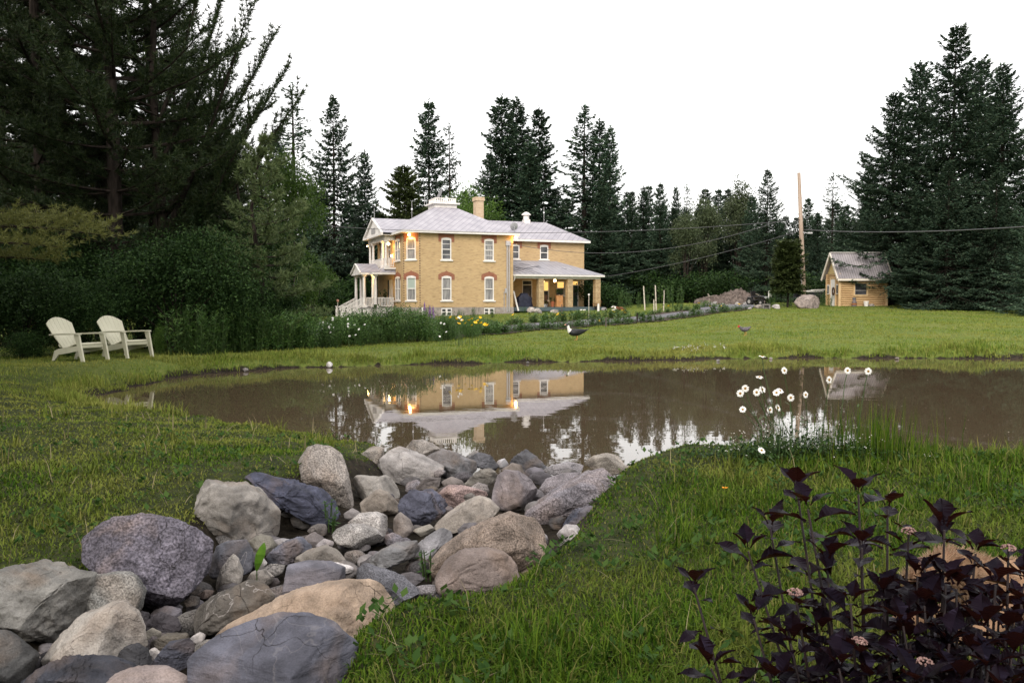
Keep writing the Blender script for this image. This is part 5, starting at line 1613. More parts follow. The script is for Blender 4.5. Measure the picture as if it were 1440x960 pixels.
# small fillers wedged in the gaps, below the tops of the boulders
rf = random.Random(9)
k = 0
chan_xy = chan
while k < 190:
    px, py = rf.uniform(20, 900), rf.uniform(655, 1010)
    p = on_z(px, py, .22)
    if float(sdist([p[0]], [p[1]], chan)[0]) < .18: continue
    s = rf.uniform(12, 26) * (py - 380) / 420
    q = [(px + s * math.cos(a) * rf.uniform(.75, 1.2), py - s * .62 * math.sin(a) * rf.uniform(.7, 1.1)) for a in [j * math.pi / 4 for j in range(8)]]
    v = rf.uniform(.06, .24)
    rock(200 + k, q, py + s * .5, (v * 1.05, v * .95, v * rf.uniform(.85, 1.15)), rf.choice('slsgl'), 'small dark stone wedged down in a gap between the boulders', 4, .9, .05, sub=3, group='small stones wedged between the boulders', zb=.16)
    k += 1
# stones along the waterline
wl_px = [(463, 516, 10, 8, (.6, .57, .55), 'white stone standing in the water at the foot of the far bank'), (1084, 505, 5, 3, (.3, .28, .27), 'pale stone at the waterline of the far bank below the hen'),
         (742, 511, 6, 3, (.2, .19, .18), 'small grey stone at the waterline below the duck'), (1010, 508, 6, 3, (.2, .19, .18), 'small grey stone on the muddy edge of the far bank'), (1262, 505, 8, 3, (.2, .19, .19), 'flat grey stone on the muddy edge opposite the daisies'), (345, 522, 9, 5, (.22, .2, .19), 'dark stone at the waterline below the flower bed')]
for i, (px, py, w_, h_, c, lab) in enumerate(wl_px):
    p = on_z(px, py, .0)
    q = [(px + w_ * .5 * math.cos(a), py - h_ * .45 - h_ * .55 * math.sin(a)) for a in [j * math.pi / 4 for j in range(8)]]
    rock(400 + i, q, py + h_ * .1, c, 's', lab, 3, .9, .05, sub=3, zb=0.0)
# ------------------------------------------------------------------ grass
def grass_mat(name, cols):
    m = leafmat(name, cols, .20, .75, .06, 0)
    n, l = m.node_tree.nodes, m.node_tree.links
    rp = [q for q in n if q.bl_idname == 'ShaderNodeValToRGB'][0]
    a = n.new('ShaderNodeAttribute'); a.attribute_name = 'dry'
    mx = n.new('ShaderNodeMix'); mx.data_type = 'RGBA'; mx.inputs[7].default_value = (.24, .235, .06, 1)
    to = [k.to_socket for k in list(rp.outputs['Color'].links)]
    l.new(a.outputs['Fac'], mx.inputs[0]); l.new(rp.outputs['Color'], mx.inputs[6])
    for t in to: l.new(mx.outputs[2], t)
    return m
G_near = grass_mat('grass_blades', [(.014, .040, .004), (.034, .078, .006), (.062, .118, .009), (.105, .160, .016), (.038, .085, .008), (.19, .175, .055)])
G_far = grass_mat('lawn_blades', [(.060, .11, .014), (.105, .165, .022), (.14, .20, .028), (.17, .215, .036), (.23, .22, .07)])

def blades(r, x, y, z, h, w, lean=.45, curl=.6):
    n = len(x)
    az = r.uniform(0, 6.283, n)
    dirh = np.stack([np.cos(az), np.sin(az), np.zeros(n)], 1)
    side = np.stack([-np.sin(az), np.cos(az), np.zeros(n)], 1)
    ln = np.abs(r.normal(0, lean, n))
    B = np.stack([x, y, z - .01], 1)
    up = np.array([0, 0, 1.0])
    M = B + up * (h * .55)[:, None] * np.cos(ln)[:, None] + dirh * (h * .55 * np.sin(ln))[:, None]
    l2 = ln + curl * r.uniform(.2, 1.2, n)
    Tp = M + up * (h * .5 * np.cos(l2))[:, None] + dirh * (h * .5 * np.sin(l2))[:, None]
    V = np.empty((n, 5, 3))
    V[:, 0] = B - side * (w * .5)[:, None]; V[:, 1] = B + side * (w * .5)[:, None]
    V[:, 2] = M + side * (w * .42)[:, None]; V[:, 3] = M - side * (w * .42)[:, None]
    V[:, 4] = Tp
    i = np.arange(n)[:, None] * 5
    T = np.concatenate([i + np.array([[0, 1, 2]]), i + np.array([[0, 2, 3]]), i + np.array([[3, 2, 4]])], 0)
    return V.reshape(-1, 3), T

def pathdist(x, y):
    return None

def sample(r, n, d0, d1, p=0.0, half=math.radians(50)):
    """points in the view sector; density falls off as d^-p"""
    th = r.uniform(-half, half, n)
    u = r.random(n)
    k = 2 - p
    d = (d0 ** k + u * (d1 ** k - d0 ** k)) ** (1 / k) if abs(k) > 1e-6 else d0 * (d1 / d0) ** u
    return d * np.sin(th), d * np.cos(th), d

def patch(x, y, s, seed):
    """slow mottling of growth"""
    return .5 + .25 * np.sin(x * s + seed + 1.7 * np.sin(y * s * .7)) + .25 * np.sin(y * s * 1.3 + 2.1 * np.sin(x * s * .6 + seed))

def make_grass():
    r = np.random.default_rng(77)
    Vs, Ts, b = [], [], 0
    def put(V, T):
        nonlocal b
        Vs.append(V); Ts.append(T + b); b += len(V)
    # near: uneven, unmown
    x, y, d = sample(r, 680000, 1.7, 17.5, 1.62)
    z, dp, dc, H = fields(x, y)
    pt = patch(x, y, 2.1, 3) * .6 + patch(x, y, 6.3, 1) * .4
    keep = (dp < -.12) & (dc < .20 - .14 * r.random(len(x))) & (r.random(len(x)) < .55 + .7 * pt)
    x, y, z, d, pt, dp, dcx = x[keep], y[keep], z[keep], d[keep], pt[keep], dp[keep], dc[keep]
    lush = np.clip(.5 + .5 * (x > 0) + .0 * x, 0, 1)
    edge = np.exp(-np.clip(-dp, 0, 9) / .8)
    tall = np.where(x > .2, 1.0, np.interp(y, [3.5, 5.5, 8, 11], [.95, .60, .42, .34]))
    h = (.055 + .085 * pt * r.random(len(x)) + .03 * r.random(len(x))) * tall * (1 + .8 * edge)
    h = h * (.50 + .50 * smooth((-dcx - .02) / .8)) * np.where(x > .2, .66, .9)
    w = (.0035 + .0028 * r.random(len(x))) * np.maximum(1, d / 4.2)
    put(*blades(r, x, y, z, h * (.6 + .8 * r.random(len(x)) ** 2), w * 1.25, .85, 1.0))
    # tufts of longer grass
    cx, cy, cd = sample(r, 900, 2.2, 13, 1.0)
    z, dp, dc, H = fields(cx, cy)
    ok = (dp < -.15) & (dc < -.35) & ((cx > .0) | (cy < 5) | (r.random(len(cx)) < .12))
    cx, cy = cx[ok], cy[ok]
    m = 26
    x = np.repeat(cx, m) + r.normal(0, .05, len(cx) * m); y = np.repeat(cy, m) + r.normal(0, .05, len(cx) * m)
    z = fields(x, y)[0]
    dd = np.hypot(x, y)
    put(*blades(r, x, y, z, r.uniform(.09, .24, len(x)), .0045 * np.maximum(1, dd / 4.5) * r.uniform(.7, 1.3, len(x)), .45, .9))
    # tall fringe at the near right bank
    n = 9000
    x = r.uniform(2.2, 7.5, n); y = r.uniform(6.1, 8.0, n)
    z, dp, dc, H = fields(x, y)
    ok = (dp < -.15) & (r.random(n) < patch(x, y, 3.0, 5))
    x, y, z = x[ok], y[ok], z[ok]
    put(*blades(r, x, y, z, r.uniform(.06, .19, len(x)), r.uniform(.005, .009, len(x)), .45, .6))
    VV = np.concatenate(Vs)
    dry = np.clip(patch(VV[:, 0], VV[:, 1], 1.4, 6) * .55 + patch(VV[:, 0], VV[:, 1], 4.1, 2) * .4 - .28 + .28 * np.exp(-((VV[:, 1] - 12) / 4) ** 2) * (VV[:, 0] < -1) - .06 - .12 * (VV[:, 0] > 0), 0, .55)
    me = np_mesh('grass', VV, np.concatenate(Ts), {'dry': dry})
    tag(link('grass', me, G_near), 'uneven unmown green grass round the rock bed', 'grass', kind='stuff')
    # straw and dead stems
    x, y, d = sample(r, 1100, 2.0, 12, 1.3)
    z, dp, dc, H = fields(x, y)
    ok = (dp < -.2) & (dc < .12)
    x, y, z, d = x[ok], y[ok], z[ok], d[ok]
    V, T = blades(r, x, y, z + .01, r.uniform(.08, .24, len(x)), .003 * np.maximum(1, d / 3.5), 1.0, .5)
    tag(link('straw', np_mesh('straw', V, T), leafmat('dry_straw', [(.16, .13, .07), (.27, .23, .13), (.2, .16, .09)], .2, objvar=0)), 'dry pale straw lying in the grass', 'straw', kind='stuff')
    # broad leaves of clover and plantain
    cx, cy, cd = sample(r, 1900, 2.0, 10, 1.2)
    z, dp, dc, H = fields(cx, cy)
    ok = (dp < -.2) & (dc < .10) & (patch(cx, cy, 2.7, 9) > .35)
    cx, cy, cz = cx[ok], cy[ok], z[ok]
    m = 6
    n = len(cx) * m
    az = r.uniform(0, 6.28, n)
    D = unit(np.stack([np.cos(az), np.sin(az), r.uniform(.25, 1.1, n)], 1))
    B = np.stack([np.repeat(cx, m) + r.normal(0, .02, n), np.repeat(cy, m) + r.normal(0, .02, n), np.repeat(cz, m) + r.uniform(.02, .07, n)], 1)
    S = unit(np.cross(D, [0, 0, 1.0]))
    L = r.uniform(.025, .065, n)
    V, T = rhombs(B, D, S, L, L * .55)
    # tiny white clover heads along the far bank
    fx, fy = r.uniform(4.8, 6.8, 170), r.uniform(24.5, 27.5, 170)
    fz, fdp, _, _ = fields(fx, fy); ok = (fdp < -.25) & (fdp > -.8)
    C = np.repeat(np.stack([fx, fy, fz + .13], 1)[ok], 3, 0) + r.normal(0, .02, (ok.sum() * 3, 3)); m_ = len(C)
    Dw = unit(r.normal(0, 1, (m_, 3)) + [0, -.5, .5])
    Vw, Tw = rhombs(C, Dw, unit(np.cross(Dw, r.normal(0, 1, (m_, 3)))), np.full(m_, .045), np.full(m_, .035))
    tag(link('clover_blossoms', np_mesh('clover_blossoms', Vw, Tw), pmat('clover_white', (.40, .40, .36), None)), 'tiny white clover heads in the grass of the far bank', 'clover', kind='stuff')
    tag(link('weeds', np_mesh('weeds', V, T), leafmat('weed_leaves', [(.025, .06, .014), (.045, .09, .022), (.07, .12, .03)], .3, .8, .05, 0)), 'low broad leaved weeds and clover among the grass', 'weeds', kind='stuff')
    # mown lawn on the far side
    Vs, Ts, b = [], [], 0
    x, y, d = sample(r, 330000, 15.0, 75, 1.55, math.radians(36))
    z, dp, dc, H = fields(x, y)
    ok = (dp < -.12) & ~in_paving(x, y) & ~in_house(x, y) & ~((x < -8.6) & (y > 23.5 + (x + 8) * .3) & (y < 60))
    x, y, z, d, dp = x[ok], y[ok], z[ok], d[ok], dp[ok]
    pt = patch(x, y, .9, 2)
    h = (.035 + .045 * r.random(len(x)) * (.5 + pt))
    put(*blades(r, x, y, z, h, .009 * d / 16 * r.uniform(.7, 1.3, len(x)), .6, .8))
    # coarser tufts the mower missed
    cx, cy, cd = sample(r, 2600, 15, 58, 1.0, math.radians(36))
    z, dp, dc, H = fields(cx, cy)
    ok = (dp < -.4) & ~in_paving(cx, cy) & ~in_house(cx, cy)
    cx, cy = cx[ok], cy[ok]; m = 16
    x = np.repeat(cx, m) + r.normal(0, .09, len(cx) * m); y = np.repeat(cy, m) + r.normal(0, .06, len(cx) * m)
    z = fields(x, y)[0]
    put(*blades(r, x, y, z, r.uniform(.05, .12, len(x)), .009 * np.hypot(x, y) / 16, .35, .6))
    # ragged fringe on the far and left banks
    x, y, d = sample(r, 460000, 13.0, 31, .4, math.radians(36))
    z, dp, dc, H = fields(x, y)
    s = -dp
    lim = np.where(y > 20, .25 + 1.35 * patch(x, y, 1.1, 4), .25 + .6 * patch(x, y, 1.3, 4))
    ok = (s > .10) & (s < lim) & (r.random(len(x)) < .25 + .8 * patch(x, y, 2.7, 8))
    x, y, z, d, s = x[ok], y[ok], z[ok], d[ok], s[ok]
    put(*blades(r, x, y, z, r.uniform(.08, .30, len(x)) * (.40 + 1.0 * patch(x, y, 1.9, 6) * patch(x, y, 4.3, 1) * 1.4), .0085 * d / 13 * r.uniform(.7, 1.3, len(x)), .45, .7))
    VV = np.concatenate(Vs)
    mow = np.sin(np.hypot(VV[:, 0] - 30, VV[:, 1] - 5) * 2.6)
    dry = np.clip(patch(VV[:, 0], VV[:, 1], .55, 6) * .6 + patch(VV[:, 0], VV[:, 1], 2.1, 2) * .45 + .16 * mow - .25, 0, .85)
    me = np_mesh('lawn_grass', VV, np.concatenate(Ts), {'dry': dry})
    tag(link('lawn_grass', me, G_far), 'short mown lawn and the ragged grass of the far bank', 'grass', kind='stuff')
# ------------------------------------------------------------------ path, yard and planted rows
lo_px = [(640, 474), (700, 469), (780, 463.5), (870, 457), (960, 447), (1050, 435)]
hi_px = [(640, 464), (700, 459), (780, 453.5), (870, 447), (960, 438), (1012, 432.5)]
lo_w = [on_ground(*p) for p in lo_px]
hi_w = [on_ground(*p) for p in hi_px]
def strip(name, A, B, t0, t1, lift, mat, label, cat, n=60, kind='structure'):
    V, Fc = [], []
    def along(W, t):
        k = t * (len(W) - 1); i = min(int(k), len(W) - 2); return W[i] * (1 - (k - i)) + W[i + 1] * (k - i)
    for i in range(n + 1):
        t = i / n
        a, b = along(A, t), along(B, t)
        for j in range(5):
            s = t0 + (t1 - t0) * j / 4
            p = a * (1 - s) + b * s
            V.append((p[0], p[1], gz(p[0], p[1]) + lift))
    for i in range(n):
        for j in range(4):
            q = i * 5 + j
            Fc.append((q, q + 1, q + 6, q + 5))
    return tag(link(name, np_mesh(name, np.array(V), np.array(Fc)), mat), label, cat, kind=kind)
M_gravel = pmat('grey_gravel', (.085, .085, .10), (.17, .165, .185), 14, .9, .8, 40)
M_soil = pmat('dark_soil', (.030, .022, .016), (.075, .055, .04), 9, .95, .9, 25)
strip('soil', lo_w, hi_w, -.14, 1.14, .05, M_soil, 'dark soil strip beside the gravel path', 'soil')
strip('path', lo_w, hi_w, .16, .80, .07, M_gravel, 'narrow grey gravel path curving to the yard', 'path')
yard = [on_ground(985, 437.5), on_ground(1056, 435), on_ground(1062, 430.5), on_ground(985, 430)]
V = []
for i in range(9):
    for j in range(9):
        s, t = i / 8, j / 8
        p = (yard[0] * (1 - s) + yard[1] * s) * (1 - t) + (yard[3] * (1 - s) + yard[2] * s) * t
        V.append((p[0], p[1], gz(p[0], p[1]) + .09))
tag(link('road', np_mesh('road', np.array(V), np.array([(i * 9 + j, (i + 1) * 9 + j, (i + 1) * 9 + j + 1, i * 9 + j + 1) for i in range(8) for j in range(8)])), M_gravel), 'grey gravel yard before the rubble heap', 'road', kind='structure')
_pp = np.array([p[:2] for p in lo_w] + [p[:2] for p in hi_w[::-1]])
def in_paving(x, y):
    return sdist(x, y, _pp) > -.35
_hp = np.array([hw(-2.8, 3.5), hw(0, 3.5), hw(-.1, -.1), hw(9.5, -.1), hw(18.5, .3), hw(18.7, 11), hw(-2.8, 11)])
def in_house(x, y):
    return sdist(x, y, _hp) > 0

L_bed = leafmat('bed_leaves', [(.032, .082, .018), (.06, .13, .028), (.11, .185, .042)], .25, .5, .3)
L_row = leafmat('row_leaves', [(.034, .08, .018), (.06, .12, .026), (.09, .155, .035)], .25, .5, .3)
M_stem = pmat('green_stem', (.035, .065, .016), None, rough=.6)

def gen_perennial(seed, H=1.1, R=.45, stems=26, leaf=.15, per=26, asp=.22):
    r = np.random.default_rng(seed)
    Bs, Ds, Ls = [], [], []
    sm = MB()
    for k in range(stems):
        a, q = r.uniform(0, 6.28), R * math.sqrt(r.random())
        b = np.array([q * math.cos(a), q * math.sin(a), 0]); h = H * r.uniform(.7, 1.1)
        lean = np.array([math.cos(a), math.sin(a), 0]) * r.uniform(0, .28) * q / R
        top = b + lean * h + np.array([0, 0, h])
        sm.tube([b - [0, 0, .05], (b + top) / 2, top], [.006, .005, .003], 4, cap=False)
        t = r.uniform(.05, 1, per)[:, None]
        az = r.uniform(0, 6.28, per)
        D = unit(np.stack([np.cos(az), np.sin(az), r.uniform(-.3, 1.0, per)], 1))
        Bs.append(b + (top - b) * t); Ds.append(D); Ls.append(leaf * r.uniform(.6, 1.2, per))
    B, D, L = np.concatenate(Bs), np.concatenate(Ds), np.concatenate(Ls)
    S = unit(np.cross(D, [0, 0, 1.0]) + r.normal(0, .3, D.shape))
    V, T = rhombs(B, D, S, L, L * asp)
    me = bpy.data.meshes.new('stem'); me.from_pydata(sm.v, [], sm.f); me.update()
    return me, np_mesh('foliage', V, T)
def plant(pr, x, y, s, name, label, cat, leaf, group=None, rz=0):
    e = empty(name, (x, y, gz(x, y) - .02), rz, label, cat, group, s)
    a = link('stem', pr[0], M_stem, e); b = link('foliage', pr[1], leaf, e)
    return e
PB = [gen_perennial(s) for s in (1, 2)] + [gen_perennial(3, leaf=.10, per=34, asp=.3)]
PR = [gen_perennial(s, .36, .30, 16, .14, 18, .28) for s in (5, 6)]
# the flower bed on the far bank
rb = random.Random(4)
front = [on_ground(x, y) for x, y in ((262, 500), (330, 497), (400, 493), (480, 489), (560, 484), (640, 478), (692, 471))]
n = 0
for row in range(5):
    for i in range(20):
        t = (i + rb.uniform(.1, .9)) / 20
        k = t * (len(front) - 1); j = min(int(k), len(front) - 2)
        p = front[j] * (1 - (k - j)) + front[j + 1] * (k - j)
        back = .45 + row * rb.uniform(.85, 1.1)
        q = p * (1 + back / np.hypot(p[0], p[1]))
        tall = float(np.interp(t, [0, .25, .45, .7, .92, 1], [1.25, 1.05, .72, .66, .62, .4])) * rb.uniform(.8, 1.15) * (1 + .05 * row)
        plant(PB[rb.randrange(3)], q[0], q[1], tall, 'perennial_plant', 'tall leafy green perennial in the long flower bed on the far bank', 'plant', L_bed, 'leafy perennials in the flower bed', rb.uniform(0, 6.28))
for i, (px, py, dd, s, wx) in enumerate(((505, 487, 1.2, .95, 1.1), (545, 485, .9, 1.1, 1.1), (585, 483, 1.0, 1.0, 1.0), (470, 490, 1.0, .9, 1.0), (625, 480, .8, .75, .9), (410, 493, 1.1, 1.0, 1.1), (660, 477, 1.0, .7, .9), (350, 496, 1.2, 1.1, 1.1))):
    p = on_ground(px, py); q = p * (1 + dd / np.hypot(p[0], p[1]))
    tree('bush3', q[0], q[1], 'mounded_plant', 'dense mounded green plant in the front of the long flower bed', 'plant', L_bed, M_bark, s, wx, 'mounded plants in the flower bed')
# shrubs and plants along the house wall
for px, py, s in ((668, 446, .7), (690, 447, .6), (600, 446, .9), (650, 447, .55), (735, 441, .55), (560, 447, .9), (530, 446, 1.0)):
    p = on_ground(px, py); q = p
    plant(PB[2], q[0], q[1], s, 'perennial_plant', 'small leafy plant at the foot of the house wall', 'plant', L_bed, 'plants at the foot of the house wall', px)
# two rows along the path
def rows(W, n, t0, t1, off, label, group):
    for i in range(n):
        t = t0 + (t1 - t0) * (i + rb.uniform(-.45, .45)) / (n - 1)
        k = max(0, min(t, 1)) * (len(W[0]) - 1); j = min(int(k), len(W[0]) - 2)
        a = W[0][j] * (1 - (k - j)) + W[0][j + 1] * (k - j); b = W[1][j] * (1 - (k - j)) + W[1][j + 1] * (k - j)
        p = a * (1 - off) + b * off
        plant(PR[i % 2], p[0], p[1], rb.choice([.7, .9, 1.0, 1.2, 1.5]) * rb.uniform(.9, 1.1), 'bedding_plant', label, 'plant', L_row, group, rb.uniform(0, 6))
rows((lo_w, hi_w), 44, .12, 1.0, -.03, 'young green plant in the row along the near edge of the gravel path', 'young plants along the near edge of the path')
rows((lo_w, hi_w), 38, .12, .97, 1.03, 'young green plant in the row along the house side of the gravel path', 'young plants along the house side of the path')

# flowers
M_petalw = pmat('white_petals', (.80, .79, .76), None, rough=.5)
M_petaly = pmat('yellow_petals', (.75, .47, .02), None, rough=.5)
M_disc = pmat('yellow_brown_disc', (.30, .17, .015), (.20, .10, .012), 90, .7)
M_purple = pmat('purple_florets', (.13, .07, .17), (.2, .11, .24), 30, .6)
def cup_flower(r_, col):
    m = MB()
    for k in range(6):
        a = k * math.pi / 3; o = Vector((math.cos(a), math.sin(a), 0)); s = Vector((-math.sin(a), math.cos(a), 0))
        p0 = Vector((0, 0, 0)); p1 = o * r_ * .6 + Vector((0, 0, r_ * .55)); p2 = o * r_ * 1.1 + Vector((0, 0, r_ * .75))
        m.quad(p0, p1 + s * r_ * .35, p2, p1 - s * r_ * .35)
    return m
lily_me = [None, None]
def lily(x, y, h, r_, label, group, name='yellow_lily', cat='flower'):
    e = empty(name, (x, y, gz(x, y)), rb.uniform(0, 6), label, cat, group)
    if lily_me[0] is None:
        s = MB(); s.tube([(0, 0, -.05), (.01, 0, .5), (0, 0, 1)], [.008, .007, .005], 5); o1 = s.build('stem', M_stem, e)
        o2 = cup_flower(1.0, 0).build('blossom', M_petaly, e); lily_me[0], lily_me[1] = o1.data, o2.data
    else:
        o1 = link('stem', lily_me[0], None, e); o2 = link('blossom', lily_me[1], None, e)
    o1.scale = (1, 1, h); o2.scale = (r_, r_, r_); o2.location = (0, 0, h)
    o2.rotation_euler = (rb.uniform(-.6, .9), rb.uniform(-.5, .5), 0)
for px, py in ((634, 447), (641, 449), (647, 447), (650, 452), (655, 455), (660, 451), (664, 449), (668, 455), (672, 452), (677, 455), (682, 457), (686, 458), (645, 456), (675, 447), (664, 458)):
    d = 27.2 + rb.uniform(-.5, .8); p = at(px, py, d); z0 = gz(p[0], p[1])
    lily(p[0], p[1], max(.3, p[2] - z0), rb.uniform(.05, .08), 'yellow lily blooming at the house end of the flower bed', 'yellow lilies in the flower bed')
for px, py, by in ((722, 444, 448), (785, 443, 447), (791, 445.5, 449), (842, 454, 458), (862, 439.5, 443), (878, 441, 445), (876, 438, 442), (983, 427, 431), (999, 433, 436), (1014, 432.5, 436), (1039, 430, 433), (940, 432, 435)):
    g = on_ground(px, by); p = at(px, py, g[1])
    lily(g[0], g[1], max(.2, p[2] - g[2]), .13, 'single yellow flower standing on the lawn near the gravel path', 'yellow flowers by the path')
# white daisies in the bed
wd = None
for k in range(34):
    px = rb.choice([rb.uniform(440, 475), rb.uniform(480, 530), rb.uniform(482, 525), rb.uniform(445, 470), rb.uniform(612, 660)]); py = rb.uniform(446, 474)
    d = rb.uniform(26.0, 27.2); p = at(px, py, d); z0 = gz(p[0], p[1])
    e = empty('white_daisy', (p[0], p[1], z0), rb.uniform(0, 6), 'white daisy among the perennials of the far flower bed', 'flower', 'white daisies in the flower bed')
    h = max(.25, p[2] - z0)
    if wd is None:
        s = MB(); s.tube([(0, 0, -.05), (.01, 0, .5), (0, 0, 1)], [.006, .005, .004], 4); o1 = s.build('stem', M_stem, e)
        m = MB()
        for j in range(9):
            a = j * 6.283 / 9; o = Vector((math.cos(a), math.sin(a), .12)); s_ = Vector((-math.sin(a), math.cos(a), 0))
            m.quad(o * .008, o * .024 + s_ * .009, o * .038, o * .024 - s_ * .009)
        o2 = m.build('blossom', M_petalw, e); wd = (o1.data, o2.data)
    else:
        o1 = link('stem', wd[0], None, e); o2 = link('blossom', wd[1], None, e)
    o1.scale = (1, 1, h); o2.location = (0, 0, h); o2.rotation_euler = (rb.uniform(.5, 1.2), 0, rb.uniform(-.6, .6) - e.rotation_euler.z)
# purple lupine spikes before the house corner
for i, (px, y0, y1, nm) in enumerate(((597, 424, 452, 'tallest purple flower spike before the house corner'), (604.5, 429, 452, 'middle purple flower spike before the house corner'), (609, 430, 452, 'purple flower spike nearest the cellar window'), (585.5, 437, 454, 'short purple flower spike before the chamfered corner'))):
    d = 33.0; t = at(px, y0, d); z0 = gz(t[0], t[1])
    e = empty('lupine', (t[0], t[1], z0), 0, nm, 'flower')
    h = t[2] - z0
    s = MB(); s.tube([(0, 0, -.05), (0, 0, h * .6)], .012, 5); s.build('stem', M_stem, e)
    m = MB(); m.lathe([(.02, h * .55)] + [(.055 * (1 - u / 9) + .012 + (.012 if u % 2 else 0), h * (.57 + .43 * u / 9)) for u in range(9)] + [(.005, h)], (0, 0, 0), 8)
    m.build('flower_spike', M_purple, e)

# ------------------------------------------------------------------ garden chairs
M_chair = pmat('cream_resin', (.44, .43, .32), (.50, .485, .37), 2, .45, spec=.4)
def make_chair(loc, rz, label):
    e = empty('garden_chair', loc, rz, label, 'chair', 'cream garden chairs by the pond', 1.03)
    bk = MB()
    n = 6
    b0, b1 = Vector((-.22, 0, .27)), Vector((-.74, 0, .98))
    ax = (b1 - b0).normalized(); nr = Vector((ax.z, 0, -ax.x)); L = (b1 - b0).length
    for i in range(n):
        u = (i - (n - 1) / 2) / ((n - 1) / 2)
        yb, yt = u * .205, u * .275
        wb_, wt = .038, .052
        arch = lambda yy: L * (1 - .20 * (yy / .33) ** 2)
        P = []
        for t, w_ in ((0, wb_), (.55, (wb_ + wt) / 2 + .003), (.90, wt), (1.0, wt * .97)):
            y = yb + (yt - yb) * t; bow = nr * (-.035 * math.sin(t * 2.6))
            P.append((b0 + ax * (arch(y - w_) * t) + bow + Vector((0, y - w_, 0)), b0 + ax * (arch(y + w_) * t) + bow + Vector((0, y + w_, 0))))
        for a, b_ in zip(P[:-1], P[1:]):
            bk.slab([a[0], a[1], b_[1], b_[0]], nr * .02)
    # cross rail behind the slats
    for t in (.12, .55):
        c = b0 + ax * L * t - nr * .03
        bk.obox(c, Vector((0, .27, 0)), ax * .04, nr * .012)
    bk.build('backrest', M_chair, e)
    st = MB()
    prof = [(.40, .30), (.41, .37), (.36, .40), (.25, .385), (.10, .34), (-.08, .285), (-.24, .25)]
    for i in range(len(prof) - 1):
        (xa, za), (xb, zb_) = prof[i], prof[i + 1]
        d_ = Vector((xb - xa, 0, zb_ - za)); g = d_.normalized() * .004
        a, b_ = Vector((xa, 0, za)) + g, Vector((xb, 0, zb_)) - g
        up = Vector((d_.z, 0, -d_.x)).normalized() * -.018
        st.slab([a + Vector((0, -.275, 0)), a + Vector((0, .275, 0)), b_ + Vector((0, .275, 0)), b_ + Vector((0, -.275, 0))], -up)
    st.build('seat', M_chair, e)
    for s in (-1, 1):
        y = .325 * s
        am = MB(); am.slab([Vector(q) for q in ((-.50, y - .045, .575), (-.50, y + .045, .575), (.0, y + .065, .60), (.34, y + .07, .605), (.43, y + .05, .60), (.43, y - .05, .60), (.34, y - .07, .605), (.0, y - .06, .60))], (0, 0, .028))
        am.build('armrest', M_chair, e)
        fl_ = MB()
        fl_.slab([Vector((.27, y - .02, .598)), Vector((.42, y - .02, .598)), Vector((.49, y - .02, .30)), Vector((.56, y - .02, 0)), Vector((.47, y - .02, 0)), Vector((.37, y - .02, .28))], (0, .04, 0))
        fl_.slab([Vector((.39, y - .055, .596)), Vector((.43, y - .055, .596)), Vector((.55, y - .03, 0)), Vector((.52, y - .03, 0))], (0, .11, 0)) if False else None
        fl_.build('leg', M_chair, e)
        y2 = .285 * s
        rl_ = MB()
        rl_.slab([Vector((.40, y2 - .018, .36)), Vector((.40, y2 - .018, .25)), Vector((.05, y2 - .018, .19)), Vector((-.30, y2 - .018, .14)), Vector((-.44, y2 - .018, 0)), Vector((-.52, y2 - .018, 0)), Vector((-.43, y2 - .018, .22)), Vector((-.30, y2 - .018, .275)), Vector((.10, y2 - .018, .325))], (0, .036, 0))
        rl_.build('side_rail', M_chair, e)
    return e
def chair_at(px, py, rz, label):
    p = on_ground(px, py)
    return make_chair((p[0], p[1], gz(p[0], p[1]) + .005), rz, label)
chair_at(112, 507, math.radians(-24), 'cream resin garden chair further from the flower bed, in front of the black shrubs')
chair_at(178, 502, math.radians(-31), 'cream resin garden chair nearer the flower bed and the pond edge')

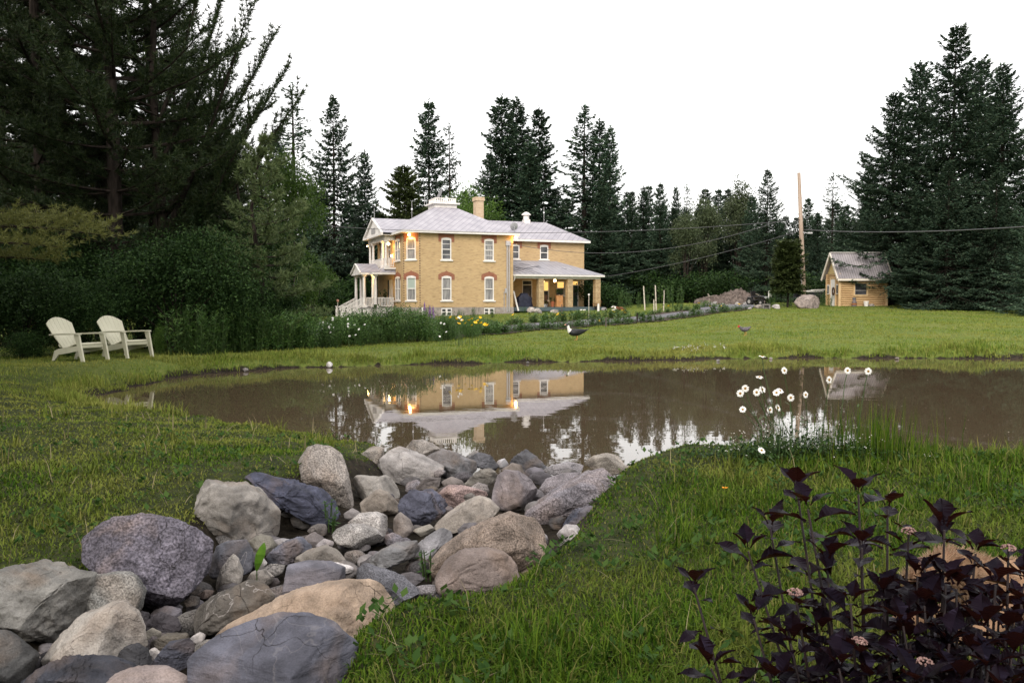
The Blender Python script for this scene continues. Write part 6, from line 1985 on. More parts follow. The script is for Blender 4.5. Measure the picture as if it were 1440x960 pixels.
# ------------------------------------------------------------------ birds and dogs
M_black = pmat('black_feathers', (.010, .010, .012), (.022, .024, .03), 12, .5)
M_whitef = pmat('white_feathers', (.62, .60, .57), (.72, .70, .66), 12, .7)
M_bill = pmat('pink_bill', (.50, .26, .18), None, rough=.5)
M_greyf = pmat('barred_grey_feathers', (.03, .028, .032), (.15, .13, .15), 30, .7)
M_comb = pmat('red_comb', (.42, .02, .02), None, rough=.5)
M_legy = pmat('yellow_leg', (.40, .22, .06), None, rough=.6)
def duck():
    p = on_ground(810, 478)
    e = empty('duck', p, math.radians(6), 'black duck with white breast and neck standing on the far lawn, head raised', 'duck')
    m = MB()
    m.loft([(.47, .40, .02, .008, 0), (.40, .37, .07, .022, 0), (.30, .33, .10, .055, 0), (.16, .29, .145, .11, 0), (.0, .265, .16, .135, 0), (-.14, .27, .145, .135, 0), (-.23, .31, .10, .105, 1), (-.275, .39, .058, .06, 1), (-.285, .47, .045, .046, 1), (-.295, .53, .045, .048, 2), (-.325, .565, .042, .04, 2), (-.37, .56, .030, .028, 3), (-.41, .545, .026, .014, 3), (-.445, .538, .016, .006, 3)], 14)
    m.build('body', [M_black, M_whitef, M_black, M_bill], e, smooth=True, subsurf=1)
    w_ = MB()
    for s in (-1, 1):
        w_ = MB(); w_.loft([(.38, .36, .012, .02, 0), (.20, .33, .022, .075, 0), (.02, .31, .026, .095, 0), (-.12, .30, .018, .07, 0), (-.16, .30, .006, .03, 0)], 10)
        w_.v = [(x, y + s * (.13 if x > -.05 else .11) * (1 - max(0, x - .1) * 1.6), z) for x, y, z in w_.v]
        w_.build('wing', M_black, e, smooth=True)
        l_ = MB(); l_.tube([(.03, s * .06, .15), (.04, s * .065, .07), (.02, s * .065, 0.0)], [.022, .013, .012], 6); l_.slab([(.03, s * .065 - .015, .002), (-.07, s * .065 - .045, .002), (-.07, s * .065 + .045, .002), (.03, s * .065 + .015, .002)], (0, 0, .01))
        l_.build('leg', M_legy, e)
duck()
def hen():
    p = on_ground(1047, 472)
    e = empty('hen', p, math.radians(10), 'small dark grey hen with a red face walking on the far lawn', 'hen')
    m = MB()
    m.loft([(.27, .34, .012, .008, 0), (.22, .33, .035, .03, 0), (.14, .27, .085, .07, 0), (.04, .235, .11, .105, 0), (-.07, .235, .095, .095, 0), (-.14, .28, .06, .065, 0), (-.19, .33, .038, .042, 0), (-.23, .35, .034, .034, 1), (-.265, .345, .024, .022, 1), (-.295, .335, .010, .007, 2)], 12)
    m.build('body', [M_greyf, M_comb, M_bill], e, smooth=True, subsurf=1)
    c = MB(); c.slab([(-.20, -.006, .375), (-.27, -.006, .365), (-.26, -.006, .40), (-.235, -.006, .392), (-.215, -.006, .405)], (0, .012, 0)); c.build('comb', M_comb, e)
    for s in (-1, 1):
        l_ = MB(); l_.tube([(.03, s * .05, .14), (.04, s * .05, .06), (.03, s * .05, 0)], [.02, .010, .009], 6); l_.tube([(.03, s * .05, .006), (-.05, s * .06, .006)], .006, 5); l_.build('leg', M_legy, e)
hen()
M_tan = pmat('tan_coat', (.24, .135, .08), (.32, .20, .12), 6, .9)
M_tanh = leafmat('tan_hair', [(.25, .15, .095), (.34, .22, .14), (.48, .36, .26)], .3, .6, .2, 0)
M_brownc = pmat('brown_coat', (.10, .035, .015), (.16, .06, .03), 5, .9)
def dog_body(mb, s=1.0):
    """lying dog, head toward -x, one continuous skin from rump to muzzle"""
    mb.loft([(.50, .10, .03, .03, 0), (.46, .13, .09, .08, 0), (.36, .15, .125, .125, 0), (.20, .15, .125, .13, 0), (.02, .155, .125, .135, 0), (-.14, .17, .115, .135, 0), (-.24, .205, .085, .105, 1), (-.31, .25, .075, .085, 1), (-.38, .285, .082, .085, 1), (-.45, .285, .070, .072, 1), (-.51, .262, .042, .045, 1), (-.575, .245, .034, .034, 1), (-.605, .24, .018, .018, 2)], 16)
def dog(loc, rz, sc, mats, hair, label):
    e = empty('dog', loc, rz, label, 'dog', None, sc)
    m = MB(); dog_body(m)
    bo = m.build('body', mats, e, smooth=True, subsurf=1)
    for s in (-1, 1):
        er = MB(); er.loft([(-.36, .345, .004, .03, 0), (-.375, .31, .010, .045, 0), (-.39, .26, .010, .035, 0), (-.395, .235, .004, .012, 0)], 8)
        er.v = [(x, y + s * (.078 + (.35 - z) * .12), z) for x, y, z in er.v]; er.build('ear', mats[0], e, smooth=True)
        lg = MB(); lg.tube([(-.18, s * .10, .13), (-.30, s * .11, .055), (-.52, s * .10, .035), (-.57, s * .10, .03)], [.05, .042, .032, .034], 8); lg.build('front_leg', mats[1], e, smooth=True)
        hl = MB(); hl.tube([(.36, s * .11, .14), (.22, s * .15, .10), (.36, s * .16, .04), (.22, s * .165, .03)], [.085, .06, .035, .032], 8); hl.build('hind_leg', mats[0], e, smooth=True)
        ey = MB(); ey.lathe([(.002, -.011), (.010, -.006), (.010, .006), (.002, .011)], (-.497, s * .040, .292), 8); ey.build('eye', M_black, e)
    tl = MB(); tl.tube([(.48, 0, .12), (.60, .08, .06), (.66, .22, .04), (.60, .34, .04)], [.045, .04, .035, .012], 8); tl.build('tail', mats[0], e, smooth=True)
    if hair:
        r = np.random.default_rng(8)
        V = np.array([v.co[:] for v in bo.data.vertices]); Nn = np.array([v.normal[:] for v in bo.data.vertices])
        T_ = [p.vertices[:] for p in bo.data.polygons if len(p.vertices) == 4]
        pick = r.integers(0, len(T_), 9000)
        W = r.dirichlet([1, 1, 1, 1], 9000)
        q = np.array([T_[i] for i in pick])
        C = (V[q] * W[:, :, None]).sum(1); N_ = unit((Nn[q] * W[:, :, None]).sum(1))
        # head and neck nearly sit in longer paler fluff
        lng = np.where(C[:, 0] < -.2, .038, .018)
        D = unit(N_ + np.array([.55, 0, -.15]) + r.normal(0, .28, C.shape))
        s_ = unit(np.cross(D, r.normal(0, 1, C.shape))) * .0014
        tri = np.stack([C - s_, C + s_, C + D * lng[:, None] * r.uniform(.6, 1.25, 9000)[:, None]], 1).reshape(-1, 3)
        link('fur', np_mesh('fur', tri, np.arange(len(tri)).reshape(-1, 3)), M_tanh, e)
    return e
g = on_ground(1350, 846)
pd_ = at(1438, 845, 3.25)
dog((pd_[0] + .02, pd_[1], gz(pd_[0], pd_[1]) + .03), math.radians(14), .93, [M_tan, M_tan, M_black], True, 'tan furry dog lying in the grass behind the dark purple shrub')
g = on_ground(870, 436.5)
dog((g[0], g[1], g[2]), math.radians(-8), 1.0, [M_brownc, M_whitef, M_black], False, 'brown and white dog lying on the lawn past the veranda')

# ------------------------------------------------------------------ log shed
M_log = pmat('peeled_log', (.42, .27, .135), (.52, .36, .19), 2.2, .75, .4, 18, stretch=(.35, 1, 3))
M_chink = pmat('dark_chinking', (.17, .10, .055), None, rough=.9)
M_logtrim = pmat('planed_trim', (.50, .34, .18), (.58, .42, .24), 3, .7)
M_shroof = tin_mat('rusty_corrugated_tin', (.22, .205, .22), (.34, .315, .33), (.11, .095, .095), .17, 0.0, .035)
M_plast = pmat('yellow_gable_board', (.56, .42, .20), None, rough=.8)
def shed():
    d0 = 60.0
    p = at(1180, 430, d0)
    x0, y0, zg = p[0], p[1], p[2]
    zg = gz(x0, y0) - .02
    e = empty('log_shed', (x0, y0, zg), math.radians(1), 'small peeled log shed with a pale tin roof beside the big spruces', 'shed')
    Lx, Dy, Hh = 3.42, 2.3, 2.38
    inn = MB(); inn.box(.09, .09, -.3, Lx - .09, Dy - .09, Hh - .01)
    inn.build('wall_core', M_chink, e)
    lg = MB()
    n = 15; hgt = (Hh - .02) / n
    wx0, wx1, wz0, wz1 = 1.12, 1.98, .86, 1.66
    for i in range(n):
        z = hgt * (i + .5)
        r_ = hgt * .47
        segs = [(-.04, Lx + .04)]
        if z + r_ * .5 > wz0 and z - r_ * .5 < wz1: segs = [(-.04, wx0 - .1), (wx1 + .1, Lx + .04)]
        for a, b_ in segs:
            lg.tube([(a, .09, z), (b_, .09, z)], r_, 8)
        segs = [(-.04, Dy + .04)]
        if z < 2.02: segs = [(-.04, .62), (1.68, Dy + .04)]
        for a, b_ in segs:
            lg.tube([(.09, a, z + .01), (.09, b_, z + .01)], r_, 8)
        lg.tube([(Lx - .09, -.04, z + .01), (Lx - .09, Dy + .04, z + .01)], r_, 8)
        lg.tube([(-.04, Dy - .09, z), (Lx + .04, Dy - .09, z)], r_, 8)
    lg.build('log_wall', M_log, e, smooth=False)
    for x, y in ((.0, .0), (Lx, .0), (0, Dy), (Lx, Dy)):
        cb_ = MB(); cb_.box(x - .07, y - .07, 0, x + .07, y + .07, Hh); cb_.build('corner_post', M_logtrim, e)
    # window
    fr_ = MB()
    for b_ in ((wx0 - .1, -.03, wz0 - .1, wx0, .12, wz1 + .1), (wx1, -.03, wz0 - .1, wx1 + .1, .12, wz1 + .1), (wx0, -.028, wz1, wx1, .12, wz1 + .1), (wx0, -.028, wz0 - .1, wx1, .12, wz0)):
        fr_.box(*b_)
    fo = fr_.build('window', M_logtrim, e)
    pn = MB(); pn.quad((wx0, .06, wz0), (wx1, .06, wz0), (wx1, .06, wz1), (wx0, .06, wz1)); pn.build('pane', M_glass, fo)
    sh_ = MB(); sh_.box(wx0 + .02, .045, wz0 + .02, wx0 + .06, .055, wz1 - .02); sh_.box(wx0 + .06, .045, wz0 + .28, wx1 - .02, .055, wz0 + .32); sh_.build('sash', M_grey, fo)
    # door on the gable end
    dr = MB(); dr.box(-.02, .70, .02, .05, 1.56, 2.0); do = dr.build('door', M_white, e)
    df = MB(); df.box(-.05, .60, 0, .06, .70, 2.1); df.box(-.05, 1.56, 0, .06, 1.66, 2.1); df.box(-.048, .70, 2.0, .06, 1.56, 2.1); df.build('frame', M_logtrim, do)
    dh = MB(); dh.lathe([(.01, -.03), (.03, -.015), (.03, .015), (.01, .03)], (-.05, .80, 1.0), 8); dh.build('handle', M_metal, do)
    w2 = MB(); w2.box(-.035, 1.76, .9, .0, 2.16, 1.6); w2o = w2.build('window', M_white, e)
    w2p = MB(); w2p.box(-.045, 1.82, .97, -.036, 2.10, 1.53); w2p.build('pane', M_glass, w2o)
    w3 = MB(); w3.box(-.035, .12, .9, .0, .50, 1.6); w3o = w3.build('window', M_white, e)
    w3p = MB(); w3p.box(-.045, .18, .97, -.036, .44, 1.53); w3p.build('pane', M_glass, w3o)
    # gables and roof
    rz_ = Hh + 1.48; ov = .34; og = .28
    gb_ = MB()
    gb_.slab([(.02, 0, Hh), (.02, Dy, Hh), (.02, Dy / 2, rz_ - .12)], (.06, 0, 0)); gb_.slab([(Lx - .08, 0, Hh), (Lx - .08, Dy, Hh), (Lx - .08, Dy / 2, rz_ - .12)], (.06, 0, 0))
    gb_.build('gable', M_plast, e)
    rf_ = MB()
    sl_ = (rz_ - Hh) / (Dy / 2)
    def rp(pts, a, b_):
        e0, e1 = Vector(a), Vector(b_); t = (e1 - e0).normalized(); P = [Vector(q) for q in pts]
        nn = (P[1] - P[0]).cross(P[2] - P[0]).normalized(); v = nn.cross(t)
        if v.z < 0: v = -v
        rf_.add(P, [(0, 1, 2, 3)], 0, [[((q - e0).dot(t), (q - e0).dot(v)) for q in P]])
    ze = Hh - ov * sl_ + .06
    rp([(-og, -ov, ze), (Lx + .3, -ov, ze), (Lx + .3, Dy / 2, rz_ + .06), (-og, Dy / 2, rz_ + .06)], (-og, -ov, ze), (Lx + .3, -ov, ze))
    rp([(Lx + .3, Dy + ov, ze), (-og, Dy + ov, ze), (-og, Dy / 2, rz_ + .06), (Lx + .3, Dy / 2, rz_ + .06)], (Lx + .3, Dy + ov, ze), (-og, Dy + ov, ze))
    ro = rf_.build('roof', M_shroof, e)
    bb = MB()
    for y_ in (-ov, Dy + ov):
        bb.bar((-og - .01, y_, ze - .05), (-og - .01, Dy / 2, rz_ - .0), .07, .15); bb.bar((Lx + .31, y_, ze - .05), (Lx + .31, Dy / 2, rz_), .07, .15)
    bb.box(-og, -ov - .03, ze - .15, Lx + .28, -ov + .04, ze - .012)
    bb.build('barge_board', M_cream, ro)
    cp = MB(); cp.bar((-og, Dy / 2, rz_ + .085), (Lx + .3, Dy / 2, rz_ + .085), .26, .04); cp.build('ridge_cap', M_white, ro)
    # things beside the shed
    def w(a, b_):
        c, s = math.cos(math.radians(3)), math.sin(math.radians(3)); return x0 + a * c - b_ * s, y0 + a * s + b_ * c
    X, Y = w(.85, -.55); c = empty('milk_can', (X, Y, gz(X, Y) - .02), 0, 'old dark milk can with a rusty band against the log shed', 'milk can')
    m = MB(); m.lathe([(.16, 0), (.17, .05), (.17, .36), (.10, .48), (.09, .55)], (0, 0, 0), 14); m.build('body', pmat('dark_tin', (.10, .10, .12), (.17, .12, .1), 6, .5), c)
    m = MB(); m.lathe([(.13, .55), (.14, .58), (.12, .63), (.02, .65)], (0, 0, 0), 14); m.build('lid', pmat('dark_tin_lid', (.10, .11, .13), None, rough=.5), c)
    m = MB(); m.lathe([(.173, .14), (.176, .15), (.176, .24), (.173, .25)], (0, 0, 0), 14); m.build('band', pmat('rust_band', (.25, .09, .03), None, rough=.8), c)
    X, Y = w(1.75, -.5); c = empty('bucket', (X, Y, gz(X, Y) - .02), 0, 'white bucket under the window of the log shed', 'bucket')
    m = MB(); m.lathe([(.13, 0), (.18, .38), (.19, .38), (.19, .41), (.165, .41), (.12, .04)], (0, 0, 0), 14); m.build('pail', M_white, c)
    m = MB(); m.tube([(.18 * math.cos(t), -.02 - .05 * math.sin(t), .38 - .16 * math.sin(t)) for t in [k * math.pi / 8 for k in range(9)]], .006, 5); m.build('handle', M_metal, c)
    X, Y = w(-.12, .55); c = empty('wreath', (X - .08, Y, zg + 1.1), math.radians(3), 'dark brown hanging ornament beside the shed door', 'ornament')
    m = MB()
    for k in range(14):
        a = k * 6.283 / 14; m.obox((0, .16 * math.cos(a), .24 * math.sin(a)), Vector((.03, 0, 0)), Vector((0, .05, .02)), Vector((0, -.02, .06)))
    m.build('bundle', pmat('dried_brown', (.07, .04, .025), None, rough=.9), c)
shed()

# ------------------------------------------------------------------ utility pole and wires
M_pole = pmat('weathered_pole', (.27, .20, .155), (.40, .31, .25), 3, .85, .5, 20, stretch=(1, 1, .15))
def pole():
    b, t = at(1131, 424, 61), at(1123.4, 243, 61)
    zb_ = gz(b[0], b[1]) - .3
    e = empty('utility_pole', (b[0], b[1], zb_ + .3), 0, 'tall weathered wooden utility pole leaning slightly, beside the small cedar', 'utility pole')
    dx = t[0] - b[0]; h = t[2] - zb_ - .3
    m = MB(); m.tube([(0, 0, -.3), (dx * .5, 0, h * .5), (dx, 0, h)], [.185, .16, .12], 12); m.build('pole', M_pole, e)
    br = MB(); br.bar((dx * .56, -.1, h * .555), (dx * .56 + .5, -.1, h * .545), .06, .06); br.box(dx * .56 + .42, -.2, h * .545 - .03, dx * .56 + .75, -.05, h * .545 + .08); br.build('bracket', M_metal, e)
    ins = MB(); ins.tube([(dx * .8, 0, h * .80), (dx * .8 + .42, 0, h * .825)], .02, 6); ins.tube([(dx * .8, 0, h * .80), (dx * .8 - .5, 0, h * .84)], .02, 6); ins.build('spike', M_metal, e)
    ck_ = MB(); ck_.tube([(-.16, -.12, 0), (-.16 + dx * .5, -.12, h * .5)], .025, 6); ck_.build('ground_wire', M_metal, e)
pole()
M_wire = pmat('grey_cable', (.07, .07, .075), None, rough=.5)
def wire(p0, p1, sag, r_, label):
    a, b = Vector(at(*p0)), Vector(at(*p1))
    m = MB(); N = 26
    m.tube([a.lerp(b, k / N) - Vector((0, 0, sag * 4 * (k / N) * (1 - k / N))) - a for k in range(N + 1)], r_, 6)
    o = m.build('power_line', M_wire, None, smooth=True); o.location = a
    tag(o, label, 'cable')
wire((1131, 323, 60.9), (1520, 313, 36), .28, .028, 'thick cable running from the utility pole past the big spruces')
wire((1127, 324, 60.9), (852, 389, 72.6), .3, .022, 'cable dropping from the middle of the pole to the veranda corner')
wire((1126, 300, 60.9), (717, 342, 70.2), 1.7, .02, 'sagging cable from the upper pole to the conduit on the house wall')
wire((1126, 309, 60.9), (430, 316, 60), .75, .02, 'thin cable crossing in front of the house roof')

# ------------------------------------------------------------------ yard things
def far_rock(px, py, w_, h_, col, label, style='s', seed=0, yb=None, group=None):
    g = on_ground(px, py)
    q = [(px + w_ * .5 * math.cos(a) * (1 if j % 2 else .93), py - h_ * .42 - h_ * .58 * math.sin(a)) for j, a in enumerate([j * math.pi / 5 for j in range(10)])]
    return rock(500 + seed, q, py, col, style, label, 3, .9, .05, sub=4, zb=g[2], d=g[1], group=group, name='boulder' if w_ > 20 else 'rock', cat='boulder' if w_ > 20 else 'rock')
far_rock(1136, 434, 38, 20, (.30, .235, .21), 'big pinkish grey boulder at the foot of the utility pole', 'g', 1)
far_rock(1068, 434, 16, 6, (.34, .30, .27), 'flat grey stone at the lawn edge left of the concrete block', 's', 2)
far_rock(1092, 434.5, 15, 7, (.48, .43, .41), 'pale stone at the lawn edge between the concrete block and the big boulder', 's', 3)
far_rock(1055, 435.5, 7, 4, (.33, .30, .30), 'small stone at the lawn edge by the gravel yard', 's', 4)
far_rock(747, 439.5, 13, 8, (.46, .40, .36), 'pale rounded stone at the step of the veranda', 's', 5)
far_rock(757, 441, 14, 8, (.42, .37, .34), 'second pale stone by the veranda, next to the rounded one', 's', 6)
far_rock(780, 440, 15, 5, (.45, .39, .35), 'long flat pale stone before the veranda floor', 's', 7)
far_rock(850, 437, 10, 5, (.26, .24, .24), 'grey stone past the last veranda column', 's', 8)
far_rock(1226, 431, 10, 4, (.33, .28, .25), 'low stone by the shed corner under the spruces', 's', 9)
def block():
    g = on_ground(1077, 434.5)
    m = MB(); w_, d_, h_ = .52, .3, .34
    m.box(-w_ / 2, -d_ / 2, h_ - .09, w_ / 2, d_ / 2, h_); m.box(-w_ / 2, -d_ / 2, 0, -w_ / 2 + .1, d_ / 2, h_ - .09); m.box(w_ / 2 - .1, -d_ / 2, 0, w_ / 2, d_ / 2, h_ - .09); m.box(-w_ / 2 + .1, .04, 0, w_ / 2 - .1, d_ / 2, h_ - .09)
    o = m.build('concrete_block', pmat('dark_concrete', (.10, .09, .09), (.18, .17, .16), 8, .9), None, loc=tuple(g)); tag(o, 'dark hollow concrete block between two pale stones at the lawn edge', 'block')
block()
# rubble heap
def heap():
    c = at(1030, 428, 66)
    r = np.random.default_rng(3)
    n = 46
    gx, gy = np.meshgrid(np.linspace(-3.2, 3.2, n), np.linspace(-2.2, 2.2, n))
    rr = (gx / 3.1) ** 2 + (gy / 2.1) ** 2
    h = .80 * np.clip(1 - rr, 0, 1) ** .7 * (1 + .25 * np.sin(gx * 1.7 + 1) + .15 * np.sin(gx * 4 + gy * 3))
    z = h + r.normal(0, .10, h.shape) * (h > .05) - .08 * (rr > .95)
    V = np.stack([gx.ravel(), gy.ravel(), z.ravel()], 1)
    i = (np.arange(n - 1)[:, None] * n + np.arange(n - 1)[None]).ravel()
    o = link('rubble', np_mesh('rubble', V, np.stack([i, i + 1, i + 1 + n, i + n], 1)), pmat('rubble_earth', (.055, .042, .035), (.15, .12, .105), 5, .95, .9, 20), None, (c[0], c[1], gz(c[0], c[1]) - .05))
    tag(o, 'long brown heap of earth and rubble at the end of the gravel yard', 'rubble heap', kind='stuff')
    rr_ = random.Random(6)
    for k in range(34):
        px = rr_.uniform(992, 1062); py = rr_.uniform(424, 431)
        w_ = rr_.uniform(3, 8)
        v = rr_.uniform(.22, .5)
        far_rock(px, py, w_, w_ * .62, (v, v * .93, v * .9), 'pale stone spilled along the foot of the rubble heap', 's', 20 + k, group='stones at the foot of the rubble heap')
    tm = MB()
    for k in range(12):
        a = Vector((rr_.uniform(-2.6, 2.6), rr_.uniform(-1.0, .6), rr_.uniform(.25, .6))); b = a + Vector((rr_.uniform(-1.2, 1.2), rr_.uniform(-.4, .4), rr_.uniform(-.1, .5)))
        m = MB(); m.bar(a, b, .10, .06)
        q = m.build('old_board', pmat('old_board_wood', (.14, .11, .09), (.25, .22, .19), 4, .9), None, loc=tuple(o.location)) if k == 0 else None
        if k == 0: tag(q, 'weathered board lying on the rubble heap', 'board', 'boards on the rubble heap'); bm_ = q.data.materials[0]
        else: tag(m.build('old_board', bm_, None, loc=tuple(o.location)), 'weathered board lying on the rubble heap', 'board', 'boards on the rubble heap')
heap()
M_car = pmat('black_car_paint', (.008, .008, .010), None, rough=.25, spec=.6)
M_tyre = pmat('tyre_rubber', (.015, .015, .015), None, rough=.9)
M_lens = pmat('clear_lens', (.6, .6, .6), None, rough=.1, spec=.8)
def tractor():
    c = on_ground(1069, 430)
    e = empty('garden_tractor', (c[0], c[1] + .5, c[2]), math.radians(-62), 'small black garden tractor parked before the rubble heap, lamps facing the lawn', 'tractor', None, 1.1)
    m = MB()                                               # front at +x
    m.slab([(.15, -.24, .32), (.80, -.24, .32), (.84, -.24, .50), (.72, -.24, .62), (.15, -.24, .68)], (0, .48, 0))
    m.slab([(-.60, -.38, .42), (.10, -.38, .42), (.10, -.38, .30), (-.60, -.38, .30)], (0, .76, 0))
    m.slab([(-.62, -.42, .38), (-.15, -.42, .38), (-.20, -.42, .58), (-.62, -.42, .60)], (0, .20, 0)); m.slab([(-.62, .22, .38), (-.15, .22, .38), (-.20, .22, .58), (-.62, .22, .60)], (0, .20, 0))
    m.build('body', M_car, e, bevel=.03)
    s = MB(); s.slab([(-.48, -.2, .56), (-.10, -.2, .56), (-.10, -.2, .62), (-.40, -.2, .64), (-.50, -.2, 1.0), (-.58, -.2, .98)], (0, .4, 0)); s.build('seat', M_car, e, bevel=.02)
    w_ = MB(); w_.tube([(.14, 0, .66), (.02, 0, .82)], .02, 6); w_.lathe([(.15, -.012), (.165, 0), (.15, .012)], (0, 0, .83), 14); w_.build('steering_wheel', M_tyre, e)
    for x, y, r_, wd_ in ((.58, -.30, .20, .14), (.58, .30, .20, .14), (-.38, -.36, .28, .2), (-.38, .36, .28, .2)):
        t = MB(); t.tube([(x, y - wd_ / 2, r_), (x, y + wd_ / 2, r_)], r_, 18); wo = t.build('wheel', M_tyre, e)
        h = MB(); h.tube([(x, y - wd_ / 2 - .01, r_), (x, y + wd_ / 2 + .01, r_)], r_ * .45, 12); h.build('rim', M_grey, wo)
    for y in (-.14, .14):
        h = MB(); h.tube([(.80, y, .54), (.835, y, .54)], .075, 12); h.build('headlight', M_lens, e)
tractor()
def cart():
    c = on_ground(1138, 428, 40); c = at(1138, 424, 64); z0 = gz(c[0], c[1])
    e = empty('trailer', (c[0], c[1], z0), math.radians(4), 'dark flat trailer loaded with white boards behind the utility pole', 'trailer')
    m = MB(); m.box(-1.05, -.6, .55, 1.05, .6, .65); m.box(-1.05, -.62, .65, 1.05, -.56, .95); m.box(-1.05, .56, .65, 1.05, .62, .95); m.box(.99, -.56, .65, 1.05, .56, .95); m.tube([(-1.05, 0, .58), (-1.6, 0, .5)], .04, 6)
    m.build('bed', M_black, e)
    for y in (-.66, .66):
        w_ = MB(); w_.tube([(.1, y - .09, .3), (.1, y + .09, .3)], .3, 16); wo = w_.build('wheel', M_tyre, e)
        h = MB(); h.tube([(.1, y - .10, .3), (.1, y + .10, .3)], .14, 10); h.build('rim', M_grey, wo)
    for k, (a, b_) in enumerate((((-1.15, -.55, .99), (.1, -.5, 1.10)), ((.0, -.55, 1.12), (1.2, -.52, 1.17)), ((-.9, .1, .99), (1.1, .15, 1.04)))):
        q = MB(); q.bar(a, b_, .35, .05); o = q.build('board', M_white, None); o.location = (c[0], c[1], z0); tag(o, ('sloping white board on the dark trailer behind the pole', 'white board sticking out over the tail of the trailer', 'white board lying flat on the far side of the trailer')[k], 'board')
cart()
wb_ = MB(); g = at(1082, 418, 66); wb_.box(-.1, -.02, .55, .14, .02, 1.0); wb_.tube([(0, .03, -.1), (0, .03, .6)], .03, 6)
tag(wb_.build('white_sign', M_white, None, loc=(g[0], g[1], gz(g[0], g[1]))), 'small blank white board on a post behind the black tractor', 'board')
# stakes, torches and posts
M_birchwood = pmat('pale_stake', (.46, .40, .34), (.56, .50, .43), 8, .8)
def stake(px, y0, y1, r_, label, lean=0.0, name='stake', mat=None, d=None):
    g = on_ground(px, y1) if d is None else None
    if g is None:
        q = at(px, y1, d); g = np.array([q[0], q[1], gz(q[0], q[1])])
    t = at(px + lean, y0, g[1])
    m = MB(); m.tube([(0, 0, -.1), (t[0] - g[0], 0, t[2] - g[2])], [r_, r_ * .8], 7)
    return tag(m.build(name, mat or M_birchwood, None, loc=tuple(g)), label, name.replace('_', ' '))
stake(923, 401, 438, .05, 'pale stake tied to the young sapling past the house', -1.5)
stake(907, 402, 436, .05, 'pale leaning stake second from the sapling past the house', -2)
stake(933, 408, 437, .045, 'short pale stake right of the sapling past the house', 1)
stake(919.5, 421, 440, .04, 'short grey stake in the flower strip by the sapling')
stake(896, 440, 455, .05, 'brown peg in the planted row by the gravel path', mat=M_bark)
stake(959, 435, 444, .045, 'low peg at the bend of the gravel path', mat=M_barkg)
stake(852, 446, 460, .04, 'grey peg among the young plants of the near row', mat=M_barkg)
stake(790, 428, 440, .05, 'grey peg standing before the veranda', mat=M_barkg)
p = on_ground(926, 438)
plant(gen_perennial(9, 1.6, .22, 5, .2, 12, .45), p[0], p[1], 1.35, 'sapling', 'thin young sapling with light leaves between pale stakes', 'sapling', L_bright)
for (px, py, s, lab) in ((905, 433, 1.2, 'low green clump at the base of the leaning stake'), (880, 434, 1.3, 'round pale green clump past the veranda'), (952, 432, 1.5, 'leafy clump near the end of the path row'), (1095, 432, 1.3, 'green clump between the tractor and the small cedar'), (1110, 431, 1.0, 'low green clump at the foot of the small cedar'), (1155, 431, 1.0, 'green clump beside the shed door'), (1168, 432, .7, 'small green clump at the shed corner')):
    p = on_ground(px, py); plant(PB[2], p[0], p[1] + .6, s, 'leafy_clump', lab, 'plant', L_row, None, px)
def torch(px, y0, y1, lit, label, d=None):
    g = on_ground(px, y1) if d is None else None
    if g is None:
        q = at(px, y1, d); g = np.array([q[0], q[1], gz(q[0], q[1])])
    t = at(px, y0, g[1]); h = t[2] - g[2]
    e = empty('garden_torch', tuple(g), 0, label, 'garden torch')
    m = MB(); m.tube([(0, 0, -.1), (0, 0, h - .12)], .02, 6); m.build('pole', M_birchwood, e)
    m = MB(); m.lathe([(.02, h - .14), (.055, h - .10), (.06, h - .02), (.03, h)], (0, 0, 0), 10); m.build('lamp_head', M_white if not lit else M_bill, e)
torch(828, 413, 448, False, 'thin garden torch with a white head on the lawn before the last veranda column')
torch(475, 421, 440, True, 'thin garden torch with a reddish head behind the flower bed', d=40)
p = at(594, 437, 52); stake(594, 432, 447, .07, 'white post with a yellow cap before the house corner', mat=M_white, d=52)
p = at(842, 428, 71.5); stake(841.5, 427, 437.5, .1, 'short white post at the foot of the last veranda column', mat=M_white)
# white square pillar at the garden end of the stairs
g = at(482, 444, 70); m = MB(); m.box(-.22, -.22, -.6, .22, .22, .75); m.box(-.27, -.27, .75, .27, .27, .85)
tag(m.build('gate_pillar', M_white, None, loc=(g[0], g[1], gz(g[0], g[1]))), 'white square pillar beyond the porch stairs', 'pillar')

# ------------------------------------------------------------------ things on the veranda and the porch
def hloc(a, b, z): 
    q = hw(a, b); return (q[0], q[1], z - .07)
M_navy = pmat('navy_cover', (.012, .014, .03), (.025, .028, .05), 4, .55)
def grill():
    e = empty('covered_grill', hloc(11.0, 1.6, 1.345), HA, 'barbecue grill under a dark navy cover on the veranda', 'grill')
    m = MB()
    N = 26
    L_ = []
    for zz, rx, ry in ((0, .78, .36), (.25, .74, .36), (.55, .66, .34), (.80, .72, .34), (.95, .50, .30), (1.12, .38, .26), (1.22, .34, .16), (1.23, .02, .02)):
        L_.append([((rx * (1 + (.06 if zz < .7 else .02) * math.sin(7 * a))) * math.copysign(abs(math.cos(a)) ** .6, math.cos(a)), ry * (1 + .05 * math.sin(5 * a + 1)) * math.copysign(abs(math.sin(a)) ** .6, math.sin(a)), zz) for a in [k * 2 * math.pi / N for k in range(N)]])
    for row in L_: m.v += row
    for i in range(len(L_) - 1):
        for k in range(N):
            m.f.append((i * N + k, i * N + (k + 1) % N, (i + 1) * N + (k + 1) % N, (i + 1) * N + k)); m.mi.append(0); m.uv.append(None)
    m.build('cover', M_navy, e, smooth=True)
    for x in (-.55, .55):
        l_ = MB(); l_.tube([(x, -.2, 0), (x, -.2, .3)], .03, 6); l_.build('leg', M_metal, e)
grill()
m = MB(); m.bar((0, 0, 0), (-.42, .42, 1.72), .16, .05)
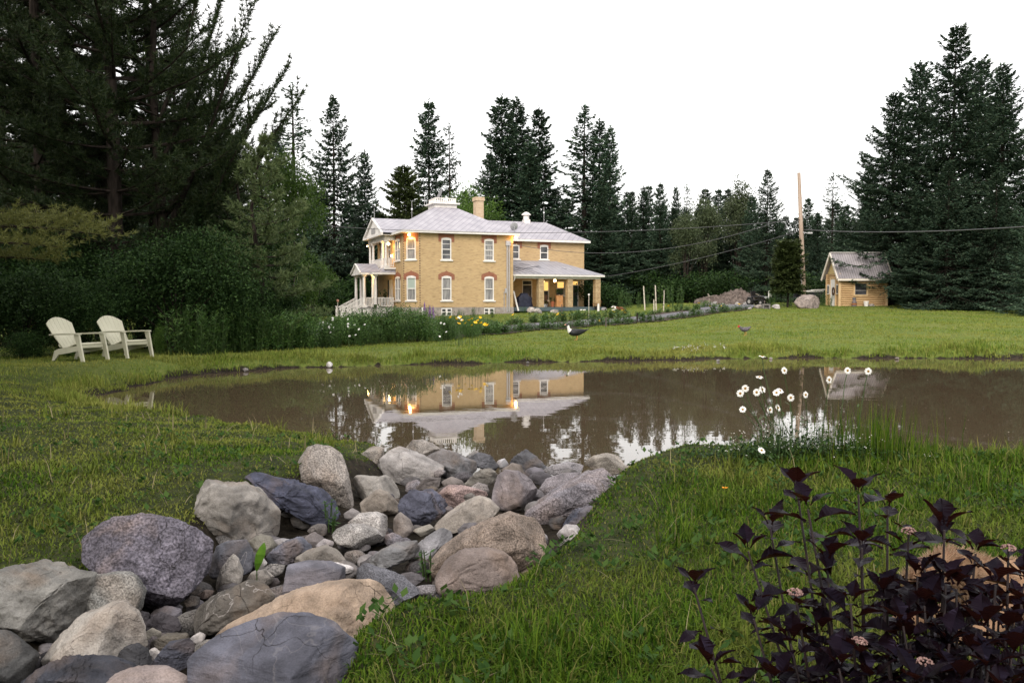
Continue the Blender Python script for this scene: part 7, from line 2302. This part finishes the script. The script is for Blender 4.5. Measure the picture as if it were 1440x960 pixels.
tag(m.build('white_plank', M_white, None, loc=hloc(9.95, .42, 1.02)), 'white plank leaning against the house corner at the veranda', 'plank')
M_pine_wood = pmat('orange_wood', (.42, .20, .075), (.50, .26, .11), 3, .5)
def cabinet():
    e = empty('wooden_cabinet', hloc(14.3, 1.5, 1.345), HA, 'light orange wooden cabinet on the veranda between the columns', 'cabinet')
    m = MB(); m.box(-.30, -.22, 0, .30, .22, 1.0); m.build('body', M_pine_wood, e, bevel=.01)
    t = MB(); t.box(-.33, -.25, 1.0, .33, .25, 1.04); t.build('top', M_pine_wood, e)
    d_ = MB(); d_.box(-.28, -.235, .04, -.01, -.222, .95); do = d_.build('door', M_pine_wood, e)
    k_ = MB(); k_.box(-.05, -.26, .5, -.03, -.236, .56); k_.build('handle', M_metal, do)
    d_ = MB(); d_.box(.01, -.235, .04, .28, -.222, .95); do = d_.build('door', M_pine_wood, e)
    k_ = MB(); k_.box(.03, -.26, .5, .05, -.236, .56); k_.build('handle', M_metal, do)
cabinet()
M_oldwood = pmat('brown_wood', (.12, .055, .03), (.18, .09, .05), 5, .6)
def vchair(a, b, rz, label):
    e = empty('wooden_chair', hloc(a, b, 1.345), HA + rz, label, 'chair')
    s = MB(); s.box(-.25, -.25, .42, .25, .25, .46); s.build('seat', M_oldwood, e)
    k_ = MB()
    for x in (-.2, -.1, 0, .1, .2): k_.box(x - .025, .21, .46, x + .025, .24, .98)
    k_.box(-.26, .205, .98, .26, .245, 1.06); k_.build('backrest', M_oldwood, e)
    for x in (-.22, .22):
        for y in (-.22, .22):
            l_ = MB(); l_.box(x - .025, y - .025, 0, x + .025, y + .025, .42); l_.build('leg', M_oldwood, e)
    for s_ in (-1, 1):
        r_ = MB(); r_.box(s_ * .26 - .03, -.24, .66, s_ * .26 + .03, .22, .69); r_.build('armrest', M_oldwood, e)
vchair(13.35, 1.8, .5, 'brown wooden armchair on the veranda beside the cabinet')
def pot(a, b, z, r_, h, pm, lm, label, s, name='potted_plant', dark=False, rz=0):
    e = empty(name, hloc(a, b, z), HA + rz, label, 'potted plant')
    m = MB(); m.lathe([(r_ * .7, 0), (r_, h), (r_ * 1.08, h), (r_ * 1.08, h * 1.12), (r_ * .9, h * 1.12), (r_ * .85, h * .9)], (0, 0, 0), 14); m.build('pot', pm, e)
    pr = gen_perennial(int(abs(a) * 10), .5 * s, r_ * 1.3, 12, .16 * s, 14, .3)
    f_ = link('foliage', pr[1], lm, e); f_.location = (0, 0, h)
    t_ = link('stem', pr[0], M_stem, e); t_.location = (0, 0, h)
M_terra = pmat('terracotta', (.30, .10, .045), None, rough=.8)
M_blackpot = pmat('black_pot', (.015, .015, .016), None, rough=.5)
pot(14.15, 1.5, 2.387, .13, .16, M_blackpot, L_dark, 'dark potted plant standing on the orange cabinet', .8)
pot(14.5, 1.5, 2.387, .11, .14, M_blackpot, L_dark, 'smaller dark potted plant at the column end of the cabinet top', .7)
pot(13.7, 1.55, 1.345, .18, .45, M_terra, L_dark, 'tall terracotta pot with dark leaves between armchair and cabinet', 1.0)
pot(13.0, 1.4, 1.345, .14, .25, M_grey, L_dark, 'grey pot at the foot of the first veranda column', .7)
pot(12.75, 1.3, 1.345, .16, .22, M_white, L_dark, 'white pot with dark leaves next to the first veranda column', .6)
pot(17.4, .1, .93, .26, .42, M_blackpot, leafmat('rust_leaves', [(.20, .06, .02), (.30, .10, .03), (.1, .05, .02)], .2), 'black tub of rust coloured flowers before the last veranda column', .9)
pot(-.9, 4.35, 1.345, .2, .35, M_blackpot, leafmat('palm_leaves', [(.012, .03, .01), (.025, .05, .016)], .2), 'potted palm behind the porch rail by the front door', 2.0)
m = MB(); m.lathe([(.12, 0), (.14, .22), (.15, .24), (.12, .24)], (0, 0, 0), 12)
tag(m.build('flower_pot', M_blackpot, None, loc=hloc(-1.75, 3.72, 1.35)), 'small empty black pot on the corner of the porch floor', 'pot')
m = MB(); m.box(-.25, -.15, 0, .25, .15, .18)
tag(m.build('white_box', M_white, None, loc=hloc(16.1, .35, .95), bevel=.02), 'low white box on the ground before the veranda door', 'box')
# ------------------------------------------------------------------ daisies on the near bank
D_me = {}
def daisy_head(seed):
    r = random.Random(seed)
    m = MB(); n = r.choice([17, 19, 21])
    R_ = .036
    for j in range(n):
        a = j * 6.283 / n + r.uniform(-.08, .08)
        o = Vector((math.cos(a), math.sin(a), 0)); s = Vector((-math.sin(a), math.cos(a), 0)); up = Vector((0, 0, 1))
        l = R_ * r.uniform(.9, 1.08); dz = r.uniform(-.006, .004)
        a0, a1, a2 = o * .010, o * l * .62 + up * (.003 + dz * .3), o * l + up * dz
        m.add([a0 + s * .0022, a0 - s * .0022, a1 - s * .0052, a2 - s * .0034, a2 + s * .0034, a1 + s * .0052], [(0, 1, 2, 5), (5, 2, 3, 4)])
    return m
def disc_mb():
    m = MB(); m.lathe([(.0115, .000), (.012, .003), (.0095, .0065), (.005, .008), (.001, .0085)], (0, 0, 0), 14); return m
DAISY = [
 (1103, 521, 10, .2, 'tilted daisy highest on the left half of the clump'), (1068, 530, 62, 0, 'daisy seen from its edge, near the top of the clump'), (1048, 546, 8, -.2, 'upper daisy of the touching pair farthest from the shed reflection'),
 (1041, 553, 5, -.1, 'lower daisy of the touching pair farthest from the shed reflection'), (1072, 547.5, 18, .3, 'half turned daisy of the middle pair'), (1064, 551.5, 8, -.2, 'full faced daisy of the middle pair'),
 (1092, 552, 40, -.4, 'drooping daisy beside the pole reflection, turned to the sky'), (1097, 549, 45, .3, 'daisy half hidden behind the drooping one'), (1112, 559, 4, 0, 'round daisy in front of the pole reflection'),
 (1133, 555, 6, .1, 'round daisy just right of the pole reflection'), (1166, 534, 4, 0, 'big daisy in front of the shed reflection gable'), (1192, 521, 3, 0, 'big daisy at the top over the shed wall reflection'),
 (1221, 522, 3, .1, 'big daisy at the top, farthest to the right'), (1083, 576, 10, .1, 'low daisy under the round one by the pole reflection'), (1094, 573, 20, .3, 'low daisy turned aside, next to the pole reflection'),
 (1044.5, 575.5, 25, -.3, 'small low daisy under the touching pair'), (1072, 501, 70, 0, 'daisy held highest, seen from its edge against the far bank'), (1071, 633, 35, .2, 'daisy lying low in the grass below the clump'),
]
rd = random.Random(12)
for i, (px, py, tilt, turn, lab) in enumerate(DAISY):
    dh = 6.7 + rd.uniform(-.25, .35) if py < 620 else 6.3
    c = Vector(at(px, py, dh))
    bx = 1130 + (px - 1130) * .75 + rd.uniform(-12, 12)
    b = at(bx, 600, dh + rd.uniform(-.15, .15)); bz = gz(b[0], b[1])
    e = empty('daisy', (b[0], b[1], bz), 0, 'white ' + lab, 'daisy', 'daisies on the near bank')
    loc = c - Vector(e.location)
    s = MB(); s.tube([(0, 0, -.03), (loc.x * .25 + .02, loc.y * .3, loc.z * .5), (loc.x * .8, loc.y * .9, loc.z * .85), tuple(loc + Vector((0, .006, -.004)))], [.0042, .0038, .0034, .003], 5)
    for q in range(3):
        t = .2 + .2 * q; p = Vector((loc.x * .25, loc.y * .3, loc.z * t)); a = rd.uniform(0, 6.28)
        o = Vector((math.cos(a), math.sin(a), .6)) * .05; sd = Vector((-math.sin(a), math.cos(a), 0)) * .008
        s.quad(p, p + o * .5 + sd, p + o, p + o * .5 - sd)
    s.build('stem', M_stem, e)
    k = i % 3
    if k not in D_me:
        D_me[k] = (daisy_head(k).build('petals', M_petalw, e), disc_mb().build('disc', M_disc, e))
        hp, hd = D_me[k]
    else:
        hp, hd = (link(o.data.name.split('.')[0], o.data, None, e) for o in D_me[k])
    rot = (math.radians(90 - tilt - rd.uniform(-4, 14)), rd.uniform(-.1, .1), turn + rd.uniform(-.4, .4))
    for o in (hp, hd):
        o.location = loc; o.rotation_euler = rot; o.scale = (.82,) * 3
    hd.location = loc
# leafy clump with tiny white florets under the daisies
def glint_clump():
    r = np.random.default_rng(51)
    c = at(1130, 628, 6.75); z0 = gz(c[0], c[1])
    e = empty('glint_plant', (c[0], c[1], z0), 0, 'dark leafy clump with tiny white florets below the daisies', 'plant')
    n = 3600
    x = r.normal(0, .26, n) * 1.5; y = r.normal(0, .13, n); z = np.abs(r.normal(0, .10, n)) * np.exp(-(x / .6) ** 2) + .02
    D = unit(np.stack([r.normal(0, 1, n), r.normal(0, 1, n), r.uniform(0, 1.2, n)], 1)); L = r.uniform(.018, .045, n)
    V, T = rhombs(np.stack([x, y, z], 1), D, unit(np.cross(D, [0, 0, 1.0])), L, L * .5)
    link('foliage', np_mesh('foliage', V, T), L_dark, e)
    st, fl_ = MB(), []
    for k in range(150):
        x_, y_ = r.normal(0, .36), r.normal(0, .14); h = r.uniform(.08, .34) * math.exp(-(x_ / .75) ** 2)
        st.tube([(x_, y_, 0), (x_ + r.normal(0, .03), y_, h)], .0012, 4, cap=False)
        for q in range(r.integers(1, 4)):
            fl_.append((x_ + r.normal(0, .02), y_ + r.normal(0, .02), h + r.normal(0, .012)))
    st.build('stem', M_stem, e)
    C = np.repeat(np.array(fl_), 4, 0); n = len(C)
    D = unit(np.stack([r.normal(0, 1, n), r.normal(-.5, .6, n), r.normal(.4, .6, n)], 1))
    V, T = rhombs(C, D, unit(np.cross(D, r.normal(0, 1, (n, 3)))), np.full(n, .0075), np.full(n, .006))
    o = link('glints', np_mesh('glints', V, T), M_petalw, e)  # white flecks stand in for water glints seen through the leaves
glint_clump()
# taller grass and rush clump to the right of the daisies
def rushes():
    r = np.random.default_rng(52)
    c = at(1225, 625, 6.8); z0 = gz(c[0], c[1])
    n = 420
    x = r.normal(0, .22, n); y = r.normal(0, .12, n)
    V, T = blades(r, x, y, np.zeros(n), r.uniform(.15, .52, n), np.full(n, .006), .14, .2)
    tag(link('grass_clump', np_mesh('grass_clump', V, T), G_near, None, (c[0], c[1], z0)), 'tall thin grass clump at the water right of the daisies', 'grass clump')
rushes()
def specks():
    r = np.random.default_rng(90)
    P = []
    while len(P) < 130:
        px, py = r.uniform(150, 1440), r.uniform(520, 615)
        p = on_z(px, py, .006)
        if float(sdist([p[0]], [p[1]], pond)[0]) > .4 and r.random() < (.25 if px < 900 else 1): P.append(p)
    C = np.array(P); n = len(C); a = r.uniform(0, 6.28, n)
    D = np.stack([np.cos(a), np.sin(a), np.full(n, .05)], 1); S = np.stack([-np.sin(a), np.cos(a), np.zeros(n)], 1)
    L = r.uniform(.012, .035, n)
    V, T = rhombs(C, D, S, L, L * .6)
    tag(link('floating_petals', np_mesh('floating_petals', V, T), pmat('pale_petal', (.45, .42, .36), None)), 'tiny pale petals and fluff floating on the pond', 'petals', kind='stuff')
specks()
def orange_flower():
    g = on_ground(1019, 702); t = at(1019, 692, g[1])
    e = empty('orange_flower', tuple(g), 0, 'single small orange flower in the grass between rocks and daisies', 'flower')
    h = t[2] - g[2] + .02
    s = MB(); s.tube([(0, 0, -.02), (0, 0, h)], .002, 5); s.build('stem', M_stem, e)
    m = cup_flower(.022, 0); m.v = [(x, y, z + h) for x, y, z in m.v]; m.build('blossom', pmat('orange_petals', (.80, .30, .01), None, rough=.5), e)
orange_flower()
def dock_leaf():
    c = at(365, 775, 4.35)
    g = at(361, 802, 4.35)
    e = empty('leafy_sprout', tuple(g), 0, 'single bright green upright leaf growing between the stones', 'plant')
    m = MB()
    up = Vector(at(371, 763, 4.3)) - Vector(g); s = Vector((.022, 0, 0))
    q = lambda t, w_, y=0: (up * t - s * w_ + Vector((0, y, 0)), up * t + s * w_ + Vector((0, y, 0)))
    rows_ = [q(0, .25), q(.3, .9, -.012), q(.6, 1.15, -.01), q(.85, .8, 0), q(1, .08, .008)]
    for a, b in zip(rows_[:-1], rows_[1:]): m.quad(a[0], a[1], b[1], b[0])
    m.build('leaf', pmat('fresh_green', (.07, .17, .015), (.10, .21, .02), 30, .4, spec=.4), e)
    st = MB(); st.tube([(0, 0, -.06), (0, 0, .01)], .003, 5); st.build('stem', M_stem, e)
dock_leaf()
def weed_between(px, py, d, s, label, seed):
    c = at(px, py, d)
    pr = gen_perennial(seed, .16, .05, 4, .055, 6, .45)
    e = empty('weed', tuple(c), 0, label, 'weed', None, s)
    link('stem', pr[0], M_stem, e); link('foliage', pr[1], leafmat('weed_green', [(.03, .08, .015), (.05, .12, .02)], .3), e)
weed_between(466, 742, 5.5, .7, 'small green weed beside the stacked pale slabs', 61)
weed_between(462, 722, 5.6, .55, 'green weed at the end of the tilted slate block', 62)
weed_between(605, 806, 4.6, .8, 'green weed growing in the black gap by the big brown boulder', 63)
weed_between(498, 672, 7.6, .6, 'small green weed in the gap behind the granite boulder', 64)

# ------------------------------------------------------------------ the dark purple shrub close to the camera
def purple_leafmat():
    m, n, l, b = new_mat('purple_leaf')
    g = n.new('ShaderNodeNewGeometry')
    rp = n.new('ShaderNodeValToRGB')
    for e_, c_ in zip(rp.color_ramp.elements, ((.003, .002, .003), (.010, .004, .006))): e_.color = (*c_, 1)
    l.new(g.outputs['Random Per Island'], rp.inputs['Fac']); l.new(rp.outputs['Color'], b.inputs['Base Color'])
    b.inputs['Roughness'].default_value = .34; setspec(b, .16); b.inputs['Specular Tint'].default_value = (.62, .55, 1.0, 1)
    tr = n.new('ShaderNodeBsdfTranslucent'); tr.inputs['Color'].default_value = (.030, .008, .005, 1)
    ms = n.new('ShaderNodeMixShader'); ms.inputs[0].default_value = .38
    l.new(b.outputs[0], ms.inputs[1]); l.new(tr.outputs[0], ms.inputs[2]); l.new(ms.outputs[0], n['Material Output'].inputs['Surface'])
    return m
M_pleaf = purple_leafmat()
M_pstem = pmat('purple_stem', (.010, .005, .006), (.022, .010, .010), 20, .6)
M_pflower = pmat('dusty_pink_buds', (.22, .12, .11), (.36, .24, .21), 160, .8)
def lobed_leaf(m, base, d, nrm, L):
    """three lobed toothed leaf, folded a little along its midrib"""
    R_ = random.Random(len(m.v)); cu, fo, tw = R_.uniform(.05, .55), R_.uniform(.15, .75), R_.uniform(-.35, .35)
    d = d.normalized(); s = d.cross(nrm).normalized(); nrm = s.cross(d).normalized()
    out = [(0, .012), (.14, .02), (.22, .10), (.34, .20), (.46, .30), (.53, .37), (.56, .27), (.66, .26), (.72, .20), (.80, .16), (.87, .09), (1.0, 0)]
    for sg in (-1, 1):
        P = [base + d * (L * t) + s * (sg * L * w_ * (1 + .25 * sg * tw)) + nrm * (L * (w_ * fo + sg * w_ * tw * t - cu * t * t + .05 * math.sin(9 * t + sg))) for t, w_ in out]
        mid = [base + d * (L * t) + nrm * (-L * cu * t * t) for t, _ in out]
        b0 = len(m.v)
        m.v += [tuple(q) for q in P] + [tuple(q) for q in mid]
        n_ = len(out)
        for i in range(n_ - 1):
            f = (b0 + i, b0 + i + 1, b0 + n_ + i + 1, b0 + n_ + i) if sg > 0 else (b0 + n_ + i, b0 + n_ + i + 1, b0 + i + 1, b0 + i)
            m.f.append(f); m.mi.append(0); m.uv.append(None)
def purple_shrub():
    r = random.Random(31)
    base = at(1330, 1200, 1.98); zb_ = gz(base[0], base[1]); B0 = Vector((base[0], base[1], zb_))
    e = empty('purple_shrub', tuple(B0), 0, 'dark purple leaved shrub with dusty pink flower heads filling the lower corner', 'shrub')
    tips = [(976, 826, 2.05, 0), (1052, 775, 2.1, 0), (1083, 742, 2.15, 0), (1121, 690, 2.1, 0), (1136, 716, 2.0, 0), (1207, 695, 2.05, 0), (1248, 716, 2.15, 0), (1278, 748, 2.0, 1), (1328, 745, 1.95, 0), (1372, 778, 2.05, 0), (1418, 772, 2.0, 1),
            (1163, 790, 1.95, 0), (1118, 834, 1.9, 1), (1212, 770, 1.95, 0), (1290, 812, 1.95, 0), (1196, 850, 1.85, 0), (1345, 828, 1.9, 0), (1400, 822, 1.9, 0), (1240, 838, 1.95, 0), (1060, 870, 1.9, 0), (1112, 905, 1.85, 0), (1300, 932, 1.75, 1), (1208, 903, 1.8, 1),
            (1380, 885, 1.8, 0), (1436, 850, 1.9, 0), (1152, 890, 1.95, 0), (1270, 880, 1.85, 0), (1335, 905, 1.8, 0), (1422, 925, 1.75, 0), (1000, 940, 1.9, 0), (1390, 945, 1.7, 0), (1280, 905, 1.9, 0), (1310, 880, 1.95, 0), (1365, 860, 2.0, 0), (1415, 890, 1.85, 0), (1330, 940, 1.8, 0), (1225, 960, 1.75, 0), (1405, 860, 2.05, 0), (1455, 925, 1.8, 0), (1265, 850, 2.05, 0), (1370, 925, 1.75, 0), (1440, 820, 2.1, 0), (1290, 965, 1.7, 0), (1410, 975, 1.65, 0), (1310, 840, 2.1, 0), (1330, 822, 1.9, 0), (1390, 850, 1.95, 0), (1300, 852, 1.9, 0), (1365, 835, 2.1, 0), (1425, 868, 2.0, 0), (1250, 935, 1.8, 0), (1320, 860, 2.0, 0), (1460, 800, 2.0, 0), (1475, 880, 1.85, 0), (1298, 790, 2.1, 1), (1180, 940, 1.75, 0), (1090, 960, 1.8, 0), (1350, 960, 1.7, 0), (1440, 975, 1.7, 0)]
    lf = MB()
    stems = 0
    for (px, py, d, fl_) in tips:
        T_ = Vector(at(px, py, d)) - B0
        b = Vector((T_.x * .62 + r.uniform(-.05, .05), T_.y * .6 + r.uniform(-.05, .05), -.03))
        mid = b.lerp(T_, .5) + Vector((r.uniform(-.02, .02), r.uniform(-.02, .02), 0))
        s = MB(); s.tube([b, mid, T_], [.0055, .0042, .0026], 7)
        so = s.build('stem', M_pstem, e, smooth=True)
        L_ = (T_ - b).length; ax = (T_ - mid).normalized()
        t = 0.0; a = r.uniform(0, 3.14); k = 0
        while t < L_ * .78:
            u = 1 - t / L_
            p = (b.lerp(mid, u * 2) if u < .5 else mid.lerp(T_, (u - .5) * 2))
            nl = 3 if (k == 0 and not fl_) else 2
            for q in range(nl):
                aa = a + q * 2 * math.pi / nl + r.uniform(-.25, .25)
                o = Vector((math.cos(aa), math.sin(aa), 0))
                up = (.95 if k == 0 else r.uniform(.35, .65) if k < 2 else r.uniform(-.05, .4))
                if fl_ and k == 0: up = .1
                dv = (o * (1 - .45 * up) + Vector((0, 0, up))).normalized()
                sz = (r.uniform(.050, .080) if k == 0 else r.uniform(.045, .100)) * (1.0 if k < 7 else .9)
                st0 = p + dv * .012
                lobed_leaf(lf, st0, dv, Vector((0, 0, 1)) - o * .45 * up, sz)
            a += math.pi / 2 + r.uniform(-.3, .3)
            t += (r.uniform(.062, .10) if k < 4 else r.uniform(.05, .08)) if k else .035; k += 1
        if fl_:
            f_ = MB(); c = T_
            V3, T3 = ICO[3]
            pts = []
            for q in range(46):
                th, ph = r.uniform(0, 6.28), math.acos(r.uniform(.0, 1))
                rr = .0165
                pc = c + Vector((rr * math.sin(ph) * math.cos(th), rr * math.sin(ph) * math.sin(th), rr * .62 * math.cos(ph)))
                f_.lathe([(.0004, -.0028), (.0027, -.001), (.0029, .001), (.0004, .0028)], tuple(pc), 6)
            f_.build('flower_cluster', M_pflower, e, smooth=True)
    lf.build('foliage', M_pleaf, e)
purple_shrub()

make_grass()
